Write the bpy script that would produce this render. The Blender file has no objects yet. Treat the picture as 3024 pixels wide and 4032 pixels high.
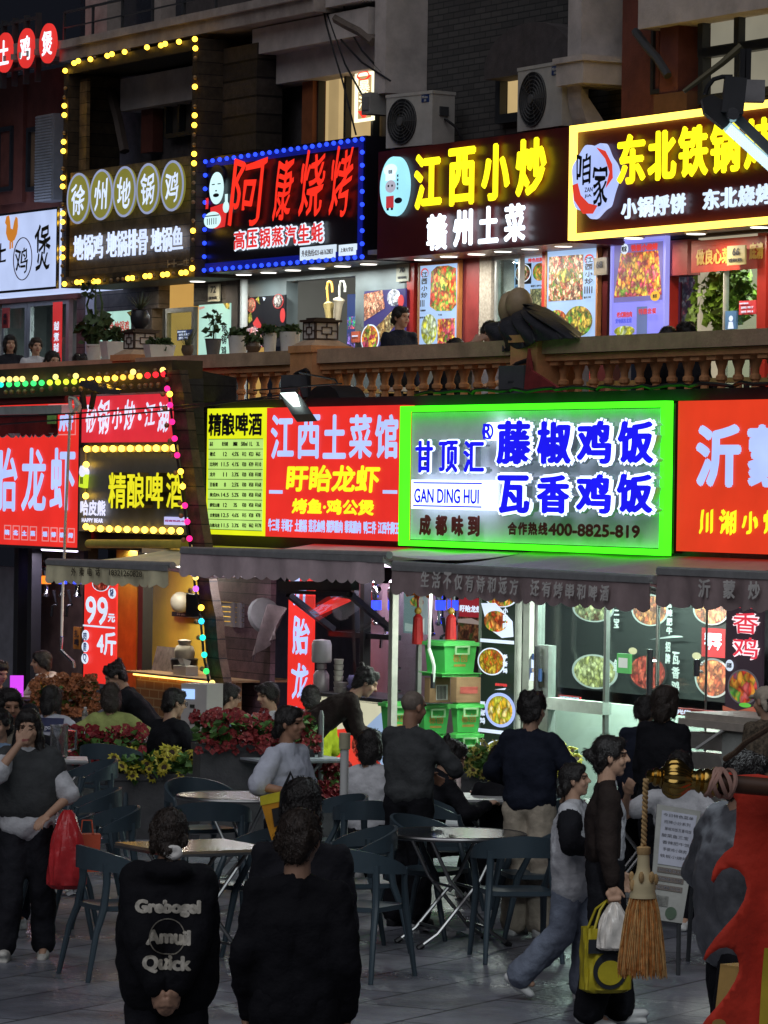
import bpy, math, random
import numpy as np
from mathutils import Vector, Matrix, noise as mnoise
R=math.radians
random.seed(7)
sc=bpy.context.scene
col=sc.collection
FL=16405.0            # focal length in photo pixels (long lens), photo is 3024 x 4032
CAMZ=3.06; PITCH=-0.0058; ROLL=0.0145
fwd=Vector((0,math.cos(PITCH),math.sin(PITCH)))
right=Vector((math.cos(ROLL),0,math.sin(ROLL)))
right=(right-fwd*right.dot(fwd)).normalized()
upv=right.cross(fwd)
cd=bpy.data.cameras.new("camera"); cam=bpy.data.objects.new("camera",cd); col.objects.link(cam)
M3=Matrix((right,upv,-fwd)).transposed()
cam.matrix_world=Matrix.Translation((0,0,CAMZ)) @ M3.to_4x4()
cd.sensor_fit='VERTICAL'; cd.sensor_height=36.0; cd.lens=36.0*FL/4032.0
cd.clip_start=0.1; cd.clip_end=500
sc.camera=cam
w=bpy.data.worlds.new("World"); sc.world=w; w.use_nodes=True
wn=w.node_tree; bg=wn.nodes["Background"]
sky=wn.nodes.new("ShaderNodeTexSky"); sky.sky_type='NISHITA'; sky.sun_disc=False
sky.sun_elevation=R(-6); sky.sun_rotation=R(200); 
mix=wn.nodes.new("ShaderNodeMix"); mix.data_type='RGBA'; mix.inputs[0].default_value=0.93
wn.links.new(sky.outputs[0],mix.inputs[6]); mix.inputs[7].default_value=(0.0062,0.0070,0.0105,1)
wn.links.new(mix.outputs[2],bg.inputs[0]); bg.inputs[1].default_value=1.0
sl=bpy.data.lights.new("sun",'SUN'); so=bpy.data.objects.new("sun",sl); col.objects.link(so)
sl.energy=0.95; sl.angle=R(70); sl.color=(0.92,0.93,1.0); so.rotation_euler=(R(37),0,R(-22))  # night scene: soft fill standing in for unseen street lighting
sc.view_settings.view_transform='Standard'; sc.view_settings.look='None'
sc.view_settings.exposure=0.0; sc.view_settings.gamma=1.0
sc.render.engine='CYCLES'
cy=sc.cycles; cy.use_denoising=True; cy.max_bounces=6; cy.diffuse_bounces=3; cy.glossy_bounces=3
cy.transmission_bounces=5; cy.transparent_max_bounces=8; cy.sample_clamp_indirect=4.0
cy.caustics_reflective=False; cy.caustics_refractive=False
K=1100/1659
S={'a':(0,0,K),'b':(1000,0,K),'c':(1924,0,K),'d':(0,1000,K),'e':(1000,1000,K),'f':(1924,1000,K),
   'g':(0,2000,K),'h':(1000,2000,K),'i':(1924,2000,K),'j':(0,2932,K),'k':(1000,2932,K),'l':(1924,2932,K),
   '1':(0,1050,.4581),'2':(700,1000,.4581),'3':(1560,960,.4581),'4':(2264,900,.4581),'5':(2500,0,.3436),
   '6':(0,1400,.4219),'7':(0,2560,.33755),'8':(500,2600,.39783),'A':(960,2680,.36166),'B':(1320,2660,.44605),
   'C':(1900,2660,.39783),'D':(2460,2660,.42502),'E':(2440,3300,.35202),'G':(0,2760,.49751),'F':(0,0,1.0)}
def P(c,x,y):
    s=S[c]; return (s[0]+x*s[2], s[1]+y*s[2])
TH=R(61.2)
U=Vector((math.cos(TH),-math.sin(TH),0)); N=Vector((math.sin(TH),math.cos(TH),0))
def ray(p):
    d=fwd+right*((p[0]-1512)/FL)+upv*((2016-p[1])/FL); return d
def onv(p,v):
    "point of the upright plane v (facade direction) seen at photo pixel p -> (u,w)"
    d=ray(p); t=v/d.dot(N); q=d*t; return (q.dot(U), CAMZ+q.z)
def atd(p,dist):
    "point at depth dist (metres along +Y) seen at p"
    d=ray(p); q=d*(dist/d.y); return Vector((q.x,q.y,CAMZ+q.z))
def atz(p,z):
    "point of height z seen at p"
    d=ray(p); t=(z-CAMZ)/d.z; q=d*t; return Vector((q.x,q.y,z))
def W(u,v,w): 
    q=U*u+N*v; return Vector((q.x,q.y,w))
VS,VT,VB,VW=19.0,19.7,22.7,23.4
MC={}
def lin(h):
    if isinstance(h,str):
        h=h.lstrip('#'); c=[int(h[i:i+2],16)/255 for i in (0,2,4)]
        return tuple(x/12.92 if x<=.04045 else ((x+.055)/1.055)**2.4 for x in c)
    return h
def mat(name,c,rough=.6,metal=0.0,var=.18,scale=6.0,bump=0.0,bscale=40.0,spec=.4,alpha=1.0,trans=0.0,sheen=0.0):
    if name in MC: return MC[name]
    c=lin(c); m=bpy.data.materials.new(name); m.use_nodes=True; nt=m.node_tree; b=nt.nodes['Principled BSDF']
    b.inputs['Roughness'].default_value=rough; b.inputs['Metallic'].default_value=metal
    b.inputs['Specular IOR Level'].default_value=spec
    if trans: b.inputs['Transmission Weight'].default_value=trans
    if alpha<1: b.inputs['Alpha'].default_value=alpha
    if sheen: b.inputs['Sheen Weight'].default_value=sheen
    tc=nt.nodes.new('ShaderNodeTexCoord'); nz=nt.nodes.new('ShaderNodeTexNoise')
    nz.inputs['Scale'].default_value=scale; nz.inputs['Detail'].default_value=5; nz.inputs['Roughness'].default_value=.65
    nt.links.new(tc.outputs['Object'],nz.inputs['Vector'])
    rp=nt.nodes.new('ShaderNodeValToRGB'); e=rp.color_ramp.elements
    e[0].position=.3; e[1].position=.7
    e[0].color=tuple(x*(1-var) for x in c)+(1,); e[1].color=tuple(min(1,x*(1+var)) for x in c)+(1,)
    nt.links.new(nz.outputs['Fac'],rp.inputs[0]); nt.links.new(rp.outputs[0],b.inputs['Base Color'])
    if bump:
        n2=nt.nodes.new('ShaderNodeTexNoise'); n2.inputs['Scale'].default_value=bscale; n2.inputs['Detail'].default_value=4
        nt.links.new(tc.outputs['Object'],n2.inputs['Vector'])
        bp=nt.nodes.new('ShaderNodeBump'); bp.inputs['Strength'].default_value=bump; bp.inputs['Distance'].default_value=.02
        nt.links.new(n2.outputs['Fac'],bp.inputs['Height']); nt.links.new(bp.outputs[0],b.inputs['Normal'])
    MC[name]=m; return m
def wood(name,c,plank=.16,rough=.6,axis='z',var=.45,gap=.06):
    "boards with dark joints: a procedural brick pattern in object space"
    if name in MC: return MC[name]
    c=lin(c); m=mat(name,c,rough,var=var,scale=9,bump=.25,bscale=60); nt=m.node_tree; b=nt.nodes['Principled BSDF']
    tc=nt.nodes['Texture Coordinate']; sp=nt.nodes.new('ShaderNodeSeparateXYZ'); nt.links.new(tc.outputs['Object'],sp.inputs[0])
    d=nt.nodes.new('ShaderNodeMath'); d.operation='DIVIDE'; d.inputs[1].default_value=plank
    nt.links.new(sp.outputs[{'x':0,'y':1,'z':2}[axis]],d.inputs[0])
    fr=nt.nodes.new('ShaderNodeMath'); fr.operation='FRACT'; nt.links.new(d.outputs[0],fr.inputs[0])
    gt=nt.nodes.new('ShaderNodeMath'); gt.operation='GREATER_THAN'; gt.inputs[1].default_value=gap; nt.links.new(fr.outputs[0],gt.inputs[0])
    fl=nt.nodes.new('ShaderNodeMath'); fl.operation='FLOOR'; nt.links.new(d.outputs[0],fl.inputs[0])
    wn_=nt.nodes.new('ShaderNodeTexWhiteNoise'); wn_.noise_dimensions='1D'; nt.links.new(fl.outputs[0],wn_.inputs['W'])
    mr=nt.nodes.new('ShaderNodeMapRange'); mr.inputs[3].default_value=.65; mr.inputs[4].default_value=1.25; nt.links.new(wn_.outputs['Value'],mr.inputs[0])
    mu=nt.nodes.new('ShaderNodeMath'); mu.operation='MULTIPLY'; nt.links.new(gt.outputs[0],mu.inputs[0]); nt.links.new(mr.outputs[0],mu.inputs[1])
    mx=nt.nodes.new('ShaderNodeMix'); mx.data_type='RGBA'; mx.blend_type='MULTIPLY'; mx.inputs[0].default_value=1
    src=b.inputs['Base Color'].links[0].from_socket
    nt.links.new(src,mx.inputs[6]); nt.links.new(mu.outputs[0],mx.inputs[7]); nt.links.new(mx.outputs[2],b.inputs['Base Color'])
    return m
def brick(name,c1,c2,mortar,scale=1.0,bw=.24,bh=.07,rough=.85):
    if name in MC: return MC[name]
    m=mat(name,c1,rough,var=.2); nt=m.node_tree; b=nt.nodes['Principled BSDF']; tc=nt.nodes['Texture Coordinate']
    sp=nt.nodes.new('ShaderNodeSeparateXYZ'); cb=nt.nodes.new('ShaderNodeCombineXYZ'); nt.links.new(tc.outputs['Object'],sp.inputs[0])
    ad=nt.nodes.new('ShaderNodeMath'); nt.links.new(sp.outputs[0],ad.inputs[0]); nt.links.new(sp.outputs[1],ad.inputs[1])
    nt.links.new(ad.outputs[0],cb.inputs[0]); nt.links.new(sp.outputs[2],cb.inputs[1])
    bk=nt.nodes.new('ShaderNodeTexBrick'); bk.inputs['Scale'].default_value=scale; bk.inputs['Brick Width'].default_value=bw
    bk.inputs['Row Height'].default_value=bh; bk.inputs['Mortar Size'].default_value=.008
    for i,cc in (('Color1',c1),('Color2',c2),('Mortar',mortar)): bk.inputs[i].default_value=lin(cc)+(1,)
    nt.links.new(cb.outputs[0],bk.inputs['Vector']); nt.links.new(bk.outputs['Color'],b.inputs['Base Color'])
    bp=nt.nodes.new('ShaderNodeBump'); bp.inputs['Strength'].default_value=.6; bp.inputs['Distance'].default_value=.01
    nt.links.new(bk.outputs['Fac'],bp.inputs['Height']); bp.invert=True; nt.links.new(bp.outputs[0],b.inputs['Normal'])
    return m
def emit(name,c,s=1.0,sample=True,base=None):
    if name in MC: return MC[name]
    c=lin(c); m=bpy.data.materials.new(name); m.use_nodes=True; b=m.node_tree.nodes['Principled BSDF']
    b.inputs['Base Color'].default_value=tuple(x*.25 for x in c)+(1,) if base is None else lin(base)+(1,)
    b.inputs['Roughness'].default_value=.5; b.inputs['Specular IOR Level'].default_value=.15
    b.inputs['Emission Color'].default_value=c+(1,); b.inputs['Emission Strength'].default_value=s
    # a faint printed-film unevenness
    nt=m.node_tree; tc=nt.nodes.new('ShaderNodeTexCoord'); nz=nt.nodes.new('ShaderNodeTexNoise'); nz.inputs['Scale'].default_value=2.2; nz.inputs['Detail'].default_value=3
    nt.links.new(tc.outputs['Object'],nz.inputs['Vector']); mr=nt.nodes.new('ShaderNodeMapRange')
    mr.inputs[1].default_value=.25; mr.inputs[2].default_value=.75; mr.inputs[3].default_value=s*.88; mr.inputs[4].default_value=s*1.1
    nt.links.new(nz.outputs['Fac'],mr.inputs[0]); nt.links.new(mr.outputs[0],b.inputs['Emission Strength'])
    m.cycles.emission_sampling='AUTO' if sample else 'NONE'
    MC[name]=m; return m
def food(name,cols,scale=9.0,s=1.0,lit=True):
    "a printed dish: blobs of ingredients in several colours"
    if name in MC: return MC[name]
    m=bpy.data.materials.new(name); m.use_nodes=True; nt=m.node_tree; b=nt.nodes['Principled BSDF']
    tc=nt.nodes.new('ShaderNodeTexCoord'); nz=nt.nodes.new('ShaderNodeTexNoise'); nz.inputs['Scale'].default_value=scale*.7
    nt.links.new(tc.outputs['Object'],nz.inputs['Vector'])
    mxv=nt.nodes.new('ShaderNodeMix'); mxv.data_type='RGBA'; mxv.inputs[0].default_value=.12
    nt.links.new(tc.outputs['Object'],mxv.inputs[6]); nt.links.new(nz.outputs['Color'],mxv.inputs[7])
    vo=nt.nodes.new('ShaderNodeTexVoronoi'); vo.inputs['Scale'].default_value=scale; nt.links.new(mxv.outputs[2],vo.inputs['Vector'])
    sp=nt.nodes.new('ShaderNodeSeparateColor'); nt.links.new(vo.outputs['Color'],sp.inputs[0])
    rp=nt.nodes.new('ShaderNodeValToRGB'); el=rp.color_ramp.elements; rp.color_ramp.interpolation='CONSTANT'
    while len(el)<len(cols): el.new(.5)
    for i,cc in enumerate(cols): el[i].position=i/len(cols); el[i].color=lin(cc)+(1,)
    n2=nt.nodes.new('ShaderNodeTexNoise'); n2.inputs['Scale'].default_value=scale*.28; n2.inputs['Detail'].default_value=3; nt.links.new(tc.outputs['Object'],n2.inputs['Vector'])
    mm=nt.nodes.new('ShaderNodeMapRange'); mm.inputs[1].default_value=.3; mm.inputs[2].default_value=.7; nt.links.new(n2.outputs['Fac'],mm.inputs[0])
    ma=nt.nodes.new('ShaderNodeMix'); ma.data_type='FLOAT'; ma.inputs[0].default_value=.52; nt.links.new(sp.outputs[0],ma.inputs[2]); nt.links.new(mm.outputs[0],ma.inputs[3]); rp.color_ramp.interpolation='LINEAR'
    nt.links.new(ma.outputs[0],rp.inputs[0])
    mr=nt.nodes.new('ShaderNodeMapRange'); mr.inputs[2].default_value=.7; mr.inputs[3].default_value=1.15; mr.inputs[4].default_value=.25
    nt.links.new(vo.outputs['Distance'],mr.inputs[0])
    mx=nt.nodes.new('ShaderNodeMix'); mx.data_type='RGBA'; mx.blend_type='MULTIPLY'; mx.inputs[0].default_value=1
    nt.links.new(rp.outputs[0],mx.inputs[6]); nt.links.new(mr.outputs[0],mx.inputs[7])
    nt.links.new(mx.outputs[2],b.inputs['Base Color']); b.inputs['Roughness'].default_value=.5
    if lit:
        nt.links.new(mx.outputs[2],b.inputs['Emission Color']); b.inputs['Emission Strength'].default_value=s
    m.cycles.emission_sampling='NONE'
    MC[name]=m; return m
def glass(name,tint=(.8,.9,.88),alpha=.16,rough=.03):
    if name in MC: return MC[name]
    m=bpy.data.materials.new(name); m.use_nodes=True; nt=m.node_tree; nt.nodes.remove(nt.nodes['Principled BSDF'])
    tr=nt.nodes.new('ShaderNodeBsdfTransparent'); tr.inputs[0].default_value=tuple(tint)+(1,)
    gl=nt.nodes.new('ShaderNodeBsdfGlossy'); gl.inputs['Roughness'].default_value=rough
    mx=nt.nodes.new('ShaderNodeMixShader'); lw=nt.nodes.new('ShaderNodeLayerWeight'); lw.inputs[0].default_value=.5
    pw=nt.nodes.new('ShaderNodeMath'); pw.operation='POWER'; pw.inputs[1].default_value=4.0; nt.links.new(lw.outputs['Facing'],pw.inputs[0])
    fz=nt.nodes.new('ShaderNodeMath'); fz.operation='MULTIPLY_ADD'; fz.inputs[1].default_value=.6; fz.inputs[2].default_value=.03; nt.links.new(pw.outputs[0],fz.inputs[0])
    nt.links.new(fz.outputs[0],mx.inputs[0]); nt.links.new(tr.outputs[0],mx.inputs[1]); nt.links.new(gl.outputs[0],mx.inputs[2])
    nt.links.new(mx.outputs[0],nt.nodes['Material Output'].inputs[0]); MC[name]=m; return m
GL={}
def glyphs(s):
    if s in GL: return GL[s]
    c=bpy.data.curves.new('t','FONT'); c.body=s; c.size=1; c.resolution_u=3; c.fill_mode='FRONT'
    o=bpy.data.objects.new('t',c); me=bpy.data.meshes.new_from_object(o)
    v=[(a.co.x,a.co.y) for a in me.vertices]; f=[tuple(p.vertices) for p in me.polygons]
    bpy.data.meshes.remove(me); bpy.data.objects.remove(o); bpy.data.curves.remove(c)
    x0=min(a[0] for a in v); x1=max(a[0] for a in v); y0=min(a[1] for a in v); y1=max(a[1] for a in v)
    v=[((a-x0)/(x1-x0),(b-y0)/(y1-y0)) for a,b in v]
    GL[s]=(v,f,x1-x0,y1-y0); return GL[s]
GE={}
def edges_of(st):
    if st not in GE:
        c={}
        for f in glyphs(st)[1]:
            for i in range(len(f)):
                k=tuple(sorted((f[i],f[(i+1)%len(f)]))); c[k]=c.get(k,0)+1
        GE[st]=[k for k,x in c.items() if x==1]
    return GE[st]
class MB:
    def __init__(s): s.v=[]; s.f=[]; s.m=[]; s.sm=[]; s.mi=0
    def add(s,vs,fs,smooth=False):
        n=len(s.v); s.v.extend([tuple(a) for a in vs])
        for f in fs: s.f.append(tuple(i+n for i in f)); s.m.append(s.mi); s.sm.append(smooth)
        return s
    def box(s,x0,x1,y0,y1,z0,z1):
        return s.add([(x0,y0,z0),(x1,y0,z0),(x1,y1,z0),(x0,y1,z0),(x0,y0,z1),(x1,y0,z1),(x1,y1,z1),(x0,y1,z1)],
          [(0,3,2,1),(4,5,6,7),(0,1,5,4),(1,2,6,5),(2,3,7,6),(3,0,4,7)])
    def hexa(s,b4,t4):
        return s.add(list(b4)+list(t4),[(0,3,2,1),(4,5,6,7),(0,1,5,4),(1,2,6,5),(2,3,7,6),(3,0,4,7)])
    def obox(s,c,size,m=None):
        m=m or Matrix.Identity(3); c=Vector(c); h=[a/2 for a in size]
        vs=[c+m@Vector((sx*h[0],sy*h[1],sz*h[2])) for sz in(-1,1) for sx,sy in((-1,-1),(1,-1),(1,1),(-1,1))]
        return s.hexa(vs[:4],vs[4:])
    def bar(s,p0,p1,w,h,up=(0,0,1)):
        p0=Vector(p0);p1=Vector(p1);d=(p1-p0); x=d.normalized(); y=Vector(up).cross(x)
        if y.length<1e-4: y=Vector((0,1,0)).cross(x)
        y.normalize(); z=x.cross(y); m=Matrix((x,y,z)).transposed()
        return s.obox((p0+p1)/2,(d.length,w,h),m)
    def tube(s,pts,r,n=8,caps=True):
        pts=[Vector(p) for p in pts]; k=len(pts); rr=r if isinstance(r,(list,tuple)) else [r]*k
        vs=[]; t0=(pts[1]-pts[0]).normalized(); a=Vector((0,0,1)) if abs(t0.z)<.9 else Vector((1,0,0)); x=t0.cross(a).normalized()
        for i,p in enumerate(pts):
            t=((pts[min(i+1,k-1)]-pts[max(i-1,0)])).normalized(); x=(x-t*x.dot(t)).normalized(); y=t.cross(x)
            for j in range(n):
                an=2*math.pi*j/n; vs.append(p+(x*math.cos(an)+y*math.sin(an))*rr[i])
        fs=[(i*n+j,i*n+(j+1)%n,(i+1)*n+(j+1)%n,(i+1)*n+j) for i in range(k-1) for j in range(n)]
        s.add(vs,fs,True)
        if caps:
            b=len(s.v)-k*n; s.f.append(tuple(b+j for j in range(n-1,-1,-1))); s.m.append(s.mi); s.sm.append(False)
            s.f.append(tuple(b+(k-1)*n+j for j in range(n))); s.m.append(s.mi); s.sm.append(False)
        return s
    def lathe(s,prof,c=(0,0,0),n=16,m=None,sx=1,sy=1):
        m=m or Matrix.Identity(3); c=Vector(c); vs=[]
        for r,z in prof:
            for j in range(n):
                a=2*math.pi*j/n; vs.append(c+m@Vector((r*math.cos(a)*sx,r*math.sin(a)*sy,z)))
        k=len(prof); fs=[(i*n+j,i*n+(j+1)%n,(i+1)*n+(j+1)%n,(i+1)*n+j) for i in range(k-1) for j in range(n)]
        fs+= [tuple(range(n-1,-1,-1)),tuple((k-1)*n+j for j in range(n))]
        return s.add(vs,fs,True)
    def prism(s,poly,y0,y1):
        n=len(poly); vs=[(a,y0,b) for a,b in poly]+[(a,y1,b) for a,b in poly]
        ar=sum(poly[i][0]*poly[(i+1)%n][1]-poly[(i+1)%n][0]*poly[i][1] for i in range(n))
        fs=[tuple(range(n)),tuple(range(2*n-1,n-1,-1))]+[(i,i+n,(i+1)%n+n,(i+1)%n) for i in range(n)]
        if ar<0: fs=[tuple(reversed(f)) for f in fs]
        return s.add(vs,fs)
    def disc(s,cx,cz,rx,rz,y0,y1,n=36,a0=0,a1=2*math.pi):
        return s.prism([(cx+rx*math.cos(a0+(a1-a0)*i/n),cz+rz*math.sin(a0+(a1-a0)*i/n)) for i in range(n)],y0,y1)
    def ring(s,cx,cz,rx,rz,t,y0,y1,n=36):
        o=[(cx+rx*math.cos(2*math.pi*i/n),cz+rz*math.sin(2*math.pi*i/n)) for i in range(n)]
        q=[(cx+(rx-t)*math.cos(2*math.pi*i/n),cz+(rz-t*rz/rx)*math.sin(2*math.pi*i/n)) for i in range(n)]
        vs=[(a,y0,b) for a,b in o+q]+[(a,y1,b) for a,b in o+q]
        fs=[]
        for i in range(n):
            j=(i+1)%n; fs+=[(i,j,n+j,n+i),(2*n+i,2*n+n+i,3*n+j,2*n+j),(i,2*n+i,2*n+j,j),(n+i,n+j,3*n+j,3*n+i)]
        return s.add(vs,fs)
    def frame(s,x0,x1,z0,z1,t,y0,y1,tz=None):
        tz=tz or t
        s.box(x0,x1,y0,y1,z1-tz,z1); s.box(x0,x1,y0,y1,z0,z0+tz); s.box(x0,x0+t,y0,y1,z0+tz,z1-tz); s.box(x1-t,x1,y0,y1,z0+tz,z1-tz); return s
    def sphere(s,c,r,nu=14,nv=9):
        c=Vector(c); r=(r,r,r) if not isinstance(r,(tuple,list)) else r; vs=[]
        for i in range(nv+1):
            p=math.pi*i/nv
            for j in range(nu):
                a=2*math.pi*j/nu; vs.append(c+Vector((r[0]*math.sin(p)*math.cos(a),r[1]*math.sin(p)*math.sin(a),r[2]*math.cos(p))))
        return s.add(vs,[(i*nu+j,(i+1)*nu+j,(i+1)*nu+(j+1)%nu,i*nu+(j+1)%nu) for i in range(nv) for j in range(nu)],True)
    def grid(s,fn,nu,nv,smooth=True,thick=None):
        vs=[fn(i/nu,j/nv) for j in range(nv+1) for i in range(nu+1)]
        fs=[(j*(nu+1)+i,j*(nu+1)+i+1,(j+1)*(nu+1)+i+1,(j+1)*(nu+1)+i) for j in range(nv) for i in range(nu)]
        if thick is None: return s.add(vs,fs,smooth)
        t=Vector(thick); n=len(vs); vs2=[Vector(a)+t for a in vs]
        bd=[i for i in range(nu+1)]+[j*(nu+1)+nu for j in range(1,nv+1)]+[nv*(nu+1)+i for i in range(nu-1,-1,-1)]+[j*(nu+1) for j in range(nv-1,0,-1)]
        fs=fs+[tuple(n+i for i in reversed(f)) for f in fs]+[(bd[(i+1)%len(bd)],bd[i],n+bd[i],n+bd[(i+1)%len(bd)]) for i in range(len(bd))]
        return s.add(vs+vs2,fs,smooth)
    def caps(s,p0,p1,r0,r1,n=12,k=4,flat=1.0,fax=None):
        "tapered capsule"
        p0=Vector(p0);p1=Vector(p1); t=(p1-p0); L=max(t.length,1e-5); t=t/L
        a=Vector((0,0,1)) if abs(t.z)<.9 else Vector((0,1,0)); x=t.cross(a).normalized(); y=t.cross(x); vs=[]; rows=0
        pr=[(-r0*math.cos(math.pi/2*i/k),r0*math.sin(math.pi/2*i/k)) for i in range(0,k+1)]+[(L+r1*math.sin(math.pi/2*i/k),r1*math.cos(math.pi/2*i/k)) for i in range(0,k+1)]
        for h,r in pr:
            r=max(r,1e-4)
            for j in range(n):
                an=2*math.pi*j/n; o=(x*math.cos(an)+y*math.sin(an))*r
                if fax is not None: o-=Vector(fax)*(o.dot(Vector(fax))*(1-flat))
                vs.append(p0+t*h+o)
        q=len(pr); fs=[(i*n+j,i*n+(j+1)%n,(i+1)*n+(j+1)%n,(i+1)*n+j) for i in range(q-1) for j in range(n)]+[tuple(range(n-1,-1,-1)),tuple((q-1)*n+j for j in range(n))]
        return s.add(vs,fs,True)
    def text(s,st,u0,u1,w0,w1,v,bold=.0,shear=0.0,pen='round',boldz=None,thick=0.0,sag=0.0):
        "lettering filling the upright rectangle u0..u1 x w0..w1 on plane v; bold = stroke growth in metres"
        vs,fs,_,_=glyphs(st)
        if pen=='brush': vs=[(x+.035*math.sin(7*y+4*x)+.02*math.sin(15*y),y+.05*math.sin(5*x+2)*(.4+y)-.03*math.sin(11*x)*(1-y)) for x,y in vs]
        kb=.42 if pen=='brush' else .36; bold*=kb; boldz=boldz*kb if boldz is not None else bold*.75
        wd=u1-u0-2*bold; ht=w1-w0-2*(bold if boldz is None else boldz); bz=bold if boldz is None else boldz
        sh=shear*(w1-w0)
        if bold<=0: offs=[(0,0)]
        elif pen=='brush': offs=[(bold*k/3,bz*k/3*.8) for k in(-3,-2,-1,0,1,2,3)]+[(bold*.35,-bz*.3),(-bold*.35,bz*.3)]
        else: offs=[(0,0)]+[(bold*math.cos(math.pi*k/4),bz*math.sin(math.pi*k/4)) for k in range(8)]
        for i,(a,b) in enumerate(offs):
            yy=v-i*.0004
            q=[(u0+bold+x*(wd-abs(sh))+a+(sh*y if sh>0 else sh*(y-1)),yy,w0+bz+y*ht+b-sag*math.sin(math.pi*x)) for x,y in vs]
            s.add(q,fs)
        if thick>0:
            bd=edges_of(st); n=len(vs); s.mi=1
            for a,b in (offs[1::2] if len(offs)>1 else offs):
                q=[(u0+bold+x*(wd-abs(sh))+a+(sh*y if sh>0 else sh*(y-1)),v+dy,w0+bz+y*ht+b-sag*math.sin(math.pi*x)) for dy in (0,thick) for x,y in vs]
                s.add(q,[(i,j,j+n,i+n) for i,j in bd])
            s.mi=0
        return s
    def xf(s,m,start=0):
        for i in range(start,len(s.v)): s.v[i]=tuple(m@Vector(s.v[i]))
        return s
    def obj(s,name,mats,parent=None,origin=(0,0,0),angle=35):
        me=bpy.data.meshes.new(name); o=origin
        me.from_pydata([(a-o[0],b-o[1],c-o[2]) for a,b,c in s.v],[],s.f)
        mats=mats if isinstance(mats,(list,tuple)) else [mats]
        for m in mats: me.materials.append(m)
        me.polygons.foreach_set('material_index',s.m); me.polygons.foreach_set('use_smooth',s.sm)
        if any(s.sm): me.set_sharp_from_angle(angle=R(angle))
        me.update()
        ob=bpy.data.objects.new(name,me); col.objects.link(ob)
        if parent is not None: ob.parent=parent
        return ob
def tag(o,label,cat,group=None,kind=None):
    if label: o['label']=label
    if cat: o['category']=cat
    if group: o['group']=group
    if kind: o['kind']=kind
    return o
class T:
    "a thing standing along the facade: an Empty whose parts are given in facade coordinates (u,v,w)"
    def __init__(s,name,label,cat,org,group=None,rz=0.0):
        s.o=org; e=bpy.data.objects.new(name,None); col.objects.link(e); e.empty_display_size=.2
        e.location=W(*org); e.rotation_euler=(0,0,-TH+rz); s.e=e; tag(e,label,cat,group)
    def part(s,name,mb,m,parent=None,label=None):
        ob=mb.obj(name,m,parent or s.e,s.o)
        if label: ob['label']=label
        return ob
def single(name,label,cat,mb,m,org,group=None,kind=None):
    ob=mb.obj(name,m,None,org); ob.location=W(*org); ob.rotation_euler=(0,0,-TH); tag(ob,label,cat,group,kind); return ob
class G:
    "a free-standing thing: parts in local coordinates"
    def __init__(s,name,label,cat,loc,rz=0.0,group=None):
        e=bpy.data.objects.new(name,None); col.objects.link(e); e.location=loc; e.rotation_euler=(0,0,rz); s.e=e; tag(e,label,cat,group); e.empty_display_size=.2
    def part(s,name,mb,m,parent=None,label=None):
        ob=mb.obj(name,m,parent or s.e)
        if label: ob['label']=label
        return ob
def gsingle(name,label,cat,mb,m,loc,rz=0.0,group=None,kind=None):
    ob=mb.obj(name,m); ob.location=loc; ob.rotation_euler=(0,0,rz); tag(ob,label,cat,group,kind); return ob
def dup(root,loc,rz,label=None,group=None):
    c=root.copy(); col.objects.link(c); c.location=loc; c.rotation_euler=(0,0,rz)
    if label: c['label']=label
    if group: c['group']=group
    for ch in root.children:
        d=ch.copy(); col.objects.link(d); d.parent=c
        for g in ch.children:
            h=g.copy(); col.objects.link(h); h.parent=d
    return c
def rect(v,pts):
    q=[onv(p,v) for p in pts]; us=sorted(a[0] for a in q); ws=sorted(a[1] for a in q); n=len(q)//2
    return (sum(us[:n])/n,sum(us[n:])/n,sum(ws[:n])/n,sum(ws[n:])/n)
def r2(v,c,x0,y0,x1,y1):
    "rectangle on plane v from its top-left and bottom-right photo points (zoom frame c)"
    a=onv(P(c,x0,y0),v); b=onv(P(c,x1,y1),v); return (a[0],b[0],b[1],a[1])
def lamp(parent,loc,power,color,size=.12,kind='AREA',rot=(0,0,0),spot=None):
    l=bpy.data.lights.new('lamp_light',kind); l.energy=power; l.color=color
    if kind=='AREA': l.shape='DISK'; l.size=size
    if kind=='SPOT': l.spot_size=spot or R(110); l.spot_blend=.6; l.shadow_soft_size=size
    if kind=='POINT': l.shadow_soft_size=size
    o=bpy.data.objects.new('lamp_light',l); col.objects.link(o); o.parent=parent; o.location=loc; o.rotation_euler=rot; return o

def solve_v(c,x,y,u):
    "plane v on which the ray through the photo point has facade coordinate u"
    d=ray(P(c,x,y)); return u*d.dot(N)/d.dot(U)
concrete=mat('concrete',(.34,.29,.26),.9,var=.3,scale=3,bump=.3)
plaster=mat('grey_plaster',(.48,.43,.40),.9,var=.25,scale=2.5,bump=.2)
cream=mat('cream_paint',(.36,.32,.27),.85,var=.25,scale=3,bump=.2)
redbrown=mat('red_brown_paint',(.13,.038,.027),.8,var=.3,scale=3,bump=.2)
darkwall=mat('dark_wall',(.07,.06,.06),.85,var=.3,bump=.2)
greywall=mat('grey_panel',(.13,.15,.155),.45,var=.12,scale=2)
black=mat('black_metal',(.018,.018,.02),.45,var=.2)
dgrey=mat('dark_grey_metal',(.05,.052,.056),.45,var=.2)
steel=mat('steel',(.55,.56,.57),.25,metal=1.0,var=.08)
whitep=mat('white_plastic',(.62,.62,.60),.45,var=.06)
maroon=mat('maroon_panel',(.085,.012,.014),.35,var=.12)
redp=mat('red_panel',(.42,.03,.022),.35,var=.1)
dwood=wood('dark_timber',(.075,.048,.03),.19,.6)
brickd=brick('dark_brick',(.055,.052,.05),(.085,.08,.075),(.03,.03,.03))
winglass=glass('window_glass')
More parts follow.
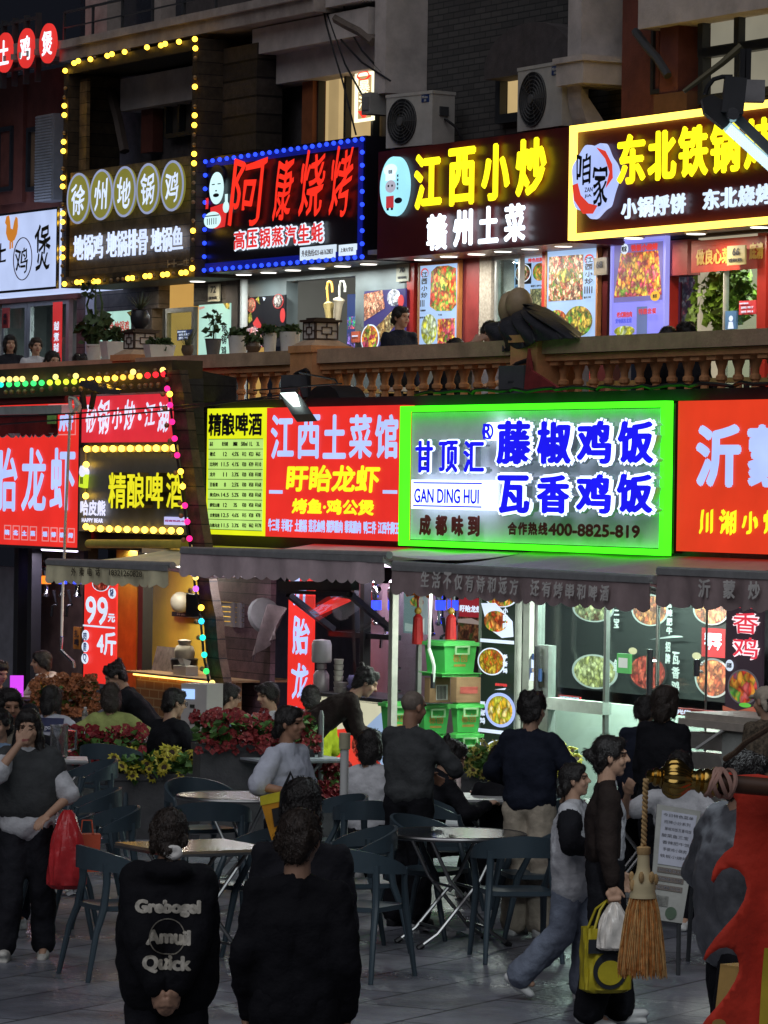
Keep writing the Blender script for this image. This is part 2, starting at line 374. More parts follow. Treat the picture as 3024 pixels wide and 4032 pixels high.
frameblk=mat('window_frame_black',(.025,.028,.032),.4)
warmlit=emit('lit_room_wall',(.52,.37,.17),1.0)  # these wall colours glow in place of light inside the rooms
warmlit2=emit('lit_room_wall_shadow',(.38,.27,.125),1.0)  # dimmer copy of that glow, shade put into the colour
greylit=emit('lit_room_grey',(.22,.205,.155),1.0)
bulb_y=emit('yellow_bulb',(1.0,.55,.04),5.0)
bulb_off=mat('unlit_bulb',(.28,.17,.07),.3,var=.1)
bulb_b=emit('blue_bulb',(.02,.06,1.0),2.2,False)
bulb_bc=emit('blue_bulb_glow',(.004,.008,.17),1.0,False)
lampw=emit('lamp_face',(1.0,.97,.88),3.0,False)
WHT=emit('lit_white',(.78,.88,1.0),2.2)
WHT2=emit('lit_white_blue',(.50,.62,.98),1.15)
YEL=emit('lit_yellow',(1.0,.84,.012),1.8)
YELw=emit('lit_yellow_tube',(1.0,.66,.09),3.0)
REDL=emit('lit_red_letter',(.92,.03,.015),1.15)
BLK=mat('black_print',(.012,.012,.014),.6)
DGRN=mat('dark_print',(.03,.03,.025),.6)

gr=MB(); gr.box(-60,60,-8,140,-.25,0)
gm=mat('paving',(.16,.167,.195),.5,var=.42,scale=1.6,bump=.5,bscale=22)
nt=gm.node_tree; b_=nt.nodes['Principled BSDF']; tc_=nt.nodes['Texture Coordinate']
wv=nt.nodes.new('ShaderNodeTexBrick'); wv.inputs['Scale'].default_value=1; wv.inputs['Brick Width'].default_value=1.2; wv.inputs['Row Height'].default_value=.6; wv.inputs['Mortar Size'].default_value=.013
for i,c in (('Color1',(.82,.82,.84)),('Color2',(1.3,1.27,1.22)),('Mortar',(.3,.3,.3))): wv.inputs[i].default_value=c+(1,)
rot=nt.nodes.new('ShaderNodeMapping'); rot.inputs['Rotation'].default_value=(0,0,-TH); nt.links.new(tc_.outputs['Object'],rot.inputs[0]); nt.links.new(rot.outputs[0],wv.inputs['Vector'])
mx=nt.nodes.new('ShaderNodeMix'); mx.data_type='RGBA'; mx.blend_type='MULTIPLY'; mx.inputs[0].default_value=1
nt.links.new(b_.inputs['Base Color'].links[0].from_socket,mx.inputs[6]); nt.links.new(wv.outputs[0],mx.inputs[7]); nt.links.new(mx.outputs[2],b_.inputs['Base Color'])
rn=nt.nodes.new('ShaderNodeTexNoise'); rn.inputs['Scale'].default_value=.9; rn.inputs['Detail'].default_value=6; nt.links.new(tc_.outputs['Object'],rn.inputs['Vector'])
rm=nt.nodes.new('ShaderNodeMapRange'); rm.inputs[1].default_value=.35; rm.inputs[2].default_value=.65; rm.inputs[3].default_value=.22; rm.inputs[4].default_value=.55; nt.links.new(rn.outputs['Fac'],rm.inputs[0]); nt.links.new(rm.outputs[0],b_.inputs['Roughness'])
go=gr.obj('plaza_ground',gm); tag(go,None,None,kind='structure')

def pu(c,x,y,v): return onv(P(c,x,y),v)
ue=onv((330,1000),VW)[0]; ur=onv((3300,1000),VW)[0]   # left and right ends of the long building
wsl=onv((1500,1400),VW)[1]
FLOOR=3.35                                               # terrace level
B=T('restaurant_building','long dark building with brick and plaster walls above the row of lit upper shop signs','building',(ue,VW,FLOOR))
mb=MB(); top=14.0
mb.box(ue,ur,VW,VW+.3,FLOOR+2.33,top); B.part('wall',mb,darkwall)
# balcony slab with its moulding, left half
u0=pu('a',395,300,VB)[0]; u1=pu('b',400,0,VB)[0]; wt=pu('a',800,178,VB)[1]; wb=pu('a',800,290,VB)[1]
mb=MB(); mb.box(u0,u1,VB-.1,VW-.01,wb,wt); mb.box(u0,u1,VB-.16,VB-.1,wt-.08,wt+.02); B.part('balcony_slab',mb,concrete)
u2=pu('b',715,0,VB+.2)[0]
mb=MB(); mb.box(u1+.01,u2,VB+.05,VW-.01,wb+.05,wt+.6); 
mb.box(u1-2.0,u2,VB+.12,VW-.01,wb-.33,wb-.02); B.part('cornice',mb,plaster)
# rail on the balcony
mb=MB()
for k in range(9):
    uu=u0+(u1-u0)*k/8; mb.box(uu-.015,uu+.015,VB-.05,VB-.02,wt,wt+.42)
mb.box(u0,u1,VB-.05,VB-.02,wt+.40,wt+.43); mb.box(u0,u1,VB-.05,VB-.02,wt+.2,wt+.215); B.part('railing',mb,dgrey)
# third floor columns and windows above the balcony
mb=MB()
for xa,xb in ((560,690),(960,1010)):
    a=pu('a',xa,60,VW-.12)[0]; c=pu('a',xb,60,VW-.12)[0]; mb.box(a,c,VW-.25,VW-.01,wt,top)
B.part('upper_column',mb,concrete)
mb=MB()
for xa,xb in ((485,555),(700,950),(1020,1095)):
    a=pu('a',xa,60,VW-.02)[0]; c=pu('a',xb,60,VW-.02)[0]; mb.box(a,c,VW-.04,VW-.005,wt,wt+2.0)
B.part('upper_window',mb,mat('dark_glass',(.03,.034,.045),.15))
# lintel beams
def face(B,name,c,x0,y0,x1,y1,vf,vb,m,label=None):
    a=r2(vf,c,x0,y0,x1,y1); mb=MB(); mb.box(a[0],a[1],vf,vb,a[2],a[3]); return B.part(name,mb,m,label=label),a
face(B,'lintel','a',715,470,1140,590,VW-.3,VW-.01,plaster)
face(B,'lintel','b',-230,330,712,402,VW-.34,VW-.012,plaster)
# red brown pilasters
for c,x0,y0,x1,y1 in (('a',840,620,905,900),('b',-55,320,88,880),('a',0,480,130,1200)):
    face(B,'pilaster',c,x0,y0,x1,y1,VW-.16,VW-.013,redbrown)
face(B,'pilaster','b',288,445,345,850,VW-.2,VW-.01,mat('orange_paint',(.28,.085,.03),.7))
# dark window behind the sign frame with panes
def window(B,c,x0,y0,x1,y1,vf,panes,glassm,fw=.06,extra=None):
    a=r2(vf,c,x0,y0,x1,y1); mb=MB(); mb.frame(a[0],a[1],a[2],a[3],fw,vf,vf+.09)
    for k in range(1,panes): 
        uu=a[0]+(a[1]-a[0])*k/panes; mb.box(uu-fw/2,uu+fw/2,vf+.005,vf+.085,a[2]+fw,a[3]-fw)
    f=B.part('window',mb,frameblk)
    mb=MB(); mb.box(a[0]+fw,a[1]-fw,vf+.10,vf+.12,a[2]+fw,a[3]-fw); B.part('pane',mb,glassm,f)
    return f,a
window(B,'a',975,590,1140,800,VW-.14,2,mat('dim_curtain',(.09,.075,.06),.7))
# lit window with the neon tube sign inside
f,a=window(B,'b',372,440,705,835,VW-.14,2,warmlit,.055)
mb=MB(); mb.box(a[0]+(a[1]-a[0])*.10,a[0]+(a[1]-a[0])*.27,VW-.045,VW-.035,a[2]+.06,a[3]-.07); B.part('shaded_wall_panel',mb,warmlit2)  # dimmer strip paints the shaded part of the room wall
# white pillar, brick bay with arched hood and small lit window
def pillar(B,c,xl,xm,xr,y0,y1,vf,vb,m):
    a=onv(P(c,xl,(y0+y1)/2),vf); b=onv(P(c,xm,(y0+y1)/2),vf); w0=onv(P(c,xl,y1),vf)[1]; w1=onv(P(c,xl,y0),vf)[1]+(3 if y0<=80 else 0)
    mb=MB(); mb.box(a[0],b[0],vf,vb,w0,w1); return B.part('pillar',mb,m),(a[0],b[0],w0,w1)
PV=VB+.15
pillar(B,'b',716,782,1020,75,560,PV,PV+.75,plaster)
mb=MB(); a=r2(VW-.02,'b',1030,60,1900,900); mb.box(a[0],a[1]+1.2,VW-.014,VW-.004,a[2]-.5,a[3]+1.5); B.part('brick_bay',mb,brickd)
window(B,'b',1436,385,1665,705,VW-.12,1,warmlit,.10)
# arched hood over it
a=r2(VW-.3,'b',1390,180,1900,395); mb=MB(); n=14; cx=(a[0]+a[1])/2; rx=(a[1]-a[0])/2
pol=[(cx-rx,a[2]+.0)]+[(cx+rx*math.cos(math.pi-math.pi*i/n),a[2]+.12+(a[3]-a[2]-.12)*math.sin(math.pi*i/n)) for i in range(n+1)]+[(cx+rx,a[2])]
mb.prism(pol,VW-.34,VW-.015); B.part('arched_hood',mb,darkwall)
# right pillar with capital and bracket
p,(ua,ub,wa,wb2)=pillar(B,'c',470,548,812,0,520,PV,PV+.7,plaster)
q=r2(PV-.12,'c',402,355,525,495); mb=MB(); mb.box(q[0],q[1]+.12,PV-.12,PV+.75,q[2],q[3]); mb.box(q[0]-.03,q[1]+.15,PV-.15,PV+.75,q[3]-.05,q[3]+.01); B.part('pillar_capital',mb,plaster)
mb=MB(); n=10; prof=[(PV+.62,q[2]-.75)]+[(PV+.0+.62*(1-math.cos(math.pi/2*i/n))+.0,q[2]-.75*math.sin(math.pi/2*(i/n))) for i in range(n+1)]
vs=[]
for uu in (ua,ub): vs+=[(uu,v,w) for v,w in prof]
k=len(prof); mb.add(vs,[tuple(range(k)),tuple(range(2*k-1,k-1,-1))]+[(i,i+k,(i+1)%k+k,(i+1)%k) for i in range(k)]); B.part('bracket',mb,plaster)
mb=MB(); a=r2(VW-.25,'c',812,-60,960,660); mb.box(a[0],a[1]+.2,VW-.28,VW-.01,a[2]-.4,a[3]+2); a=r2(VW-.3,'c',1080,30,1180,560); mb.box(a[0],a[1],VW-.42,VW-.012,a[2]-.2,a[3]); B.part('red_wall',mb,redbrown)
face(B,'sill','c',980,565,1175,650,VW-.45,VW-.29,mat('brown_sill',(.12,.055,.03),.8))
face(B,'soffit','c',890,-60,1659,45,VW-.55,VW-.012,plaster)
window(B,'c',965,60,1078,545,VW-.31,1,mat('dark_glass',(.03,.034,.045),.15),.05)
for y0,y1 in ((-100,250),(300,560)):
    window(B,'c',1245,y0+(0 if y0<0 else -5),1700,y1+(20 if y0<0 else 0),VW-.34,2,greylit,.09)
# tangled roof drain pipe and cables
mb=MB()
def cable(mb,pts,v,r=.012,sag=0):
    mb.tube([(q[0],v,q[1]) for q in [onv(P(*p),v) for p in pts]],r,6)
cable(mb,[('b',400,-10,),('b',430,150),('b',480,330),('b',520,460),('b',606,800)],VB+.1)
cable(mb,[('b',405,-10),('b',470,180),('b',540,380),('b',640,560)],VB+.12)
cable(mb,[('b',410,10),('b',520,240),('b',640,370),('b',810,480)],VB+.14)
cable(mb,[('b',525,-10),('b',560,160),('b',640,300),('b',760,430)],VB+.16)
B.part('cable',mb,black)
mb=MB(); cable(mb,[('b',490,110),('b',560,150),('b',640,190),('b',712,250)],VB+.15,.06); B.part('lagged_pipe',mb,mat('old_lagging',(.14,.11,.09),.9,bump=.6))
mb=MB(); cable(mb,[('a',500,450),('a',600,490),('a',660,560),('a',700,700),('a',740,900)],VW-.35,.07); B.part('drain_pipe',mb,mat('pipe_brown',(.08,.06,.05),.6))
mb=MB(); cable(mb,[('c',870,185),('c',950,290),('c',1000,345),('c',1065,450)],VB+.2,.045); B.part('waste_pipe',mb,dgrey)
# neon sign in the lit window
a=r2(VW-.2,'b',608,440,700,715)
NS=T('neon_sign','narrow white and red neon sign with an open frame glowing in the lit upstairs window','neon sign',(a[0],VW-.2,a[2]))
mb=MB(); mb.frame(a[0],a[1]+.05,a[2],a[3],.035,VW-.22,VW-.19); NS.part('tube_frame',mb,emit('neon_white',(1.0,.93,.62),1.6))
mb=MB(); q=r2(VW-.2,'b',628,482,694,552); mb.text('暴',q[0],q[1],q[2],q[3],VW-.215,.012); q=r2(VW-.2,'b',628,572,690,640); mb.text('汁',q[0],q[1],q[2],q[3],VW-.215,.012); NS.part('lettering',mb,emit('neon_white',(1,.93,.62),1.6))
mb=MB(); q=r2(VW-.2,'b',622,430,694,468); mb.ring((q[0]+q[1])/2,(q[2]+q[3])/2,(q[1]-q[0])/2,(q[3]-q[2])/2,.02,VW-.225,VW-.2); q=r2(VW-.2,'b',626,662,690,700); mb.prism([(q[0],q[3]),(q[1],q[3]),((q[0]+q[1])/2,q[2])],VW-.225,VW-.2); NS.part('ornament',mb,emit('neon_red',(.95,.05,.03),1.3))

def aircon(name,label,c,tl,br,vf,rz,w,h):
    q=r2(vf,c,tl[0],tl[1],br[0],br[1]); cu=(q[0]+q[1])/2; cw=q[2]
    t=T(name,label,'air conditioner',(cu,vf,cw),'air conditioner units on the upper wall',rz); o=t.o
    X=lambda x:o[0]+x; Y=lambda y:o[1]+y; Z=lambda z:o[2]+z
    mb=MB(); mb.box(X(-w/2),X(w/2),Y(0),Y(.32),Z(0),Z(h)); mb.box(X(-w/2-.008),X(w/2+.008),Y(-.008),Y(.328),Z(h-.03),Z(h+.006)); t.part('casing',mb,mat('ac_casing',(.46,.44,.40),.5,var=.12))
    r=h*.43; cx=X(-w*.14); cz=Z(h*.48)
    mb=MB(); mb.disc(cx,cz,r,r,Y(-.012),Y(-.002),32); t.part('fan_opening',mb,black)
    mb=MB()
    for k in range(1,8): mb.ring(cx,cz,r*k/7,r*k/7,.006,Y(-.022-.012*(1-(k/7)**2)),Y(-.012),28)
    for k in range(10):
        an=2*math.pi*k/10; mb.bar((cx,Y(-.026),cz),(cx+r*math.cos(an),Y(-.018),cz+r*math.sin(an)),.004,.006)
    mb.disc(cx,cz,.05,.05,Y(-.045),Y(-.012),16); t.part('fan_grille',mb,mat('grille',(.09,.09,.09),.5))
    mb=MB(); mb.box(X(w*.27),X(w*.43),Y(-.006),Y(-.001),Z(h*.80),Z(h*.94)); lg=t.part('brand_plate',mb,mat('blue_plate',(.02,.045,.16),.4))
    mb=MB(); mb.text('Midea',X(w*.29),X(w*.41),Z(h*.87),Z(h*.92),Y(-.009),.002); mb.text('美的',X(w*.33),X(w*.38),Z(h*.81),Z(h*.855),Y(-.009),.001); t.part('lettering',mb,whitep,lg)
    mb=MB(); mb.box(X(-w*.4),X(-w*.34),Y(.02),Y(.34),Z(-.04),Z(-.002)); mb.box(X(w*.34),X(w*.4),Y(.02),Y(.34),Z(-.04),Z(-.002)); t.part('mounting_foot',mb,dgrey)
    mb=MB(); mb.box(X(w/2+.001),X(w/2+.02),Y(.10),Y(.22),Z(h*.55),Z(h*.72)); t.part('valve_cover',mb,dgrey)
    mb=MB(); mb.tube([(X(w/2+.02),Y(.16),Z(h*.5)),(X(w/2+.1),Y(.25),Z(h*.35)),(X(w/2+.13),Y(.33),Z(h*.1))],.018,6); t.part('pipe',mb,black)
aircon('air_conditioner','air conditioner outdoor unit with two blue plates beside the lit window between two signs','b',(778,510),(1068,850),VB+.1,R(9),.84,.60)
aircon('air_conditioner','air conditioner outdoor unit under the arched hood, next to the white pillar','c',(200,345),(408,750),VB+.12,R(-2),.98,.68)
# junction box
a=r2(VB+.05,'b',640,555,690,675); t=T('junction_box','small pale junction box fixed left of the air conditioner','junction box',(a[0],VB+.05,a[2])); mb=MB(); mb.box(a[0],a[1],VB+.05,VB+.4,a[2],a[3]); t.part('casing',mb,mat('box_grey',(.3,.29,.27),.6)); mb=MB(); mb.box(a[0]+.03,a[1]-.03,VB+.035,VB+.049,a[2]+.05,a[3]-.05); t.part('lid',mb,mat('box_lid',(.2,.2,.19),.6))

uL=onv((-250,1000),VB)[0]
a=r2(VB+.3,'a',0,480,385,1190)
L=T('side_building','two storey red brown side wing with shuttered windows at the far left','building',(uL,VB+.3,FLOOR))
mb=MB(); mb.box(uL,ue+.05,VB+.6,VB+.9,FLOOR+2.2,onv(P('a',0,470),VB+.6)[1]); L.part('wall',mb,redbrown)
mb=MB(); q=r2(VB+.2,'a',-300,385,385,500); mb.box(uL,q[1],VB-.2,VB+.59,q[3]-.14,q[3]); 
for k in range(16): 
    uu=uL+(q[1]-uL)*k/15; mb.box(uu,uu+.03,VB-.25,VB+.55,q[3]-.22,q[3]-.145)
L.part('eaves',mb,concrete)
for x0,x1 in ((-20,62),(155,215)):
    q=r2(VB+.5,'a',x0,760,x1,1130); mb=MB(); mb.frame(q[0],q[1],q[2],q[3],.06,VB+.5,VB+.58); wf=L.part('window',mb,frameblk)
    mb=MB(); mb.box(q[0]+.06,q[1]-.06,VB+.55,VB+.59,q[2]+.06,q[3]-.06); L.part('pane',mb,mat('dim_amber_pane',(.16,.10,.055),.6),wf)
q=r2(VB+.25,'a',215,690,318,1185); mb=MB(); mb.box(q[0],q[1],VB+.25,VB+.5,q[2],q[3]); 
sh=L.part('louvre_box',mb,mat('louvre_grey',(.20,.21,.22),.5)); mb=MB()
for k in range(30):
    z=q[2]+(q[3]-q[2])*(k+.5)/30; mb.hexa([(q[0]+.03,VB+.23,z-.025),(q[1]-.03,VB+.23,z-.025),(q[1]-.03,VB+.249,z-.02),(q[0]+.03,VB+.249,z-.02)],[(q[0]+.03,VB+.22,z),(q[1]-.03,VB+.22,z),(q[1]-.03,VB+.249,z+.02),(q[0]+.03,VB+.249,z+.02)])
L.part('slats',mb,mat('slat_grey',(.26,.27,.28),.45),sh)
def bulbs(t,pts,v,r,m,name='bulb',socket=None):
    for p in pts:
        q=onv(p,v); mb=MB(); mb.sphere((q[0],v,q[1]),r,10,7); t.part(name,mb,m)
a=rect(VB-.2,[P('a',-200,230),P('a',345,140),P('a',-200,500),P('a',345,385)])
t=T('rooftop_sign','red round letter discs reading chicken pot on a dark rail above the far left roof','shop sign',(a[0],VB-.2,a[2]))
mb=MB(); q=onv(P('a',0,400),VB)[1]; 
for dz in (.0,.32,.64): mb.box(uL,ue,VB-.05,VB,q-.1+dz,q-.06+dz)
for k in range(10):
    uu=uL+(ue-uL)*k/9; mb.box(uu,uu+.04,VB-.06,VB+.02,q-.3,q+.62)
t.part('rail',mb,dgrey)
for s_,x,y in (('土',32,313),('鸡',160,287),('煲',290,258)):
    q=r2(VB-.2,'a',x-48,y-108,x+47,y+108); cx=(q[0]+q[1])/2; cz=(q[2]+q[3])/2; rx=(q[1]-q[0])/2; rz=(q[3]-q[2])/2
    mb=MB(); mb.disc(cx,cz,rx,rz,VB-.22,VB-.19); d=t.part('disc',mb,emit('lit_red_disc',(.75,.035,.03),1.0))
    mb=MB(); mb.text(s_,cx-rx*.62,cx+rx*.62,cz-rz*.62,cz+rz*.62,VB-.225,.03); t.part('letter',mb,emit('lit_letter_cool',(.75,.9,1.0),1.4),d)
a=rect(VB-.3,[P('a',-330,1330),P('a',345,1228),P('d',-330,260),P('d',338,190)])
t=T('shop_sign','white lit shop sign with an orange rooster and black characters at the far left edge','shop sign',(a[0],VB-.3,a[2]))
mb=MB(); mb.box(a[0],a[1],VB-.3,VB+.3,a[2],a[3]); t.part('panel',mb,emit('lit_white_panel',(.50,.60,.90),1.0))
mb=MB(); mb.frame(a[0]-.02,a[1]+.02,a[2]-.02,a[3]+.02,.03,VB-.315,VB-.28); t.part('frame',mb,steel)
for s_,c,x0,y0,x1,y1,bd in (('煲','a',212,1335,298,1605,.02),('鸡','a',92,1468,165,1618,.015),('土','a',-30,1440,38,1560,.02)):
    q=r2(VB-.31,c,x0,y0,x1,y1); mb=MB(); mb.text(s_,q[0],q[1],q[2],q[3],VB-.312,bd,pen='brush'); t.part('lettering',mb,mat('brown_print',(.035,.028,.012),.6))
q=r2(VB-.31,'a',80,1415,188,1660); mb=MB(); mb.ring((q[0]+q[1])/2,(q[2]+q[3])/2,(q[1]-q[0])/2,(q[3]-q[2])/2,.012,VB-.313,VB-.305); t.part('ring_mark',mb,mat('brown_ring',(.10,.03,.03),.6))
q=r2(VB-.31,'a',32,1282,104,1480); mb=MB(); X=lambda x:q[0]+(q[1]-q[0])*x; Z=lambda z:q[3]-(q[3]-q[2])*z
mb.prism([(X(a1),Z(b1)) for a1,b1 in ((.10,.02),(.28,.0),(.36,.16),(.42,.38),(.62,.42),(.72,.2),(.84,.06),(.96,.12),(1.0,.34),(.92,.56),(.74,.72),(.5,.78),(.24,.7),(.08,.5),(.12,.28),(.0,.2))],VB-.314,VB-.306)
mb.box(X(.38),X(.46),VB-.314,VB-.306,Z(.97),Z(.76)); mb.box(X(.55),X(.62),VB-.314,VB-.306,Z(.95),Z(.76)); t.part('rooster_emblem',mb,emit('rooster_orange',(.62,.22,.03),.9,False))
a=rect(VB-.25,[P('a',395,1010),P('a',1165,935),P('d',385,190),P('d',1140,100)])
at=rect(VB-.25,[P('a',387,420),P('a',1160,285),P('d',383,178),P('d',1141,92)])
t=T('shop_sign','dark timber shop sign with five olive round letters inside a tall frame of yellow bulbs','shop sign',(at[0],VB-.25,at[2]),None)
mb=MB(); mb.box(a[0]+.06,a[1]-.06,VB-.22,VB-.1,a[2]+.04,a[3]+.0); t.part('panel',mb,wood('sign_timber',(.16,.105,.05),.145,.45))
mb=MB(); mb.frame(at[0]-.07,at[1]+.07,at[2]-.07,at[3]+.10,.14,VB-.25,VB+.5); t.part('frame',mb,wood('sign_frame_timber',(.045,.032,.02),.15,.6))
mb=MB(); mb.box(at[0]+.1,at[0]+.32,VB-.1,VB-.05,a[3],at[3]-.1); t.part('side_boards',mb,wood('sign_timber',(.16,.105,.05),.145,.45))
lit=[('a',x,y) for x,y in ((440,375),(465,362),(537,352),(637,331),(665,321),(740,308),(873,281),(955,270),(981,260),(1063,248),(1157,232),(387,420),(382,628),(382,683),(378,842),(376,897),(374,1055),(372,1107),(372,1267),(372,1318),(371,1476),(371,1528),(1160,287),(1157,515),(1156,685),(1154,743),(1153,914),(1152,970),(1146,1370),(1141,1592))]+[('d',x,y) for x,y in ((383,178),(457,168),(483,168),(557,163),(583,163),(760,145),(786,143),(863,132),(889,130),(967,123),(993,120),(1077,112),(1103,110),(1141,86))]
dim=[('a',x,y) for x,y in ((563,342),(767,298),(388,525),(382,578),(380,790),(374,1000),(372,1213),(370,1370),(370,1420),(370,1580),(370,1635),(1160,345),(1158,460),(1157,632),(1153,800),(1152,860),(1150,1028),(1150,1085),(1148,1140),(1147,1200),(1147,1310),(1146,1425),(1142,1540))]+[('d',x,y) for x,y in ((430,172),(530,166),(620,158),(660,155),(700,150),(730,148),(810,140),(915,128),(1030,117))]
bulbs(t,[P(*p) for p in lit],VB-.29,.034,bulb_y); bulbs(t,[P(*p) for p in dim],VB-.29,.026,bulb_off,'unlit_bulb')
for s_,x,y in (('徐',482,1180),('州',618,1158),('地',755,1140),('锅',895,1122),('鸡',1040,1105)):
    q=r2(VB-.3,'a',x-62,y-136,x+62,y+136); cx=(q[0]+q[1])/2; cz=(q[2]+q[3])/2; rx=(q[1]-q[0])/2; rz=(q[3]-q[2])/2
    mb=MB(); mb.disc(cx,cz,rx,rz,VB-.34,VB-.30); d=t.part('disc',mb,emit('olive_disc',(.20,.19,.035),1.0))
    mb=MB(); mb.ring(cx,cz,rx*1.05,rz*1.05,.03,VB-.345,VB-.335); t.part('rim',mb,emit('disc_rim',(.28,.32,.50),1.0,False),d)
    mb=MB(); mb.text(s_,cx-rx*.66,cx+rx*.66,cz-rz*.66,cz+rz*.62,VB-.345,.022,shear=.08,pen='brush'); t.part('letter',mb,emit('disc_letter',(.62,.72,.98),1.2),d)
for s_,x0,y0,x1,y1 in (('地锅鸡',440,1400,610,1535),('地锅排骨',636,1378,876,1510),('地锅鱼',900,1358,1085,1485)):
    q=r2(VB-.27,'a',x0,y0,x1,y1); mb=MB(); mb.text(s_,q[0],q[1],q[2],q[3],VB-.28,.014,thick=.014); t.part('lettering',mb,emit('disc_letter',(.62,.72,.98),1.2))
q=r2(VB-.24,'a',980,1545,1120,1600); mb=MB(); mb.text('上大一店',q[0],q[1],q[2],q[3],VB-.235,.012); t.part('lettering',mb,mat('tan_letter',(.42,.33,.2),.5))
# timber cheek at its right
a=r2(VB+.05,'a',1195,310,1475,900); t=single('timber_screen','dark slatted timber screen between the bulb framed sign and the blue bulb sign','screen',(lambda m:m.box(a[0],a[1]+.1,VB+.1,VB+.45,a[2],a[3]))(MB()),wood('screen_slats',(.035,.028,.024),.22,.6,gap=.12),(a[0],VB+.1,a[2]))
a=rect(VB-.1,[P('a',1195,945),P('b',660,800),P('a',1190,1630),P('b',655,1540)])
t=T('shop_sign','black shop sign with red brush characters and a border of blue bulbs','shop sign',(a[0],VB-.1,a[2]))
mb=MB(); mb.box(a[0],a[1],VB-.1,VB+.65,a[2],a[3]); t.part('panel',mb,mat('sign_black',(.008,.007,.012),.35))
tl,tr,bl,br=P('a',1220,960),P('b',643,826),P('a',1212,1605),P('b',642,1525)
def lerp(p,q,k): return (p[0]+(q[0]-p[0])*k,p[1]+(q[1]-p[1])*k)
pts=[lerp(tl,tr,k/22) for k in range(23)]+[lerp(bl,br,k/22) for k in range(23)]+[lerp(tl,bl,k/8) for k in range(1,8)]+[lerp(tr,br,k/9) for k in range(1,9)]
bulbs(t,pts,VB-.13,.027,bulb_b)
mb=MB(); mb.frame(a[0]+.04,a[1]-.04,a[2]+.04,a[3]-.04,.10,VB-.112,VB-.101,.08); t.part('bulb_glow_strip',mb,bulb_bc)  # dim emissive strip painting the glow of the bulbs on the panel
for s_,x0,y0,x1,y1 in (('阿',1365-1508,968,90,1318),('康',118,935,250,1300),('烧',270,905,438,1275),('烤',452,880,602,1265)):
    q=r2(VB-.13,'b',x0,y0,x1,y1); mb=MB(); mb.text(s_,q[0],q[1],q[2],q[3],VB-.15,.030,boldz=.016,shear=.16,pen='brush'); t.part('letter',mb,REDL)
q=r2(VB-.13,'b',-118,1308,418,1485)
chs='高压锅蒸汽生蚝'; n=len(chs)
for i,ch in enumerate(chs):
    ua=q[0]+(q[1]-q[0])*(i+.06)/n; ub=q[0]+(q[1]-q[0])*(i+.94)/n; mb=MB(); wA=onv(P('b',-118,1375),VB-.13)[1]; wB=onv(P('b',-118,1485),VB-.13)[1]
    mb.text(ch,ua-.025,ub+.025,wB-.02,wA+.02,VB-.128,.085); l_=t.part('letter',mb,emit('letter_halo',(.72,.85,.98),1.15,False))
    mb=MB(); mb.text(ch,ua,ub,wB,wA,VB-.14,.022); t.part('letter_face',mb,emit('letter_crimson',(.75,.03,.03),1.0,False),l_)
for s_,x0,y0,x1,y1 in (('外卖热线:021-66162803',268,1470,476,1530),('上海大学店',498,1455,598,1512)):
    q=r2(VB-.13,'b',x0,y0,x1,y1); mb=MB(); mb.box(q[0],q[1],VB-.118,VB-.1,q[2],q[3]); l_=t.part('plate',mb,emit('plate_white',(.72,.85,.98),1.0,False))
    mb=MB(); mb.text(s_,q[0]+.05,q[1]-.05,q[2]+.04,q[3]-.035,VB-.121,.004); t.part('lettering',mb,mat('maroon_print',(.1,.02,.03),.5),l_)
# cook emblem: a pale face with dark hair, red bib and a bowl
q=r2(VB-.13,'a',1222,985,1360,1350); X=lambda x:q[0]+(q[1]-q[0])*x; Z=lambda z:q[3]-(q[3]-q[2])*z; RX=q[1]-q[0]; RZ=q[3]-q[2]
mb=MB(); mb.disc(X(.42),Z(.18),RX*.30,RZ*.18,VB-.125,VB-.1); e0=t.part('emblem',mb,mat('emblem_hair',(.02,.02,.03),.5))
mb=MB(); mb.disc(X(.46),Z(.37),RX*.29,RZ*.25,VB-.132,VB-.126); mb.disc(X(.86),Z(.68),RX*.12,RZ*.09,VB-.132,VB-.126); mb.box(X(.82),X(.92),VB-.132,VB-.126,Z(.66),Z(.48)); t.part('emblem_face',mb,emit('emblem_pale',(.62,.9,.92),1.1,False),e0)
mb=MB(); mb.prism([(X(.22),Z(.66)),(X(.72),Z(.62)),(X(.86),Z(.78)),(X(.80),Z(.98)),(X(.4),Z(1.0)),(X(.2),Z(.9))],VB-.129,VB-.12); mb.text('招牌',X(.02),X(.14),Z(.68),Z(.50),VB-.13,.006); t.part('emblem_bib',mb,emit('letter_crimson',(.75,.03,.03),1.0,False),e0)
mb=MB(); mb.disc(X(.32),Z(.86),RX*.34,RZ*.13,VB-.138,VB-.13); t.part('emblem_bowl',mb,emit('emblem_pale',(.62,.9,.92),1.1,False),e0)
mb=MB(); 
for k in range(5): mb.box(X(.12+.09*k),X(.14+.09*k),VB-.142,VB-.139,Z(.93),Z(.83))
mb.box(X(.02),X(.62),VB-.142,VB-.139,Z(.80),Z(.785)); mb.box(X(.28),X(.40),VB-.137,VB-.133,Z(.315),Z(.30)); mb.box(X(.52),X(.64),VB-.137,VB-.133,Z(.315),Z(.30)); mb.box(X(.43),X(.49),VB-.137,VB-.133,Z(.42),Z(.40)); mb.disc(X(.46),Z(.48),RX*.12,RZ*.03,VB-.137,VB-.133); t.part('emblem_lines',mb,BLK,e0)
a=rect(VB-.1,[P('b',740,905),P('c',490,748),P('b',730,1540),P('c',480,1440)])
t=T('shop_sign','maroon shop sign with tall yellow characters, white characters and an oval cook emblem','shop sign',(a[0],VB-.1,a[2]))
mb=MB(); mb.box(a[0],a[1],VB-.1,VB+.65,a[2],a[3]); t.part('panel',mb,maroon)
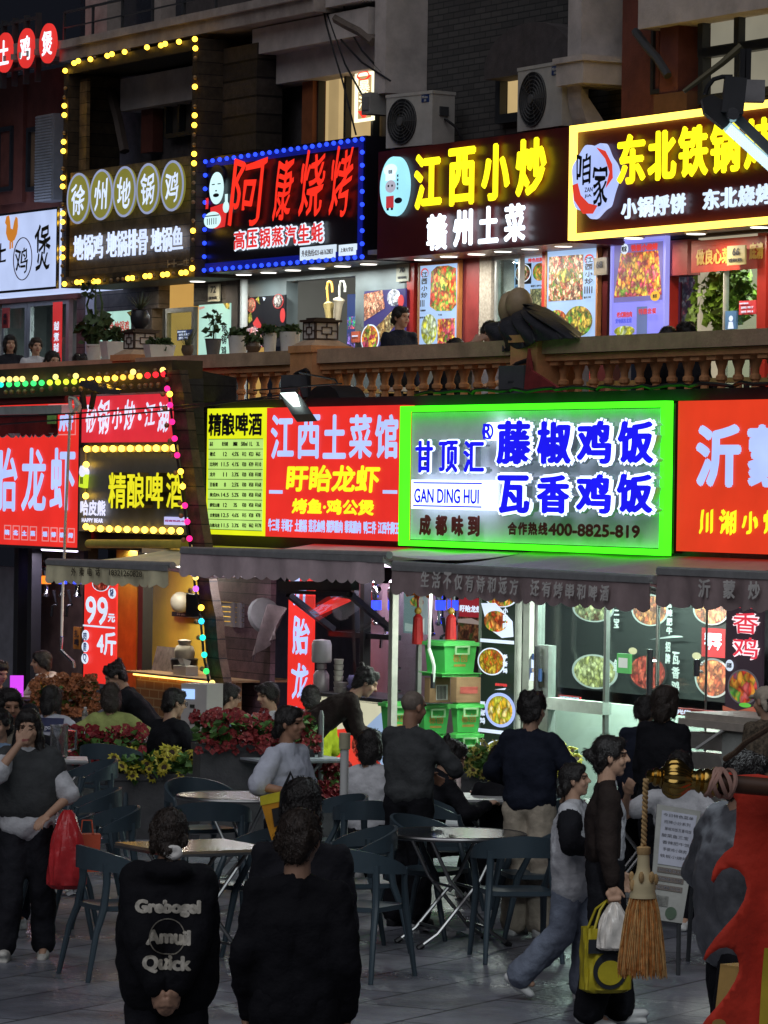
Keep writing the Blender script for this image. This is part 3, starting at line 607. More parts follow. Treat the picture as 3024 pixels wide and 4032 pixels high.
for s_,c,x0,y0,x1,y1 in (('江','b',958,920,1112,1232),('西','b',1160,885,1312,1212),('小','b',1358,862,1516,1182),('炒','c',168,830,340,1152)):
    q=r2(VB-.15,c,x0,y0,x1,y1); mb=MB(); mb.text(s_,q[0],q[1],q[2],q[3],VB-.16,.062,thick=.014); t.part('letter',mb,YEL)
for s_,c,x0,y0,x1,y1 in (('赣','b',1032,1275,1146,1480),('州','b',1188,1250,1296,1458),('土','b',1338,1230,1450,1440),('菜','c',98,1215,216,1430)):
    q=r2(VB-.15,c,x0,y0,x1,y1); mb=MB(); mb.text(s_,q[0],q[1],q[2],q[3],VB-.16,.042,thick=.014); t.part('letter',mb,WHT)
q=r2(VB-.13,'b',764,940,915,1275); X=lambda x:q[0]+(q[1]-q[0])*x; Z=lambda z:q[3]-(q[3]-q[2])*z; RX=q[1]-q[0]; RZ=q[3]-q[2]
mb=MB(); mb.disc(X(.5),Z(.5),RX*.5,RZ*.5,VB-.16,VB-.1); e0=t.part('emblem',mb,emit('emblem_cyan',(.36,.80,.95),1.15))
mb=MB(); mb.disc(X(.40),Z(.22),RX*.25,RZ*.10,VB-.164,VB-.1605); mb.box(X(.22),X(.60),VB-.164,VB-.1605,Z(.40),Z(.24)); t.part('cook_hat',mb,emit('emblem_whitehat',(.7,.9,1),1.2,False),e0)
mb=MB(); mb.disc(X(.42),Z(.50),RX*.19,RZ*.105,VB-.166,VB-.1605); t.part('cook_face',mb,emit('emblem_skin',(.45,.45,.55),1.0,False),e0)
mb=MB(); mb.box(X(.26),X(.54),VB-.165,VB-.1605,Z(.86),Z(.66)); t.part('cook_apron',mb,emit('emblem_apron',(.5,.04,.05),1.0,False),e0)
mb=MB(); mb.text('赣',X(.34),X(.50),Z(.29),Z(.22),VB-.167,.003); mb.disc(X(.72),Z(.75),RX*.14,RZ*.05,VB-.165,VB-.1605); mb.disc(X(.35),Z(.49),RX*.03,RZ*.02,VB-.169,VB-.1665); mb.disc(X(.49),Z(.49),RX*.03,RZ*.02,VB-.169,VB-.1665)
for i,ch in enumerate('够辣够味'): mb.text(ch,X(.67),X(.73),Z(.36+.07*i),Z(.31+.07*i),VB-.1665,.003)
mb.box(X(.28),X(.36),VB-.164,VB-.1605,Z(.90),Z(.86)); mb.box(X(.44),X(.52),VB-.164,VB-.1605,Z(.90),Z(.86)); t.part('cook_lines',mb,mat('emblem_dark',(.03,.04,.08),.5),e0)
a=rect(VB-.15,[P('c',490,745),P('c',1659,598),P('c',480,1425),P('c',1659,1330)])
uR=a[1]+1.6
t=T('shop_sign','maroon shop sign with bold yellow characters inside a glowing yellow tube frame','shop sign',(a[0],VB-.15,a[2]))
mb=MB(); mb.box(a[0]+.05,uR,VB-.1,VB+.5,a[2]+.05,a[3]-.05); t.part('panel',mb,maroon)
mb=MB(); mb.frame(a[0],uR,a[2],a[3],.055,VB-.17,VB-.09,.065); t.part('light_frame',mb,YELw)
for s_,x0,y0,x1,y1 in (('东',780,805,940,1085),('北',962,785,1122,1062),('铁',1142,755,1312,1040),('锅',1332,735,1500,1018),('炖',1535,710,1700,990)):
    q=r2(VB-.13,'c',x0,y0,x1,y1); mb=MB(); mb.text(s_,q[0],q[1],q[2],q[3],VB-.16,.055,pen='round',thick=.014); t.part('letter',mb,YEL)
for s_,x0,y0,x1,y1 in (('小锅烀饼',788,1160,1175,1265),('东北烧烤',1272,1105,1690,1222)):
    q=r2(VB-.13,'c',x0,y0,x1,y1)
    n=len(s_); dz=onv(P('c',x0,y0-40),VB)[1]
    for i,ch in enumerate(s_):
        pa=onv(P('c',x0+(x1-x0)*(i+.04)/n,y0+22-(x0+(x1-x0)*i/n-x0)*.10),VB-.13); pb=onv(P('c',x0+(x1-x0)*(i+.96)/n,y0+135-(x0+(x1-x0)*i/n-x0)*.10),VB-.13)
        mb=MB(); mb.text(ch,pa[0],pb[0],pb[1],pa[1],VB-.14,.028,thick=.012); t.part('letter',mb,emit('lit_letter_cool2',(.66,.80,.98),1.2))
q=r2(VB-.13,'c',508,860,768,1285); X=lambda x:q[0]+(q[1]-q[0])*x; Z=lambda z:q[3]-(q[3]-q[2])*z; RX=q[1]-q[0]; RZ=q[3]-q[2]
mb=MB(); rng=random.Random(3)
mb.prism([(X(.5+.5*(1+.07*math.sin(5*an+1))*math.cos(an)*.95),Z(.5-.5*(1+.07*math.sin(7*an))*math.sin(an)*.95)) for an in [2*math.pi*k/60 for k in range(60)]],VB-.17,VB-.11); e0=t.part('emblem',mb,emit('emblem_lilac',(.42,.52,.92),1.1))
mb=MB(); mb.prism([(X(.05),Z(.54)),(X(.17),Z(.52)),(X(.24),Z(.68)),(X(.42),Z(.80)),(X(.62),Z(.84)),(X(.52),Z(.94)),(X(.30),Z(.93)),(X(.10),Z(.74))],VB-.174,VB-.1705)
mb.prism([(X(.58),Z(.08)),(X(.78),Z(.14)),(X(.93),Z(.32)),(X(.95),Z(.5)),(X(.80),Z(.62)),(X(.88),Z(.42)),(X(.78),Z(.24))],VB-.174,VB-.1705); t.part('emblem_brushmark',mb,emit('emblem_red',(.70,.05,.03),1.0,False),e0)
mb=MB(); mb.text('咱',X(.14),X(.48),Z(.56),Z(.12),VB-.178,.02,pen='brush'); mb.text('家',X(.52),X(.86),Z(.86),Z(.30),VB-.178,.02,pen='brush'); mb.text('ZAN',X(.34),X(.52),Z(.65),Z(.59),VB-.178,.003); mb.text('JIA',X(.34),X(.50),Z(.73),Z(.68),VB-.178,.003); t.part('lettering',mb,BLK,e0)
uTR=onv((3400,1500),VT)[0]; uTL=onv((-300,1500),VT)[0]
WR=onv(P('f',540,500),VT)[1]                      # rail top height
tf=MB(); tf.box(uTL,uTR,VT-.15,VW+4.5,FLOOR-.30,FLOOR); o=tf.obj('terrace_slab',mat('terrace_tiles',(.22,.18,.15),.7),None,(uTL,VT,FLOOR)); o.location=W(uTL,VT,FLOOR); o.rotation_euler=(0,0,-TH); tag(o,None,None,kind='structure')
orange_st=mat('terracotta_stone',(.62,.29,.125),.8,var=.22,scale=4,bump=.25)
rail_st=mat('rail_stone',(.46,.31,.20),.85,var=.3,scale=3,bump=.25)
B2=T('balustrade','long orange stone balustrade with turned balusters running above the stall signs','balustrade',(uTL,VT,FLOOR))
mb=MB(); mb.box(uTL,uTR,VT-.17,VT+.17,WR-.14,WR); B2.part('handrail',mb,rail_st)
mb=MB(); mb.box(uTL,uTR,VT-.13,VT+.13,WR-.205,WR-.145)
n=int((uTR-uTL)/.26)
for k in range(n):
    uu=uTL+k*.26
    mb.box(uu,uu+.14,VT-.11,VT+.11,WR-.245,WR-.206)
B2.part('under_rail',mb,orange_st)
mb=MB(); mb.box(uTL,uTR,VT-.14,VT+.14,FLOOR+.0,FLOOR+.12); B2.part('plinth',mb,orange_st)
uposts=[onv(P('e',395,560),VT)[0],onv(P('1',1200,760),VT)[0],onv(P('f',330,600),VT)[0]]
prof=[(.062,0),(.062,.03),(.045,.05),(.062,.12),(.070,.20),(.058,.30),(.036,.42),(.032,.46),(.05,.475),(.05,.50),(.034,.515),(.034,.55),(.055,.60),(.06,.62)]
HB=WR-.245-(FLOOR+.12); k0=HB/.62; nb=0
ubs=onv((690,1500),VT)[0]
for k in range(n):
    uu=uTL+k*.26+.07
    if uu<ubs or any(abs(uu-p)<.30 for p in uposts) or nb>=98: continue
    nb+=1; mb=MB(); mb.lathe([(r,z*k0) for r,z in prof],(uu,VT,FLOOR+.12),10); B2.part('baluster',mb,orange_st)
mb=MB(); mb.box(uTL,ubs-.2,VT-.1,VT+.1,FLOOR+.121,WR-.247); B2.part('solid_panel',mb,rail_st)
for p in uposts:
    mb=MB(); mb.box(p-.24,p+.24,VT-.22,VT+.22,FLOOR-.02,WR-.03); mb.box(p-.25,p+.25,VT-.24,VT+.24,WR-.029,WR+.04); B2.part('post',mb,orange_st)
def lantern(label,p,g='lanterns on the balustrade posts'):
    t=T('post_lantern',label,'lantern',(p,VT,WR+.04),g)
    mb=MB(); mb.hexa([(p-.22,VT-.22,WR+.041),(p+.22,VT-.22,WR+.041),(p+.22,VT+.22,WR+.041),(p-.22,VT+.22,WR+.041)],[(p-.13,VT-.13,WR+.10),(p+.13,VT-.13,WR+.10),(p+.13,VT+.13,WR+.10),(p-.13,VT+.13,WR+.10)]); t.part('stone_cap',mb,rail_st)
    z0=WR+.105; k_=.68; mb=MB(); mb.box(p-.129,p+.129,VT-.129,VT+.129,z0,z0+.177); t.part('glass_box',mb,mat('lantern_glass',(.62,.56,.50),.5))
    mb=MB(); mb.box(p-.16,p+.16,VT-.16,VT+.16,z0+.178,z0+.20); mb.box(p-.11,p+.11,VT-.11,VT+.11,z0+.20,z0+.22); t.part('lid',mb,mat('lantern_brown',(.06,.035,.025),.5))
    mb=MB()
    for f in (0,1):
        def BX(a,b,c,d):
            if f==0: mb.box(p+a*k_,p+b*k_,VT-.138,VT-.130,z0+c*k_,z0+d*k_)
            else: mb.box(p+.130,p+.138,VT+a*k_,VT+b*k_,z0+c*k_,z0+d*k_)
        BX(-.19,.19,0,.018);BX(-.19,.19,.242,.26);BX(-.19,-.172,.018,.242);BX(.172,.19,.018,.242)
        BX(-.09,.09,.075,.09);BX(-.09,.09,.175,.19);BX(-.09,-.075,.09,.175);BX(.075,.09,.09,.175)
        BX(-.008,.008,.018,.075);BX(-.008,.008,.19,.242);BX(-.172,-.09,.125,.138);BX(.09,.172,.125,.138)
    t.part('lattice',mb,mat('lantern_brown',(.06,.035,.025),.5))
lantern('square lattice lantern on the balustrade post before the open doorway with umbrellas',uposts[0])
lantern('square lattice lantern at the left, carrying a dark bowl of spiky leaves',uposts[1])
def uF(x,v=VW): return onv((x,1250),v)[0]
SF=T('shop_front_row','row of terrace shop fronts with timber, grey and red cladding under the upper signs','shop fronts',(uF(-200),VW,FLOOR))
Htop=5.66
def clad(name,x0,x1,m,w0=FLOOR,w1=Htop,v0=VW-.06,v1=VW+.1):
    mb=MB(); mb.box(uF(x0),uF(x1),v0,v1,w0,w1); return SF.part(name,mb,m)
def wy(c,x,y,v=VW): return onv(P(c,x,y),v)[1]
# soffit under the signs
mb=MB(); mb.box(uF(300),uF(3400),VB-.05,VW,Htop+.05,Htop+.10); SF.part('soffit',mb,mat('soffit_grey',(.30,.30,.30),.5))
# shop 1: timber
tim=wood('shop_timber',(.085,.07,.06),.17,.6)
clad('timber_cladding',318,350,tim); clad('timber_cladding',352,392,mat('white_jamb',(.45,.45,.5),.6)); 
clad('timber_cladding',394,640,tim,wy('1',1000,385),Htop); clad('timber_cladding',530,612,tim,FLOOR,wy('1',1000,386),VW-.05)
clad('timber_cladding',778,925,tim,wy('2',300,440)); clad('timber_cladding',906,954,darkwall,v0=VW-.065)
pipe=MB(); q=onv(P('2',568,450),VW-.2); pipe.tube([(q[0],VW-.2,FLOOR),(q[0],VW-.2,Htop)],.05,10); SF.part('rain_pipe',pipe,mat('pipe_white',(.45,.45,.44),.5))
# shop 2: grey panels
clad('grey_panel',965,1140,greywall,wy('2',760,365)); clad('grey_panel',1122,1143,greywall,v0=VW-.061)
clad('grey_panel',1143,1416,greywall,wy('2',1250,215)); clad('grey_panel',1416,1612,greywall); 
clad('dark_jamb',1612,1626,black,v0=VW-.07)
# shop 3: red frames
for x0,x1 in ((1624,1652),(1806,1835)): clad('red_post',x0,x1,redp,v0=VW-.08)
clad('red_wall',1835,1902,mat('dull_red_wall',(.20,.03,.03),.5)); clad('door_jamb',1904,1950,mat('beige_curtain',(.34,.31,.26),.8,var=.3,scale=30)); 
for x0,x1 in ((2156,2182),(2348,2362)): clad('red_post',x0,x1,redp,v0=VW-.08)
clad('red_wall',2362,2400,maroon,v0=VW-.075)
clad('red_post',2396,2415,maroon,v0=VW-.08); clad('red_post',2610,2638,redp,v0=VW-.08); clad('red_wall',2638,2722,mat('dull_red_wall',(.20,.03,.03),.5),wy('4',900,405)); clad('red_post',3005,3040,redp,v0=VW-.08)
# lower walls and rooms behind the glass
def room(x0,x1,depth,m,w0=FLOOR,w1=Htop,floor=True):
    mb=MB(); a,b=uF(x0),uF(x1); mb.box(a,b,VW+depth,VW+depth+.05,w0,w1); mb.box(a-.05,a,VW+.1,VW+depth+.05,w0,w1); mb.box(b,b+.05,VW+.1,VW+depth+.05,w0,w1); mb.box(a-.05,b+.05,VW+.1,VW+depth+.05,w1,w1+.04); return SF.part('room_wall',mb,m)
room(-120,312,1.2,mat('room_grey',(.42,.42,.40),.8)); room(640,776,.9,emit('orange_room_glow',(.56,.33,.09),.9)); room(1143,1416,1.1,emit('room_cream_dim_glow',(.085,.085,.075),1.0)); room(1904,2156,1.0,mat('room_grey2',(.40,.39,.37),.8)); room(2724,3004,1.5,emit('room_cream_glow',(.40,.35,.25),.9))  # emissive walls carry the room light in their own colour
a=r2(VW+.5,'2',1185,258,1275,640); mb=MB(); mb.box(a[0],a[1],VW+.5,VW+.55,a[2],a[3]); SF.part('room_wall',mb,emit('room_cream_lit_glow',(.42,.36,.21),1.0))  # brighter wall piece, room light put into its glowing colour
# glazed doors
def glazed(x0,x1,wtop,m=frameblk,fw=.06,v=VW-.02,leaf=1):
    a,b=uF(x0),uF(x1)
    mb=MB(); mb.frame(a,b,FLOOR,wtop,fw,v-.03,v+.03); f=SF.part('door',mb,m)
    mb=MB(); mb.box(a+fw,b-fw,v-.006,v+.006,FLOOR+fw,wtop-fw); SF.part('pane',mb,winglass,f)
    mb=MB(); mb.box(b-fw-.05,b-fw-.02,v-.09,v-.05,FLOOR+.8,FLOOR+1.2); SF.part('handle',mb,steel,f)
glazed(120,285,wy('1',430,270),mat('door_grey',(.30,.29,.28),.5),.10); glazed(20,118,wy('1',100,320),mat('door_grey',(.30,.29,.28),.5),.07)
glazed(664,776,wy('1',1550,355),mat('door_alu',(.45,.47,.46),.35,metal=.6)); glazed(1960,2060,wy('3',1000,100),mat('door_alu',(.45,.47,.46),.35,metal=.6),.04); glazed(2862,3004,wy('4',1500,320),mat('door_glass_edge',(.5,.5,.5),.3),.015)
lamp(SF.e,tuple(a-b for a,b in zip((uF(200),VW+.6,Htop-.1),SF.o)),34,(.92,.95,1.0),.5); lamp(SF.e,tuple(a-b for a,b in zip((uF(2030),VW+.5,Htop-.1),SF.o)),20,(1,.96,.88),.4); lamp(SF.e,tuple(a-b for a,b in zip((uF(2860),VW+.7,Htop-.1),SF.o)),26,(1,.92,.75),.4)
# lit soffit of the far left shop
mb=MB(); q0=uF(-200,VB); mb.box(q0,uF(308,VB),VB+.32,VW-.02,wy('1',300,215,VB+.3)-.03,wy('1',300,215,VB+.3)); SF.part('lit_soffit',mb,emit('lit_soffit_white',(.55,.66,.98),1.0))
# decoration: hanging ornament, couplet strips
def card(name,label,cat,rc,v,m,items=(),thick=.02,frame=None,group=None):
    t=T(name,label,cat,(rc[0],v,rc[2]),group)
    mb=MB(); mb.box(rc[0],rc[1],v,v+thick,rc[2],rc[3]); t.part('panel',mb,m)
    if frame is not None: mb=MB(); mb.frame(rc[0]-.035,rc[1]+.035,rc[2]-.035,rc[3]+.035,.034,v-.012,v+thick+.02); t.part('frame',mb,frame)
    X=lambda x:rc[0]+(rc[1]-rc[0])*x; Z=lambda y:rc[3]-(rc[3]-rc[2])*y; RX=rc[1]-rc[0]; RZ=rc[3]-rc[2]
    lay=0
    for it in items:
        lay+=1; vv=v-.003-.0022*lay; mb=MB()
        if it[0]=='dish':
            _,x,y,rx,ry,m1=it[:6]; rim=it[6] if len(it)>6 else None
            if rim is not None:
                mb.disc(X(x),Z(y),rx*RX*1.12,ry*RZ*1.10,vv,vv+.002); t.part('plate_print',mb,rim); lay+=1; vv-=.0022; mb=MB()
            mb.disc(X(x),Z(y),rx*RX,ry*RZ,vv,vv+.002); t.part('dish_print',mb,m1)
        elif it[0]=='rect':
            _,x0,y0,x1,y1,m1=it; mb.box(X(x0),X(x1),vv,vv+.002,Z(y1),Z(y0)); t.part('print_block',mb,m1)
        elif it[0]=='poly':
            _,pts,m1=it; mb.prism([(X(a),Z(b)) for a,b in pts],vv,vv+.002); t.part('print_shape',mb,m1)
        elif it[0]=='text':
            _,s_,x0,y0,x1,y1,m1,bd=it; mb.text(s_,X(x0),X(x1),Z(y1),Z(y0),vv,bd); t.part('lettering',mb,m1)
        elif it[0]=='vtext':
            _,s_,x0,y0,x1,y1,m1,bd=it; n=len(s_)
            for i,ch in enumerate(s_): mb.text(ch,X(x0),X(x1),Z(y0+(y1-y0)*(i+.93)/n),Z(y0+(y1-y0)*(i+.07)/n),vv,bd,pen='brush' if bd>.01 else 'round')
            t.part('lettering',mb,m1)
    return t
F1=food('dish_stirfry',['#c8461a','#e0662a','#8a2412','#f0a050','#3f9a2a','#d23418','#a83a18'],17)
F2=food('dish_dark_beef',['#5a1e18','#8a2c20','#2e7a2c','#b8322a','#d8c8a0','#3a1612','#7a3a2a'],24)
F3=food('dish_greens',['#2f8a28','#57b83a','#8a4a2a','#1f6a1c','#d8c050','#6a2a18'],19)
F4=food('dish_yellow_soup',['#c8c81e','#b8b41a','#98a83a','#c8d8c0','#8a9420','#d0d040'],15)
F5=food('dish_red_mix',['#b81e28','#e03a2a','#d87a30','#e8c84a','#8a1422','#c85070','#70a030'],19)
F6=food('dish_skewers',['#8a3a22','#b86a4a','#d8a888','#5a2418','#c87a5a','#3a1a18'],26)
F7=food('dish_grey_greens',['#4a5a3a','#7a7a58','#2f3a28','#98906a','#5a6a40'],26)
LB=emit('poster_pale_blue',(.36,.52,.80),1.0); LBV=emit('poster_violet',(.26,.26,.86),1.0); PW=emit('poster_white',(.70,.80,.95),1.0); PB=emit('poster_black',(.012,.012,.016),1.0)
DK=mat('poster_ink',(.02,.02,.03),.6); RB=emit('poster_red',(.62,.05,.05),1.0)
woodframe=mat('orange_wood_frame',(.35,.14,.04),.5)
# poster 1
card('menu_poster','tall lit poster with a big orange stir fry, a yellow soup and a small plate','poster',r2(VW-.12,'e',988,72,1206,548),VW-.12,LB,
  [('poly',[(.30,.08),(.45,.02),(.75,.02),(.95,.06),(.97,.50),(.85,.57),(.45,.56),(.28,.50)],F1),('dish',.27,.78,.21,.185,F4),('rect',.50,.66,.95,.97,F5),('dish',.14,.09,.10,.06,RB),('dish',.15,.10,.08,.05,LB),
   ('vtext','江西小炒',.07,.07,.23,.40,DK,.012),('text','干锅肥肠虾',.05,.535,.20,.56,DK,.003),('text','酸菜鱼',.05,.62,.2,.645,DK,.003),('text','牛肉',.54,.60,.64,.625,DK,.003),('poly',[(.06,.42),(.08,.42),(.08,.50),(.06,.50)],DK),('poly',[(.11,.42),(.13,.42),(.13,.50),(.11,.50)],DK),('poly',[(.16,.42),(.18,.42),(.18,.50),(.16,.50)],DK),('poly',[(.55,.22),(.66,.12),(.80,.24),(.74,.34),(.6,.30)],F3)],frame=woodframe)
card('menu_poster','square lit menu poster of four small dishes seen behind the glass door','poster',r2(VW+.3,'3',1018,130,1300,588),VW+.3,LB,
  [('text','特色招牌菜',.42,.01,.98,.09,RB,.01),('rect',.05,.10,.52,.47,DK),('dish',.28,.27,.21,.15,F2,PW),('dish',.78,.27,.20,.16,F1),('dish',.27,.72,.22,.15,F1,PW),('rect',.53,.57,.97,.92,F7),('text','江西小炒',.08,.49,.34,.53,DK,.003),('text','酸萝卜炒牛肉',.56,.50,.92,.54,DK,.003),('text','农家小炒',.1,.93,.4,.97,DK,.003),('text','小炒香干',.6,.935,.85,.975,DK,.003)])
card('menu_poster','tall lit poster with dark red beef above orange chicken and green beans','poster',r2(VW-.12,'4',-235,200,180,945),VW-.12,LB,
  [('rect',.04,.06,.73,.56,F2),('dish',.36,.28,.14,.08,F3),('dish',.22,.80,.22,.14,F1),('dish',.66,.80,.28,.17,F3),('dish',.86,.12,.09,.055,RB),('dish',.87,.13,.075,.045,LB),('vtext','江西小炒',.79,.09,.95,.40,DK,.012),('text','嘉庆子鸡',.78,.53,.92,.555,DK,.003),('poly',[(.79,.42),(.81,.42),(.81,.50),(.79,.50)],DK),('poly',[(.84,.42),(.86,.42),(.86,.50),(.84,.50)],DK),('poly',[(.89,.42),(.91,.42),(.91,.50),(.89,.50)],DK),('poly',[(.94,.42),(.96,.42),(.96,.50),(.94,.50)],DK)],frame=woodframe)
q=r2(VW-.12,'4',330,118,762,935)
card('menu_poster','tall violet edged poster of an iron tray full of red spicy meat','poster',q,VW-.12,LBV,
  [('rect',.03,.03,.97,.62,emit('poster_tray',(.16,.14,.38),1.0)),('poly',[(.16,.12),(.88,.12),(.96,.57),(.04,.57)],F5),('text','铁板小烧烤',.36,.04,.88,.115,RB,.02),('dish',.24,.08,.07,.055,PW),('text','咱家',.19,.05,.29,.11,DK,.006),('dish',.85,.58,.09,.05,emit('badge_gold',(.75,.42,.05),1.0)),('text','推荐',.81,.56,.89,.60,DK,.003),('text','老式锅包肉',.12,.72,.42,.78,RB,.01),('text','爱地锅东北菜',.10,.79,.42,.84,emit('poster_blueink',(.10,.12,.7),1.0),.008),('dish',.28,.92,.20,.055,F4),('rect',.52,.68,.72,.97,emit('poster_bluegrey',(.12,.16,.34),1.0)),('text','特惠套餐',.56,.70,.90,.76,RB,.006)],frame=emit('poster_violet_edge',(.30,.30,.80),1.0))
card('skewer_poster','lit poster of grilled skewers and oysters by the grey doorway','poster',r2(VW-.12,'e',655,222,895,566),VW-.12,emit('poster_deepviolet',(.05,.04,.16),1.0),
  [('poly',[(.0,.05),(.45,.0),(.52,.30),(.02,.50)],F6),('poly',[(.30,.62),(.78,.30),(.92,.50),(.42,.86)],food('dish_eggplant',['#8a5a28','#c8a060','#5a3418','#d8c890'],19)),('dish',.74,.14,.16,.14,food('dish_oyster',['#c8c8d0','#8a8a98','#e0e0e8','#4a4a58'],26)),('dish',.18,.80,.20,.22,F5,PW),('dish',.92,.20,.07,.10,RB),('poly',[(.06,.66),(.14,.55),(.22,.70),(.14,.82)],F3)])
card('food_poster','dark lit poster with tomatoes, basil and pink shellfish behind the potted plants','poster',r2(VW-.12,'2',618,372,918,792),VW-.12,PB,
  [('dish',.06,.16,.11,.13,F6,RB),('dish',.82,.12,.13,.13,food('dish_white_seed',['#1a0c0c','#d8d0c8','#3a1812'],39),RB),('dish',.96,.40,.07,.14,RB),('poly',[(.20,.06),(.28,.0),(.33,.16),(.26,.12)],F3),('poly',[(.0,.34),(.08,.30),(.12,.46),(.02,.52)],F3),('poly',[(.14,.52),(.26,.40),(.38,.56),(.34,.70),(.2,.62)],RB),('poly',[(.0,.62),(.22,.58),(.38,.70),(.42,1.0),(.0,1.0)],food('dish_ice',['#b8b8e8','#e8e0f0','#d86a6a','#f0c8b0','#8a80c8'],22)),('poly',[(.72,.64),(.80,.60),(.95,.74),(.86,.78)],food('dish_pink',['#e0808a','#c04050','#f0b0b0'],30)),('poly',[(.42,.02),(.50,.04),(.46,.10)],PW)])
card('plant_poster','pale green lit panel with a plant drawing beside the orange doorway','poster',r2(VW-.08,'2',182,440,445,890),VW-.08,emit('panel_mint',(.42,.70,.60),1.0),
  [('vtext','特色地锅鸡',.34,.17,.40,.58,emit('mint_grey',(.2,.33,.30),1.0),.002),('vtext','鲜香味美',.44,.19,.50,.60,emit('mint_grey',(.2,.33,.30),1.0),.002),('vtext','地锅鸡',.76,.36,.92,.97,DK,.015),('poly',[(.80,.0),(1.0,.0),(1.0,.12),(.9,.10)],F3),('poly',[(.02,.04),(.2,.03),(.22,.06),(.05,.09)],emit('mint_pink',(.6,.3,.25),1.0)),('rect',.57,.22,.60,.66,emit('mint_grey',(.2,.33,.30),1.0))])
card('window_panel','pale green lit window panel reading special pot chicken in red','window panel',r2(VW-.03,'1',866,392,1154,770),VW-.03,emit('panel_mint',(.42,.70,.60),1.0),
  [('text','特色地锅鸡',.13,.22,.85,.46,emit('mint_red',(.45,.05,.04),1.0),.012),('poly',[(.78,.04),(.98,.0),(1.0,.12),(.88,.14)],F3),('rect',.375,.0,.38,1.0,emit('mint_grey',(.2,.33,.30),1.0))])
q=r2(VW-.03,'1',612,312,676,838)
card('couplet_strip','red vertical strip with white characters at the right of the left glass door','banner',q,VW-.3,emit('couplet_red',(.55,.03,.03),.9),[('vtext','越煮越香',.2,.30,.85,1.0,PW,.012)])
q=r2(VW-.06,'1',52,358,106,527)
card('couplet_strip','short red strip with gold writing between the two left doors','banner',q,VW-.12,mat('couplet_red_dull',(.45,.05,.04),.6),[('vtext','福到',.25,.25,.75,.85,DK,.006)])
card('number_plate','cream house number plate 72 on the timber wall','number plate',r2(VW-.1,'2',260,262,355,405),VW-.1,mat('plate_cream',(.55,.52,.40),.5),[('text','72',.25,.12,.75,.52,DK,.012),('text','锦秋路',.15,.70,.85,.88,DK,.003)],thick=.02)
card('number_plate','dull cream house number plate beside the skewer poster','number plate',r2(VW-.1,'e',846,62,918,160),VW-.1,mat('plate_dull',(.26,.24,.18),.5),[('text','70',.28,.2,.7,.5,DK,.008),('text','锦秋路',.15,.70,.85,.85,DK,.003)])
card('number_plate','dark bronze house number plate 68 between the two tall posters','number plate',r2(VW-.13,'4',183,255,292,396),VW-.16,mat('plate_bronze',(.16,.13,.09),.5),[('text','68',.2,.2,.7,.6,DK,.010)])
card('number_plate','olive house number plate 66 over the red door banner','number plate',r2(VW-.1,'4',1380,155,1530,310),VW-.20,mat('plate_olive',(.34,.30,.15),.5),[('text','66',.32,.12,.72,.52,DK,.010),('text','锦秋路',.1,.65,.9,.85,DK,.004)])
card('door_banner','red banner with gold characters above the right glass door','banner',r2(VW-.04,'4',1030,110,1659,340),VW-.08,mat('banner_red',(.40,.035,.02),.5),[('text','做良心菜',.07,.28,.55,.78,mat('gold_letter',(.6,.38,.08),.4),.02),('text','底清',.80,.20,.99,.72,mat('gold_letter',(.6,.38,.08),.4),.02)])
card('door_notice','small red notice with two rows of numbers stuck on the right door','notice',r2(VW-.06,'4',1410,622,1550,735),VW-.06,mat('notice_red',(.62,.05,.07),.5),[('text','2895 9917',.15,.42,.9,.58,PW,.002),('text','2895 9914',.15,.72,.9,.88,PW,.002),('text','投诉举报热线',.08,.14,.62,.26,PW,.002)])
card('door_notice','small blue notice with white numbers stuck on the orange doorway glass','notice',r2(VW-.07,'2',-5,655,112,738),VW-.07,mat('notice_blue',(.03,.07,.28),.5),[('text','2895 9917',.15,.36,.92,.58,PW,.002),('text','2895 9914',.15,.68,.92,.90,PW,.002),('text','投诉举报电话',.08,.10,.7,.26,PW,.002)])
card('door_notice','small orange red notice low in the grey doorway near the blue stand','notice',r2(VW-.1,'2',1492,668,1558,758),VW-.1,mat('notice_orange',(.62,.12,.06),.5),[('text','88888',.15,.35,.9,.5,PW,.001)])
card('door_notice','blue portrait notice low on the right glass door','notice',r2(VW-.06,'4',1292,710,1385,862),VW-.06,mat('notice_blue2',(.08,.20,.45),.5),[('dish',.55,.42,.18,.16,PW),('poly',[(.3,.98),(.38,.6),(.72,.6),(.82,.98)],PW)])
card('menu_stand','upright blue menu panel with bright pink and green pictures inside the grey doorway','menu stand',r2(VW+.3,'2',1458,348,1562,826),VW+.3,emit('stand_blue',(.025,.045,.16),1.0),[('rect',.05,.40,.95,.62,food('stand_pics',['#e02a6a','#2ad86a','#181838','#3a58d8','#e05a2a'],35)),('rect',.1,.68,.9,.96,food('stand_pics2',['#a02a5a','#28306a','#181838','#9a7ad8'],30))])
# round ornament on the left door
q=r2(VW-.1,'1',440,598,500,660); mb=MB(); mb.disc((q[0]+q[1])/2,(q[2]+q[3])/2,(q[1]-q[0])/2,(q[3]-q[2])/2,VW-.11,VW-.09); mb.tube([((q[0]+q[1])/2,VW-.1,q[2]),((q[0]+q[1])/2,VW-.1,q[2]-.22)],.02,6); mb.tube([((q[0]+q[1])/2,VW-.1,q[3]),((q[0]+q[1])/2,VW-.1,q[3]+.15)],.008,6)
single('door_ornament','round red ornament with a tassel hanging on the left glass door','ornament',mb,mat('ornament_red',(.40,.03,.03),.6),(q[0],VW-.1,q[2]))
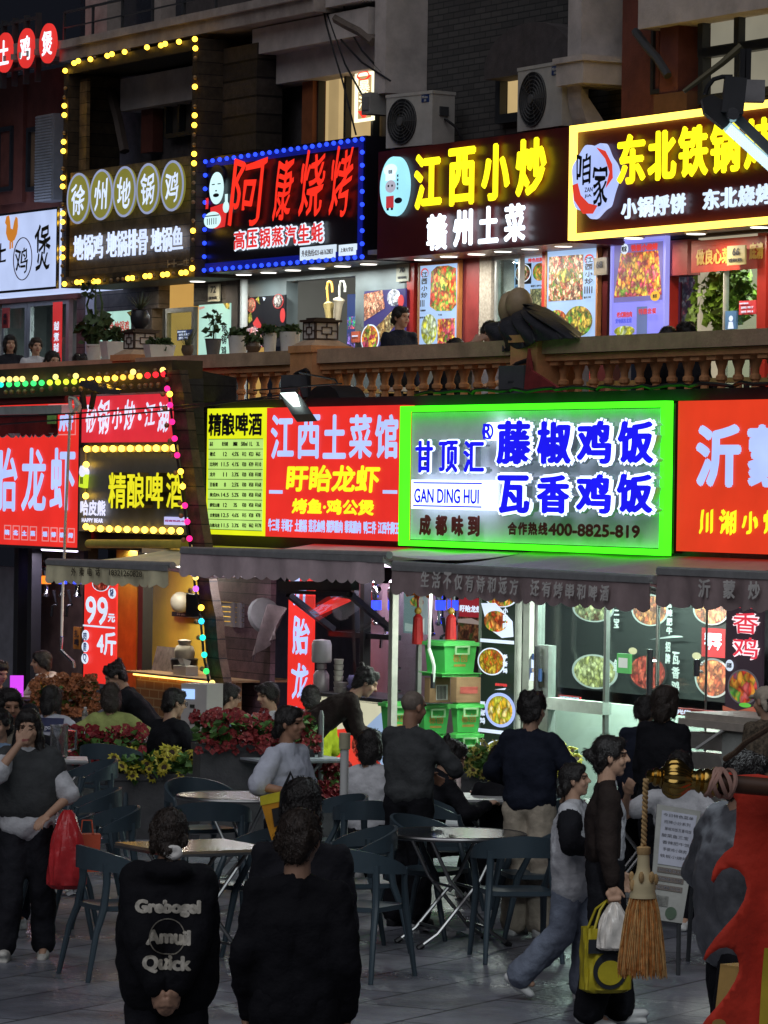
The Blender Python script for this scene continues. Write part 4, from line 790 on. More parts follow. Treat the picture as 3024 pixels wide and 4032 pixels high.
# umbrellas hanging in the doorway
def hung_umbrella(label,c,pts,colr):
    p=[onv(P(c,*a),VW-.25) for a in pts]; L0=Vector((p[1][0],VW-.25,p[1][1])); L1=Vector((p[2][0],VW-.25,p[2][1]))
    t=T('hanging_umbrella',label,'umbrella',(p[0][0],VW-.25,p[2][1]),'umbrellas hanging in the grey doorway'); m=mat(colr[0],colr[1],.7)
    d=L1-L0; mb=MB(); mb.tube([L0,L0+d*.06,L0+d*.16,L0+d*.5,L0+d*.95,L1],[.02,.075,.055,.045,.022,.008],9); t.part('canopy',mb,m)
    top=Vector((p[0][0],VW-.25,p[0][1])); s=(top-L0); mb=MB(); mb.tube([L0,L0+s*.85,L0+s+Vector((.03,0,.035)),L0+s+Vector((.10,0,.04)),L0+s+Vector((.14,0,-.02)),L0+s+Vector((.14,0,-.09))],.016,8); t.part('handle',mb,mat(colr[0]+'_handle',colr[2],.4))
hung_umbrella('golden umbrella with an amber crook hanging at the left of the doorway','2',[(1283,268),(1292,410),(1325,780)],('gold_cloth',(.38,.27,.10),(.5,.25,.04)))
hung_umbrella('pale beige umbrella with a white crook hanging nearer the blue menu stand','2',[(1390,265),(1388,372),(1348,740)],('beige_cloth',(.42,.34,.24),(.55,.52,.45)))
# hanging plant in the right doorway
def leaves(mb,c,r,n,size,rng,squash=1.0,drop=0,shape='leaf'):
    for _ in range(n):
        d=Vector((rng.gauss(0,1),rng.gauss(0,1),rng.gauss(0,1))).normalized()*(rng.random()**.4)
        p=Vector(c)+Vector((d.x*r[0],d.y*r[1],d.z*r[2])); a=Vector((rng.gauss(0,1),rng.gauss(0,1),rng.gauss(0,.6)-drop)).normalized(); b=a.cross(Vector((rng.gauss(0,1),rng.gauss(0,1),rng.gauss(0,1)))).normalized(); s=size*(.6+.8*rng.random()); q=s*.38
        nrm=a.cross(b)*s*.12
        mb.add([p,p+a*s*.5+b*q+nrm,p+a*s,p+a*s*.5-b*q+nrm],[(0,1,2,3)])
q=r2(VW+.25,'4',1130,385,1330,830); cx=(q[0]+q[1])/2; mb=MB(); rng=random.Random(5)
leaves(mb,(cx-.1,VW+.3,q[3]-.25),(.32,.2,.28),420,.12,rng,drop=.6); leaves(mb,(cx-.2,VW+.3,(q[2]+q[3])/2-.12),(.22,.18,.5),420,.13,rng,drop=1.2); leaves(mb,(cx+.25,VW+.3,(q[2]+q[3])/2+.1),(.25,.18,.32),260,.12,rng,drop=.8)
HP=T('hanging_plant','bushy green plant trailing down inside the right doorway','plant',(cx,VW+.25,q[2])); HP.part('foliage',mb,mat('leaf_bright',(.14,.24,.03),.5,var=.5,scale=12)); mb=MB(); mb.lathe([(.10,0),(.14,.2),(.15,.2)],(cx-.1,VW+.3,q[3]-.4),10); HP.part('basket',mb,dwood)
# red/amber drinks and fittings behind the right-hand glass
mb=MB(); q=r2(VW+.5,'4',770,470,900,900); mb.box(q[0],q[1],VW+.5,VW+.55,q[2],q[3]); SF.part('room_wall',mb,mat('dull_red_board',(.25,.05,.05),.6)); q=r2(VW+.5,'4',880,420,1085,830); mb=MB(); mb.box(q[0],q[1],VW+.52,VW+.56,q[2],q[3]); SF.part('room_wall',mb,food('wall_print',['#3a4a34','#6a3a34','#8a8a78','#2a3228','#9a5a50'],19,.25))
# number of downlights under the signs
def downlight(c,x,y,label,power,colr,v,g):
    q=onv(P(c,x,y),v); t=T('downlight',label,'downlight',(q[0],v,q[1]),g)
    mb=MB(); mb.lathe([(.10,.0),(.115,.002),(.115,.05)],(q[0],v,q[1]),20); t.part('rim',mb,whitep)
    mb=MB(); mb.lathe([(.001,-.006),(.095,-.006),(.095,.0)],(q[0],v,q[1]),20); t.part('diffuser',mb,lampw)
    if power: lamp(t.e,(0,0,-.03),power,colr,.16)
for i,(x,y) in enumerate(((567,178),(780,160),(990,140),(1195,124),(1415,106),(1640,88))):
    downlight('2',x,y,'cool round downlight under the black sign with blue bulbs',13,(.9,1,.97),VB+.25,'downlights under the blue bulb sign')
for x,y in ((228,137),(452,110),(690,90),(917,66),(1150,44),(1438,20)):
    downlight('3',x,y,'round downlight under the maroon sign with tall yellow characters',12,(1,.95,.85),VB+.22,'downlights under the maroon sign')
for x,y in ((505,82),(1040,45)):
    downlight('4',x,y,'warm round downlight under the yellow framed sign',16,(1,.88,.66),VB+.22,'downlights under the yellow framed sign')
downlight('c',1612,1350,'warm round downlight under the yellow framed sign',16,(1,.88,.66),VB+.22,'downlights under the yellow framed sign')
for x,y in ((170,236),(-330,262)):
    downlight('2',x,y,'dim round downlight under the dark timber sign',7,(1,.9,.7),VB+.25,'downlights under the timber sign')
potw=mat('pot_white',(.66,.65,.61),.6,var=.12); potg=mat('pot_grey',(.13,.13,.13),.6); potb=mat('pot_brown',(.12,.085,.06),.4); soil=mat('soil',(.03,.022,.015),.9)
leafd=mat('leaf_dark',(.05,.085,.025),.6,var=.5,scale=15); leafg=mat('leaf_grey_green',(.13,.16,.09),.6,var=.4,scale=15)
def pot(label,c,x,ytop,ybot,wpx,kind,plant,seed):
    v=VT; b=onv(P(c,x,ybot),v); tp=onv(P(c,x,ytop),v); h=max(.12,tp[1]-WR); half=wpx/2*S[c][2]*ray(P(c,x,ybot)).y*v/ray(P(c,x,ybot)).dot(N)/FL; u0=b[0]; t=T('flower_pot',label,'flower pot',(u0,v,WR),'potted plants on the balustrade rail'); rng=random.Random(seed)
    mb=MB()
    if kind=='round': mb.lathe([(half*.62,0),(half*.78,h*.5),(half*.9,h*.9),(half*.96,h*.9),(half*.96,h),(half*.84,h),(half*.8,h*.86)],(u0,v,WR+.001),20); m=potw
    elif kind=='cyl': mb.lathe([(half*.66,0),(half*.9,h),(half*.95,h),(half*.95,h*1.04),(half*.8,h*1.04),(half*.78,h*.9)],(u0,v,WR+.001),20); m=potg
    elif kind=='tall': mb.lathe([(half*.75,0),(half*.92,h),(half*.82,h),(half*.8,h*.9)],(u0,v,WR+.001),20); m=potw
    elif kind=='bowl': mb.lathe([(half*.5,0),(half*.85,h*.3),(half*1.0,h*.6),(half*.85,h*.92),(half*.9,h),(half*.75,h),(half*.72,h*.88)],(u0,v,WR+.001),20); m=potb
    else: mb.hexa([(u0-half*.9,v-.13,WR+.001),(u0+half*.9,v-.13,WR+.001),(u0+half*.9,v+.13,WR+.001),(u0-half*.9,v+.13,WR+.001)],[(u0-half,v-.16,WR+h),(u0+half,v-.16,WR+h),(u0+half,v+.16,WR+h),(u0-half,v+.16,WR+h)]); m=potw
    t.part('pot',mb,m)
    mb=MB(); mb.disc(0,0,half*.8,half*.8,0,.01,16); mb.v=[(u0+a,v+c_,WR+h*.95) for a,b_,c_ in mb.v]; t.part('soil',mb,soil)
    mb=MB(); mf=leafd
    if plant=='spiky':
        mf=leafg
        for k in range(46):
            a=rng.random()*6.28; l=.16+.12*rng.random(); o=half*.6*rng.random(); p=Vector((u0+o*math.cos(a),v+o*math.sin(a),WR+h*.95)); d=Vector((math.cos(a)*.6,math.sin(a)*.6,.7+.6*rng.random())).normalized(); s=d.cross(Vector((0,0,1)))*.012
            mb.add([p-s,p+s,p+d*l],[(0,1,2)])
    elif plant=='bush': leaves(mb,(u0,v,WR+h+.08),(half*1.0,.12,.08),220,.07,rng)
    elif plant=='low': leaves(mb,(u0,v,WR+h+.02),(half*.85,.12,.05),160,.06,rng)
    elif plant=='sapling':
        mb.tube([(u0,v,WR+h*.9),(u0+.02,v,WR+h+.12),(u0-.02,v,WR+h+.22)],.010,6); leaves(mb,(u0,v,WR+h+.22),(.10,.08,.10),34,.08,rng); leaves(mb,(u0,v,WR+h+.1),(.05,.05,.04),10,.08,rng)
    elif plant=='tree':
        for dx in (-.1,.04,.16):
            mb.tube([(u0+dx*.3,v,WR+h*.9),(u0+dx,v,WR+h+.25),(u0+dx*1.6-.06,v,WR+h+.45),(u0+dx*.5,v,WR+h+.68)],[.022,.02,.014,.006],6)
        leaves(mb,(u0,v,WR+h+.18),(.22,.15,.2),130,.11,rng); leaves(mb,(u0-.06,v,WR+h+.6),(.12,.1,.12),24,.07,rng)
    t.part('foliage',mb,mf)
pot('white round pot with bare branching stems, leftmost on the rail','1',810,670,775,170,'round','tree',1)
pot('pale oblong planter with a clump of dark leaves left of the lattice lantern','1',995,645,775,150,'box','bush',2)
pot('white oblong planter with a trailing plant right of the lattice lantern','1',1368,672,795,130,'box','low',3)
pot('brown glazed bowl of small succulents beside the orange doorway','1',1610,690,785,110,'bowl','spiky',5)
pot('dark grey pot with a thin leafy sapling before the pale green panel','2',303,735,885,160,'cyl','sapling',6)
pot('large plain white pot right of the sapling','2',515,705,870,190,'tall','low',7)
pot('low grey bowl between two white pots','2',648,785,868,140,'bowl','low',8)
pot('tall white pot in front of the dark food poster','2',790,680,858,130,'tall','low',9)
pot('wide white tub beside the lantern post','2',962,672,830,200,'tall','low',10)
q=uposts[1]; t=T('flower_pot','dark round bowl of spiky leaves standing on the left lantern','flower pot',(q,VT,WR+.33)); mb=MB(); mb.lathe([(.05,0),(.10,.06),(.11,.13),(.08,.20),(.09,.21),(.06,.21)],(q,VT,WR+.331),16); t.part('pot',mb,mat('pot_black',(.03,.03,.035),.3)); mb=MB(); rng=random.Random(4)
for k in range(60):
    a=rng.random()*6.28; l=.16+.14*rng.random(); p=Vector((q,VT,WR+.53)); d=Vector((math.cos(a)*.7,math.sin(a)*.7,.5+.6*rng.random())).normalized(); s=d.cross(Vector((0,0,1)))*.012; mb.add([p-s,p+s,p+d*l],[(0,1,2)])
t.part('foliage',mb,leafg)
v=VT+.1; pp=lambda x,y,dv=0: (lambda q:Vector((q[0],v+dv,q[1])))(onv(P('3',x,y),v+dv))
t=T('closed_parasol','closed parasol with a tan knob under a dark cover leaning over the balustrade','parasol',(onv(P('3',1120,860),v)[0],v,WR))
mb=MB(); k1=pp(985,560); k2=pp(1055,520)
mb.sphere(k1,(.10,.13,.17),14,10); mb.sphere(k2,(.13,.13,.16),14,10); t.part('knob',mb,mat('tan_knob',(.36,.26,.15),.5,var=.3))
apex=[pp(1110,548),pp(860,690)]
rim=[pp(800,850,-.05),pp(935,925,-.28),pp(1110,890,-.35),pp(1205,835,-.38),pp(1440,815,-.36),pp(1560,812,-.30),pp(1580,770,-.1),pp(1420,640,.12),pp(1290,590,.2)]
mb=MB(); A=apex[0]; Bq=apex[1]; ridge=[Bq,Bq.lerp(A,.35),Bq.lerp(A,.7),A,A,A,A,A,A]
def cov(i,j):
    f=i*(len(rim)-1); k=min(int(f),len(rim)-2); fr=f-k; r=rim[k].lerp(rim[k+1],fr); a=ridge[k].lerp(ridge[k+1],fr); p=a.lerp(r,j); p=p+Vector((0,-.13*math.sin(math.pi*j)*(.2+abs(math.sin(f*math.pi))),.06*math.sin(math.pi*j))); return p
mb.grid(cov,48,10,True,(0,.02,0)); t.part('cover',mb,mat('cover_cloth',(.022,.022,.028),.55,var=.5,scale=5,bump=.3))

for k in range(1,8):
    rb=MB(); rb.tube([ridge[k].lerp(rim[k],f)+Vector((0,-.02,.03*math.sin(math.pi*f))) for f in (0,.25,.5,.75,1)],.010,5); t.part('rib',rb,dgrey)
mb=MB(); mb.tube([pp(1110,880,.0),pp(1125,980,.0)],.03,8); t.part('pole',mb,dgrey)
# red cloth hanging at the post and grey boxes clipped on it
v2=VT-.3; a=onv(P('f',235,560),v2); mb=MB(); pts=[P('f',232,560),P('f',250,690),P('f',480,838),P('f',205,850)]
pl=[onv(p,v2) for p in pts]; mb.prism([(x,z) for x,z in pl],v2,v2+.03); single('red_cloth','dull red cloth hanging down from the balustrade post','cloth',mb,mat('red_cloth',(.24,.03,.03),.8,var=.35,bump=.5,bscale=8),(pl[0][0],v2,pl[3][1]))
def speaker(label,c,x0,y0,x1,y1):
    q=r2(v2,c,x0,y0,x1,y1); t=T('wall_box',label,'box',(q[0],v2,q[2])); mb=MB(); mb.box(q[0],q[1],v2,v2+.12,q[2],q[3]); t.part('casing',mb,mat('wallbox_grey',(.09,.09,.10),.5)); mb=MB(); cx=(q[0]+q[1])/2; cz=(q[2]+q[3])/2; mb.box(cx-.05,cx+.05,v2-.006,v2-.001,cz-.006,cz+.006); t.part('label_bar',mb,dgrey)
    mb=MB(); mb.tube([(q[1]+.04,v2+.08,q[2]),(q[1]+.05,v2+.05,q[3]+.03),(q[1]-.02,v2+.06,q[3]+.05),(q[0]+.1,v2+.1,q[3]+.01)],.02,6); t.part('cable_bundle',mb,black)
speaker('grey box fixed on the post beside the red cloth','f',60,665,205,850)
speaker('grey box on the balustrade above the lit floodlight','e',160,720,280,850)
# tables and chairs glimpsed behind the balusters
plank=mat('yellow_plank',(.50,.36,.13),.5,var=.2)
for i,(xa,xb) in enumerate(((1380,1470),(1560,1640),(1680,1760),(1810,1960),(2380,2590),(2860,3010))):
    a=onv((xa,1500),VT+1.1)[0]; b=onv((xb,1500),VT+1.1)[0]; t=T('dining_table',['small pale table','square pale table','pale table end','pale table with a long top','yellow edged table','yellow edged table at far right'][i]+' seen between balusters, number '+['one','two','three','four','five','six'][i]+' from the left','table',(a,VT+1.1,FLOOR),'tables on the terrace')
    mb=MB(); mb.box(a,b,VT+.9,VT+1.5,FLOOR+.70,FLOOR+.74); t.part('table_top',mb,plank if i!=1 else whitep)
    for uu in (a+.06,b-.06):
        for vv in (VT+.95,VT+1.45): mb=MB(); mb.box(uu-.02,uu+.02,vv-.02,vv+.02,FLOOR+.001,FLOOR+.699); t.part('leg',mb,dgrey)
GRN=emit('green_tube',(.034,.66,.007),3.2); RS=emit('stall_red',(.80,.030,.022),1.0); RS2=emit('stall_red_pink',(.70,.028,.045),1.0); YP=emit('stall_yellow',(.80,.86,.012),1.0)
LBL=emit('stall_pale_blue',(.44,.56,.98),1.1); YT=emit('stall_yellow_letter',(.88,.90,.02),1.1); OR=emit('stall_orange_red',(.72,.045,.015),1.0)
uSL=onv((-350,1900),VS)[0]; uSR=onv((3400,1900),VS)[0]
ST=T('stall_row','row of ground floor food stalls with dark frames under the orange balustrade','stalls',(uSL,VS,0))
mb=MB(); mb.box(uSL,uSR,VS+.12,VT-.2,3.83,3.93); ST.part('roof',mb,black)
mb=MB(); mb.box(uSL,uSR,VS+.16,VS+.28,2.35,3.82); ST.part('fascia',mb,mat('fascia_black',(.012,.012,.014),.6))
mb=MB(); mb.box(uSL,uSR,VS+2.6,VS+2.75,0,FLOOR-.31); ST.part('back_wall',mb,mat('stall_back',(.05,.05,.06),.8,var=.3))
mb=MB(); mb.box(uSL,uSR,VS+.2,VS+2.6,2.40,2.44); ST.part('ceiling',mb,mat('stall_ceiling',(.10,.10,.11),.8))
def su(c,x,y,v=VS): return onv(P(c,x,y),v)
def stall_post(c,x,y,w,v=VS,m=black,top=2.5,name='post'):
    a=su(c,x,y,v)[0]; mb=MB(); mb.box(a-w/2,a+w/2,v,v+w,0,top); return ST.part(name,mb,m)
for c,x in (('g',172,),('g',92),('g',505),('g',832),('h',640)): stall_post(c,x,700,.12 if c=='g' else .08,VS+.25)
def bsign(name,label,pts,m,depth=.14,framem=None,v=VS,fr=.03):
    a=rect(v,pts); t=T(name,label,'shop sign',(a[0],v,a[2])); mb=MB(); mb.box(a[0],a[1],v,v+depth,a[2],a[3]); t.part('panel',mb,m)
    if framem is not None: mb=MB(); mb.frame(a[0]-.01,a[1]+.01,a[2]-.01,a[3]+.01,fr,v-.012,v+depth); t.part('frame',mb,framem)
    return t,a
def chars(t,s_,c,x0,y0,x1,y1,m,bd,v=VS,name='letter',fill=.90,slope=0,pen='round',thick=0,shear=0):
    n=len(s_)
    for i,ch in enumerate(s_):
        if ch==' ': continue
        xa=x0+(x1-x0)*(i+(1-fill)/2)/n; xb=x0+(x1-x0)*(i+1-(1-fill)/2)/n; dy=slope*(xa-x0)
        a=su(c,xa,y0+dy,v); b=su(c,xb,y1+dy,v); mb=MB(); mb.text(ch,a[0],b[0],b[1],a[1],v-.012,bd,pen=pen,thick=thick,shear=shear); t.part(name,mb,m)
def line(t,s_,c,x0,y0,x1,y1,m,bd,v=VS,dv=.012,**k):
    q=r2(v,c,x0,y0,x1,y1); mb=MB(); mb.text(s_,q[0],q[1],q[2],q[3],v-dv,bd,**k); return t.part('lettering',mb,m)
t,a=bsign('stall_sign','big red stall sign at the far left with tall pale blue crayfish characters',[P('6',-700,300),P('6',752,330),P('6',-700,1760),P('6',742,1795)],RS,framem=dgrey)
for ch,x0,x1 in (('盱',-330,-70),('胎',-55,168),('龙',215,435),('虾',480,706)):
    q=r2(VS,'6',x0,860,x1,1458); mb=MB(); mb.text(ch,q[0],q[1],q[2],q[3],VS-.012,.055); t.part('letter',mb,LBL)
for s_,x0,y0 in (('皖北土菜',42,1580),('淄博烧烤',395,1598)):
    for i,ch in enumerate(s_):
        q=r2(VS,'6',x0+80*i+4,y0+4*i,x0+80*i+64,y0+138+4*i); mb=MB(); mb.frame(q[0],q[1],q[2],q[3],.012,VS-.010,VS-.004); t.part('square_outline',mb,emit('pink_line',(.75,.25,.25),1.0,False)); g=(q[1]-q[0])*.14; mb=MB(); mb.text(ch,q[0]+g,q[1]-g,q[2]+.05,q[3]-.05,VS-.012,.02); t.part('lettering',mb,LBL)
q=r2(VS,'6',560,540,710,742); mb=MB(); mb.text('府',q[0],q[1]-.05,q[2]+.04,q[3],VS-.012,.04); t.part('letter',mb,LBL); mb=MB(); mb.frame(q[0]-.3,q[1],q[2],q[3]+.1,.012,VS-.01,VS-.004); t.part('square_outline',mb,emit('pink_line',(.75,.25,.25),1.0,False))
# rolled awning in front of it
AR=VS-.3; t=T('rolled_awning','rolled red awning with a white metal case and scalloped edge over the left red sign','awning',(su('6',300,470,AR)[0],AR,3.2)); uA=su('6',-900,430,AR)[0]; uBx=su('6',640,430,AR)[0]
z=lambda y,x=300:su('6',x,y,AR)[1]
mb=MB(); r_=(z(385)-z(470))/2; mb.tube([(uA,AR,z(428)),(uBx,AR,z(428)+.02)],r_,14); t.part('fabric_roll',mb,mat('awning_red',(.22,.02,.02),.6,var=.2,bump=.3))
mb=MB(); mb.box(uA,uBx-.05,AR-.06,AR+.06,z(548),z(470)); t.part('case',mb,mat('case_white',(.60,.62,.62),.35,metal=.3))
ue_=su('6',548,700,AR)[0]
def scallop(mb,ua,ub,wt,wb,v,n,amp,th=.006,wtb=None,wbb=None):
    wtb=wt if wtb is None else wtb; wbb=wb if wbb is None else wbb
    pts=[(ua,wt)]+[(ua+(ub-ua)*i/(n*8),wb+(wbb-wb)*i/(n*8)-amp*abs(math.sin(math.pi*i/8))) for i in range(n*8+1)]+[(ub,wtb)]
    # strip faces
    m=n*8; vs=[];fs=[]
    for i in range(m+1):
        u=ua+(ub-ua)*i/m; f=i/m; wav=.025*math.sin(f*23)+.015*math.sin(f*57+1)
        vs+=[(u,v,wt+(wtb-wt)*f),(u,v-wav,wb+(wbb-wb)*f-amp*abs(math.sin(math.pi*i/8)))]
    fs=[(2*i,2*i+1,2*i+3,2*i+2) for i in range(m)]; k=len(vs)
    vs+=[(x,y+th,z_) for x,y,z_ in vs]; fs+=[tuple(k+j for j in reversed(f)) for f in fs]+[(2*i+1,k+2*i+1,k+2*i+3,2*i+3) for i in range(m)]
    mb.add(vs,fs,True)
mb=MB(); scallop(mb,uA,ue_,z(549),z(728),AR-.02,26,.03); vl=t.part('valance',mb,mat('awning_red',(.22,.02,.02),.6))
mb=MB(); scallop(mb,uA,ue_,z(725),z(737),AR-.012,26,.035,.003); t.part('scallop_trim',mb,whitep,vl)
q=r2(AR,'6',495,560,575,638); mb=MB(); mb.box(q[0],q[1],AR-.07,AR-.064,q[2],q[3]); t.part('sticker',mb,mat('sticker_green',(.30,.62,.15),.5))
mb=MB(); p=lambda x,y:(lambda q:(q[0],AR-.08,q[1]))(su('6',x,y,AR-.08)); mb.tube([p(655,390),p(700,400),p(715,480),p(680,545),p(655,470),p(655,390)],.022,8); mb.tube([p(700,400),p(745,470),p(730,520)],.025,8); t.part('arm_bracket',mb,whitep)
t=T('crank_pole','thin white crank pole hanging down in front of the left red sign','pole',(su('g',380,400,AR-.1)[0],AR-.1,1.2)); mb=MB(); pts=[('6',655,545),('6',640,900),('6',622,1300),('6',604,1700),('g',383,260),('g',372,500),('g',366,760)]; mb.tube([(lambda q:(q[0],AR-.1,q[1]))(su(*i,AR-.1)) for i in pts],.016,8); t.part('rod',mb,whitep); mb=MB(); mb.tube([(lambda q:(q[0],AR-.1,q[1]))(su('g',*i,AR-.1)) for i in ((366,765),(362,845),(436,918),(438,950))],.02,8); t.part('crank_handle',mb,steel)
t,a=bsign('stall_sign','pinkish red stall sign with white brush characters above the grey beer sign',[P('6',758,330),P('6',1640,300),P('6',755,832),P('6',1640,822)],RS2,framem=dgrey)
for ch,x0,x1,y0,y1 in (('砂',805,915,455,725),('锅',918,1035,415,735),('小',1052,1155,470,690),('炒',1165,1275,410,700),('江',1355,1465,440,665),('湖',1475,1592,440,715)):
    q=r2(VS,'6',x0,y0,x1,y1); mb=MB(); mb.text(ch,q[0],q[1],q[2],q[3],VS-.012,.03,pen='brush',shear=.10); t.part('letter',mb,emit('letter_lilac_white',(.78,.78,1.0),1.1))
q=su('6',1310,575); mb=MB(); mb.disc(q[0],q[1],.035,.035,VS-.012,VS-.004,14); t.part('dot',mb,emit('letter_lilac_white',(.78,.78,1.0),1.1))
t,a=bsign('stall_sign','grey beer stall sign with raised yellow characters between rows of round yellow bulbs',[P('6',760,835),P('6',1650,830),P('6',757,1650),P('6',1700,1665)],mat('sign_grey',(.17,.18,.185),.4,var=.1),.10)
pts=[P('6',810+81*i,872-1*i) for i in range(11)]+[P('6',804,1018),P('6',800,1310),P('6',803,1597)]+[P('6',855+82.5*i,1613+2.4*i) for i in range(11)]
bulbs(t,pts,VS-.05,.036,emit('bulb_warm',(1.0,.58,.06),5.0))
mb=MB(); q0=su('6',762,860); q1=su('6',800,1640); mb.box(q0[0],q1[0],VS-.02,VS-.003,q1[1],q0[1]); q0=su('6',800,845); q1=su('6',1640,900); mb.box(q0[0],q1[0],VS-.02,VS-.003,q1[1]-.0,q0[1]); q0=su('6',800,1590); q1=su('6',1650,1650); mb.box(q0[0],q1[0],VS-.02,VS-.003,q1[1],q0[1]); t.part('bulb_board',mb,mat('bulb_board',(.42,.34,.22),.5))
for ch,x0,x1 in (('精',1030,1190),('酿',1205,1362),('啤',1382,1538),('酒',1570,1730)):
    q=r2(VS-.12,'6',x0,1090,x1,1430); mb=MB(); mb.text(ch,q[0],q[1],q[2],q[3],VS-.14,.022,thick=.11,boldz=.02); t.part('letter',mb,[emit('letter_lime_yellow',(.86,.80,.02),1.0),mat('letter_side',(.10,.09,.03),.5)])
line(t,'哈皮熊','6',775,1345,1008,1500,emit('letter_lilac_white',(.78,.78,1.0),1.1),.022,dv=.03); line(t,'HAPPY BEAR','6',788,1515,985,1562,emit('letter_lilac_white',(.78,.78,1.0),1.1),.008,dv=.03)
q=r2(VS,'d',985,1560,1118,1612); mb=MB(); mb.box(q[0],q[1],VS-.02,VS-.003,q[2],q[3]); l_=t.part('plate',mb,emit('plate_lilac',(.55,.55,.95),1.0)); mb=MB(); mb.text('招商热线:40',q[0]+.03,q[1]-.03,q[2]+.03,q[3]-.03,VS-.024,.006); t.part('lettering',mb,emit('plate_magenta',(.30,.04,.16),1.0,False),l_)
q=r2(VS,'6',783,1060,840,1238); X=lambda x:q[0]+(q[1]-q[0])*x; Z=lambda y:q[3]-(q[3]-q[2])*y
mb=MB(); mb.prism([(X(.12),Z(.22)),(X(.95),Z(.27)),(X(.80),Z(1.0)),(X(.0),Z(.93))],VS-.06,VS-.01); mug=t.part('mug_emblem',mb,emit('mug_lime',(.62,.82,.04),1.0)); mb=MB(); mb.disc(X(.55),Z(.16),(X(1)-X(0))*.46,.05,VS-.064,VS-.01,20); mb.disc(X(.45),Z(.06),(X(1)-X(0))*.3,.05,VS-.066,VS-.01,20); t.part('foam',mb,emit('letter_lilac_white',(.78,.78,1.0),1.1),mug)
mb=MB()
for k in range(3): mb.box(X(.26+.17*k),X(.33+.17*k),VS-.066,VS-.061,Z(.78),Z(.42))
t.part('mug_ribs',mb,DK,mug)
t,a=bsign('price_list_sign','bright yellow green beer price list sign with black table of prices',[P('d',1232,918),P('d',1578,912),P('g',1222,155),P('g',1576,168)],YP)
line(t,'精酿啤酒','d',1245,945,1562,1080,DK,.028)
gl=emit('table_lime',(.50,.80,.20),1.0,False); q=r2(VS,'d',1243,1100,1558,1645); mb=MB(); mb.box(q[0],q[1],VS-.006,VS-.002,q[2]-.0,q[3]); t.part('table_ground',mb,gl)
mb=MB(); 
for k in range(10):
    zz=q[3]-(q[3]-q[2])*k/9; mb.box(q[0],q[1],VS-.009,VS-.0065,zz-.003,zz+.003)
t.part('table_rules',mb,DGRN)
rows=[('品名','麦汁浓度','酒精度','500ml','1L','3L'),('德式','12','4.5%','¥12','¥23','¥65'),('比利时','11.5','4.1%','¥20','¥39','¥110'),('龙井','11','3.3%','¥20','¥38','¥108'),('百香果','8','2.5%','¥30','¥58','¥168'),('美式IPA','14.5','5.2%','¥30','¥58','¥168'),('解忧山楂','12','3%','¥30','¥58','¥168'),('全麦拉格','12.5','4.6%','¥15','¥28','¥78'),('白桃乌龙','11.5','3.3%','¥32','¥62','¥178')]
colx=[(1252,1285),(1322,1362),(1384,1422),(1440,1472),(1484,1510),(1522,1555)]
mb=MB()
for k,rw in enumerate(rows):
    for j,s_ in enumerate(rw):
        x0,x1=colx[j]; L_=len(s_); full=(x1-x0)
        wch={0:16,1:11,2:10,3:8,4:9,5:9}[j] if k else 9
        ww=min(full+(14 if j==0 else 6),wch*L_) if j!=0 or k==0 else min(58,16*L_); xm=x0+ww/2 if j==0 else (x0+x1)/2
        yy=1128+60.5*k; q=r2(VS,'d',xm-ww/2,yy-13,xm+ww/2,yy+13); mb.text(s_,q[0],q[1],q[2],q[3],VS-.010,.006)
t.part('lettering',mb,DGRN)
t,a=bsign('stall_sign','red stall sign with tall pale blue characters, yellow crayfish line and a dish list',[P('e',76,912),P('e',891,898),P('h',68,165),P('h',874,203)],RS)
chars(t,'江西土菜馆','e',98,955,872,1218,LBL,.045,fill=.86,slope=-.003)
line(t,'盱眙龙虾','e',198,1252,756,1420,YT,.04,shear=.12); line(t,'烤鱼·鸡公煲','e',232,1450,722,1555,YT,.03,shear=.1)
for x0,x1 in ((95,172),(770,853)):
    q=r2(VS,'e',x0,1402,x1,1418); mb=MB(); mb.box(q[0],q[1],VS-.01,VS-.004,q[2]-.01,q[3]); t.part('dash',mb,LBL)
for s_,x0,x1 in (('牛三鲜',92,158),('羊蝎子',170,236),('土鹅锅',250,320),('莲花血鸭',332,428),('烟笋腊肉',438,533),('藜蒿腊肉',546,642),('鸭三件',658,732),('江西牛脚王',744,868)):
    dy=(x0-92)*.028; line(t,s_,'h',x0,62+dy,x1,140+dy,LBL,.014)
pts=[P('e',893,907),P('f',1083,869),P('h',876,222),P('i',1051,284)]
a=rect(VS,pts); t=T('stall_sign','grey corrugated stall sign with blue white edged characters in a glowing green frame','shop sign',(a[0],VS,a[2]))
cor=mat('corrugated_grey',(.84,.82,.90),.5,var=.06); mb=MB(); n=110
vs=[];
for i in range(n*4+1):
    f=i/(n*4); vs+=[(a[0]+.08+(a[1]-a[0]-.16)*f,VS+.05-.012*math.sin(2*math.pi*n*f),a[2]+.06),(a[0]+.08+(a[1]-a[0]-.16)*f,VS+.05-.012*math.sin(2*math.pi*n*f),a[3]-.06)]
mb.add(vs,[(2*i,2*i+2,2*i+3,2*i+1) for i in range(n*4)],True); t.part('panel',mb,cor); mb=MB(); mb.box(a[0]+.02,a[1]-.02,VS+.075,VS+.2,a[2]+.02,a[3]-.02); t.part('case',mb,black)
mb=MB(); mb.frame(a[0],a[1],a[2],a[3],.07,VS-.04,VS+.04,.052); t.part('light_frame',mb,GRN)
HALO=emit('letter_white_back',(.66,.80,.98),2.2); HSD=mat('letter_side_white',(.50,.54,.60),.4); BLU=emit('letter_blue',(.012,.010,.86),1.05,False)
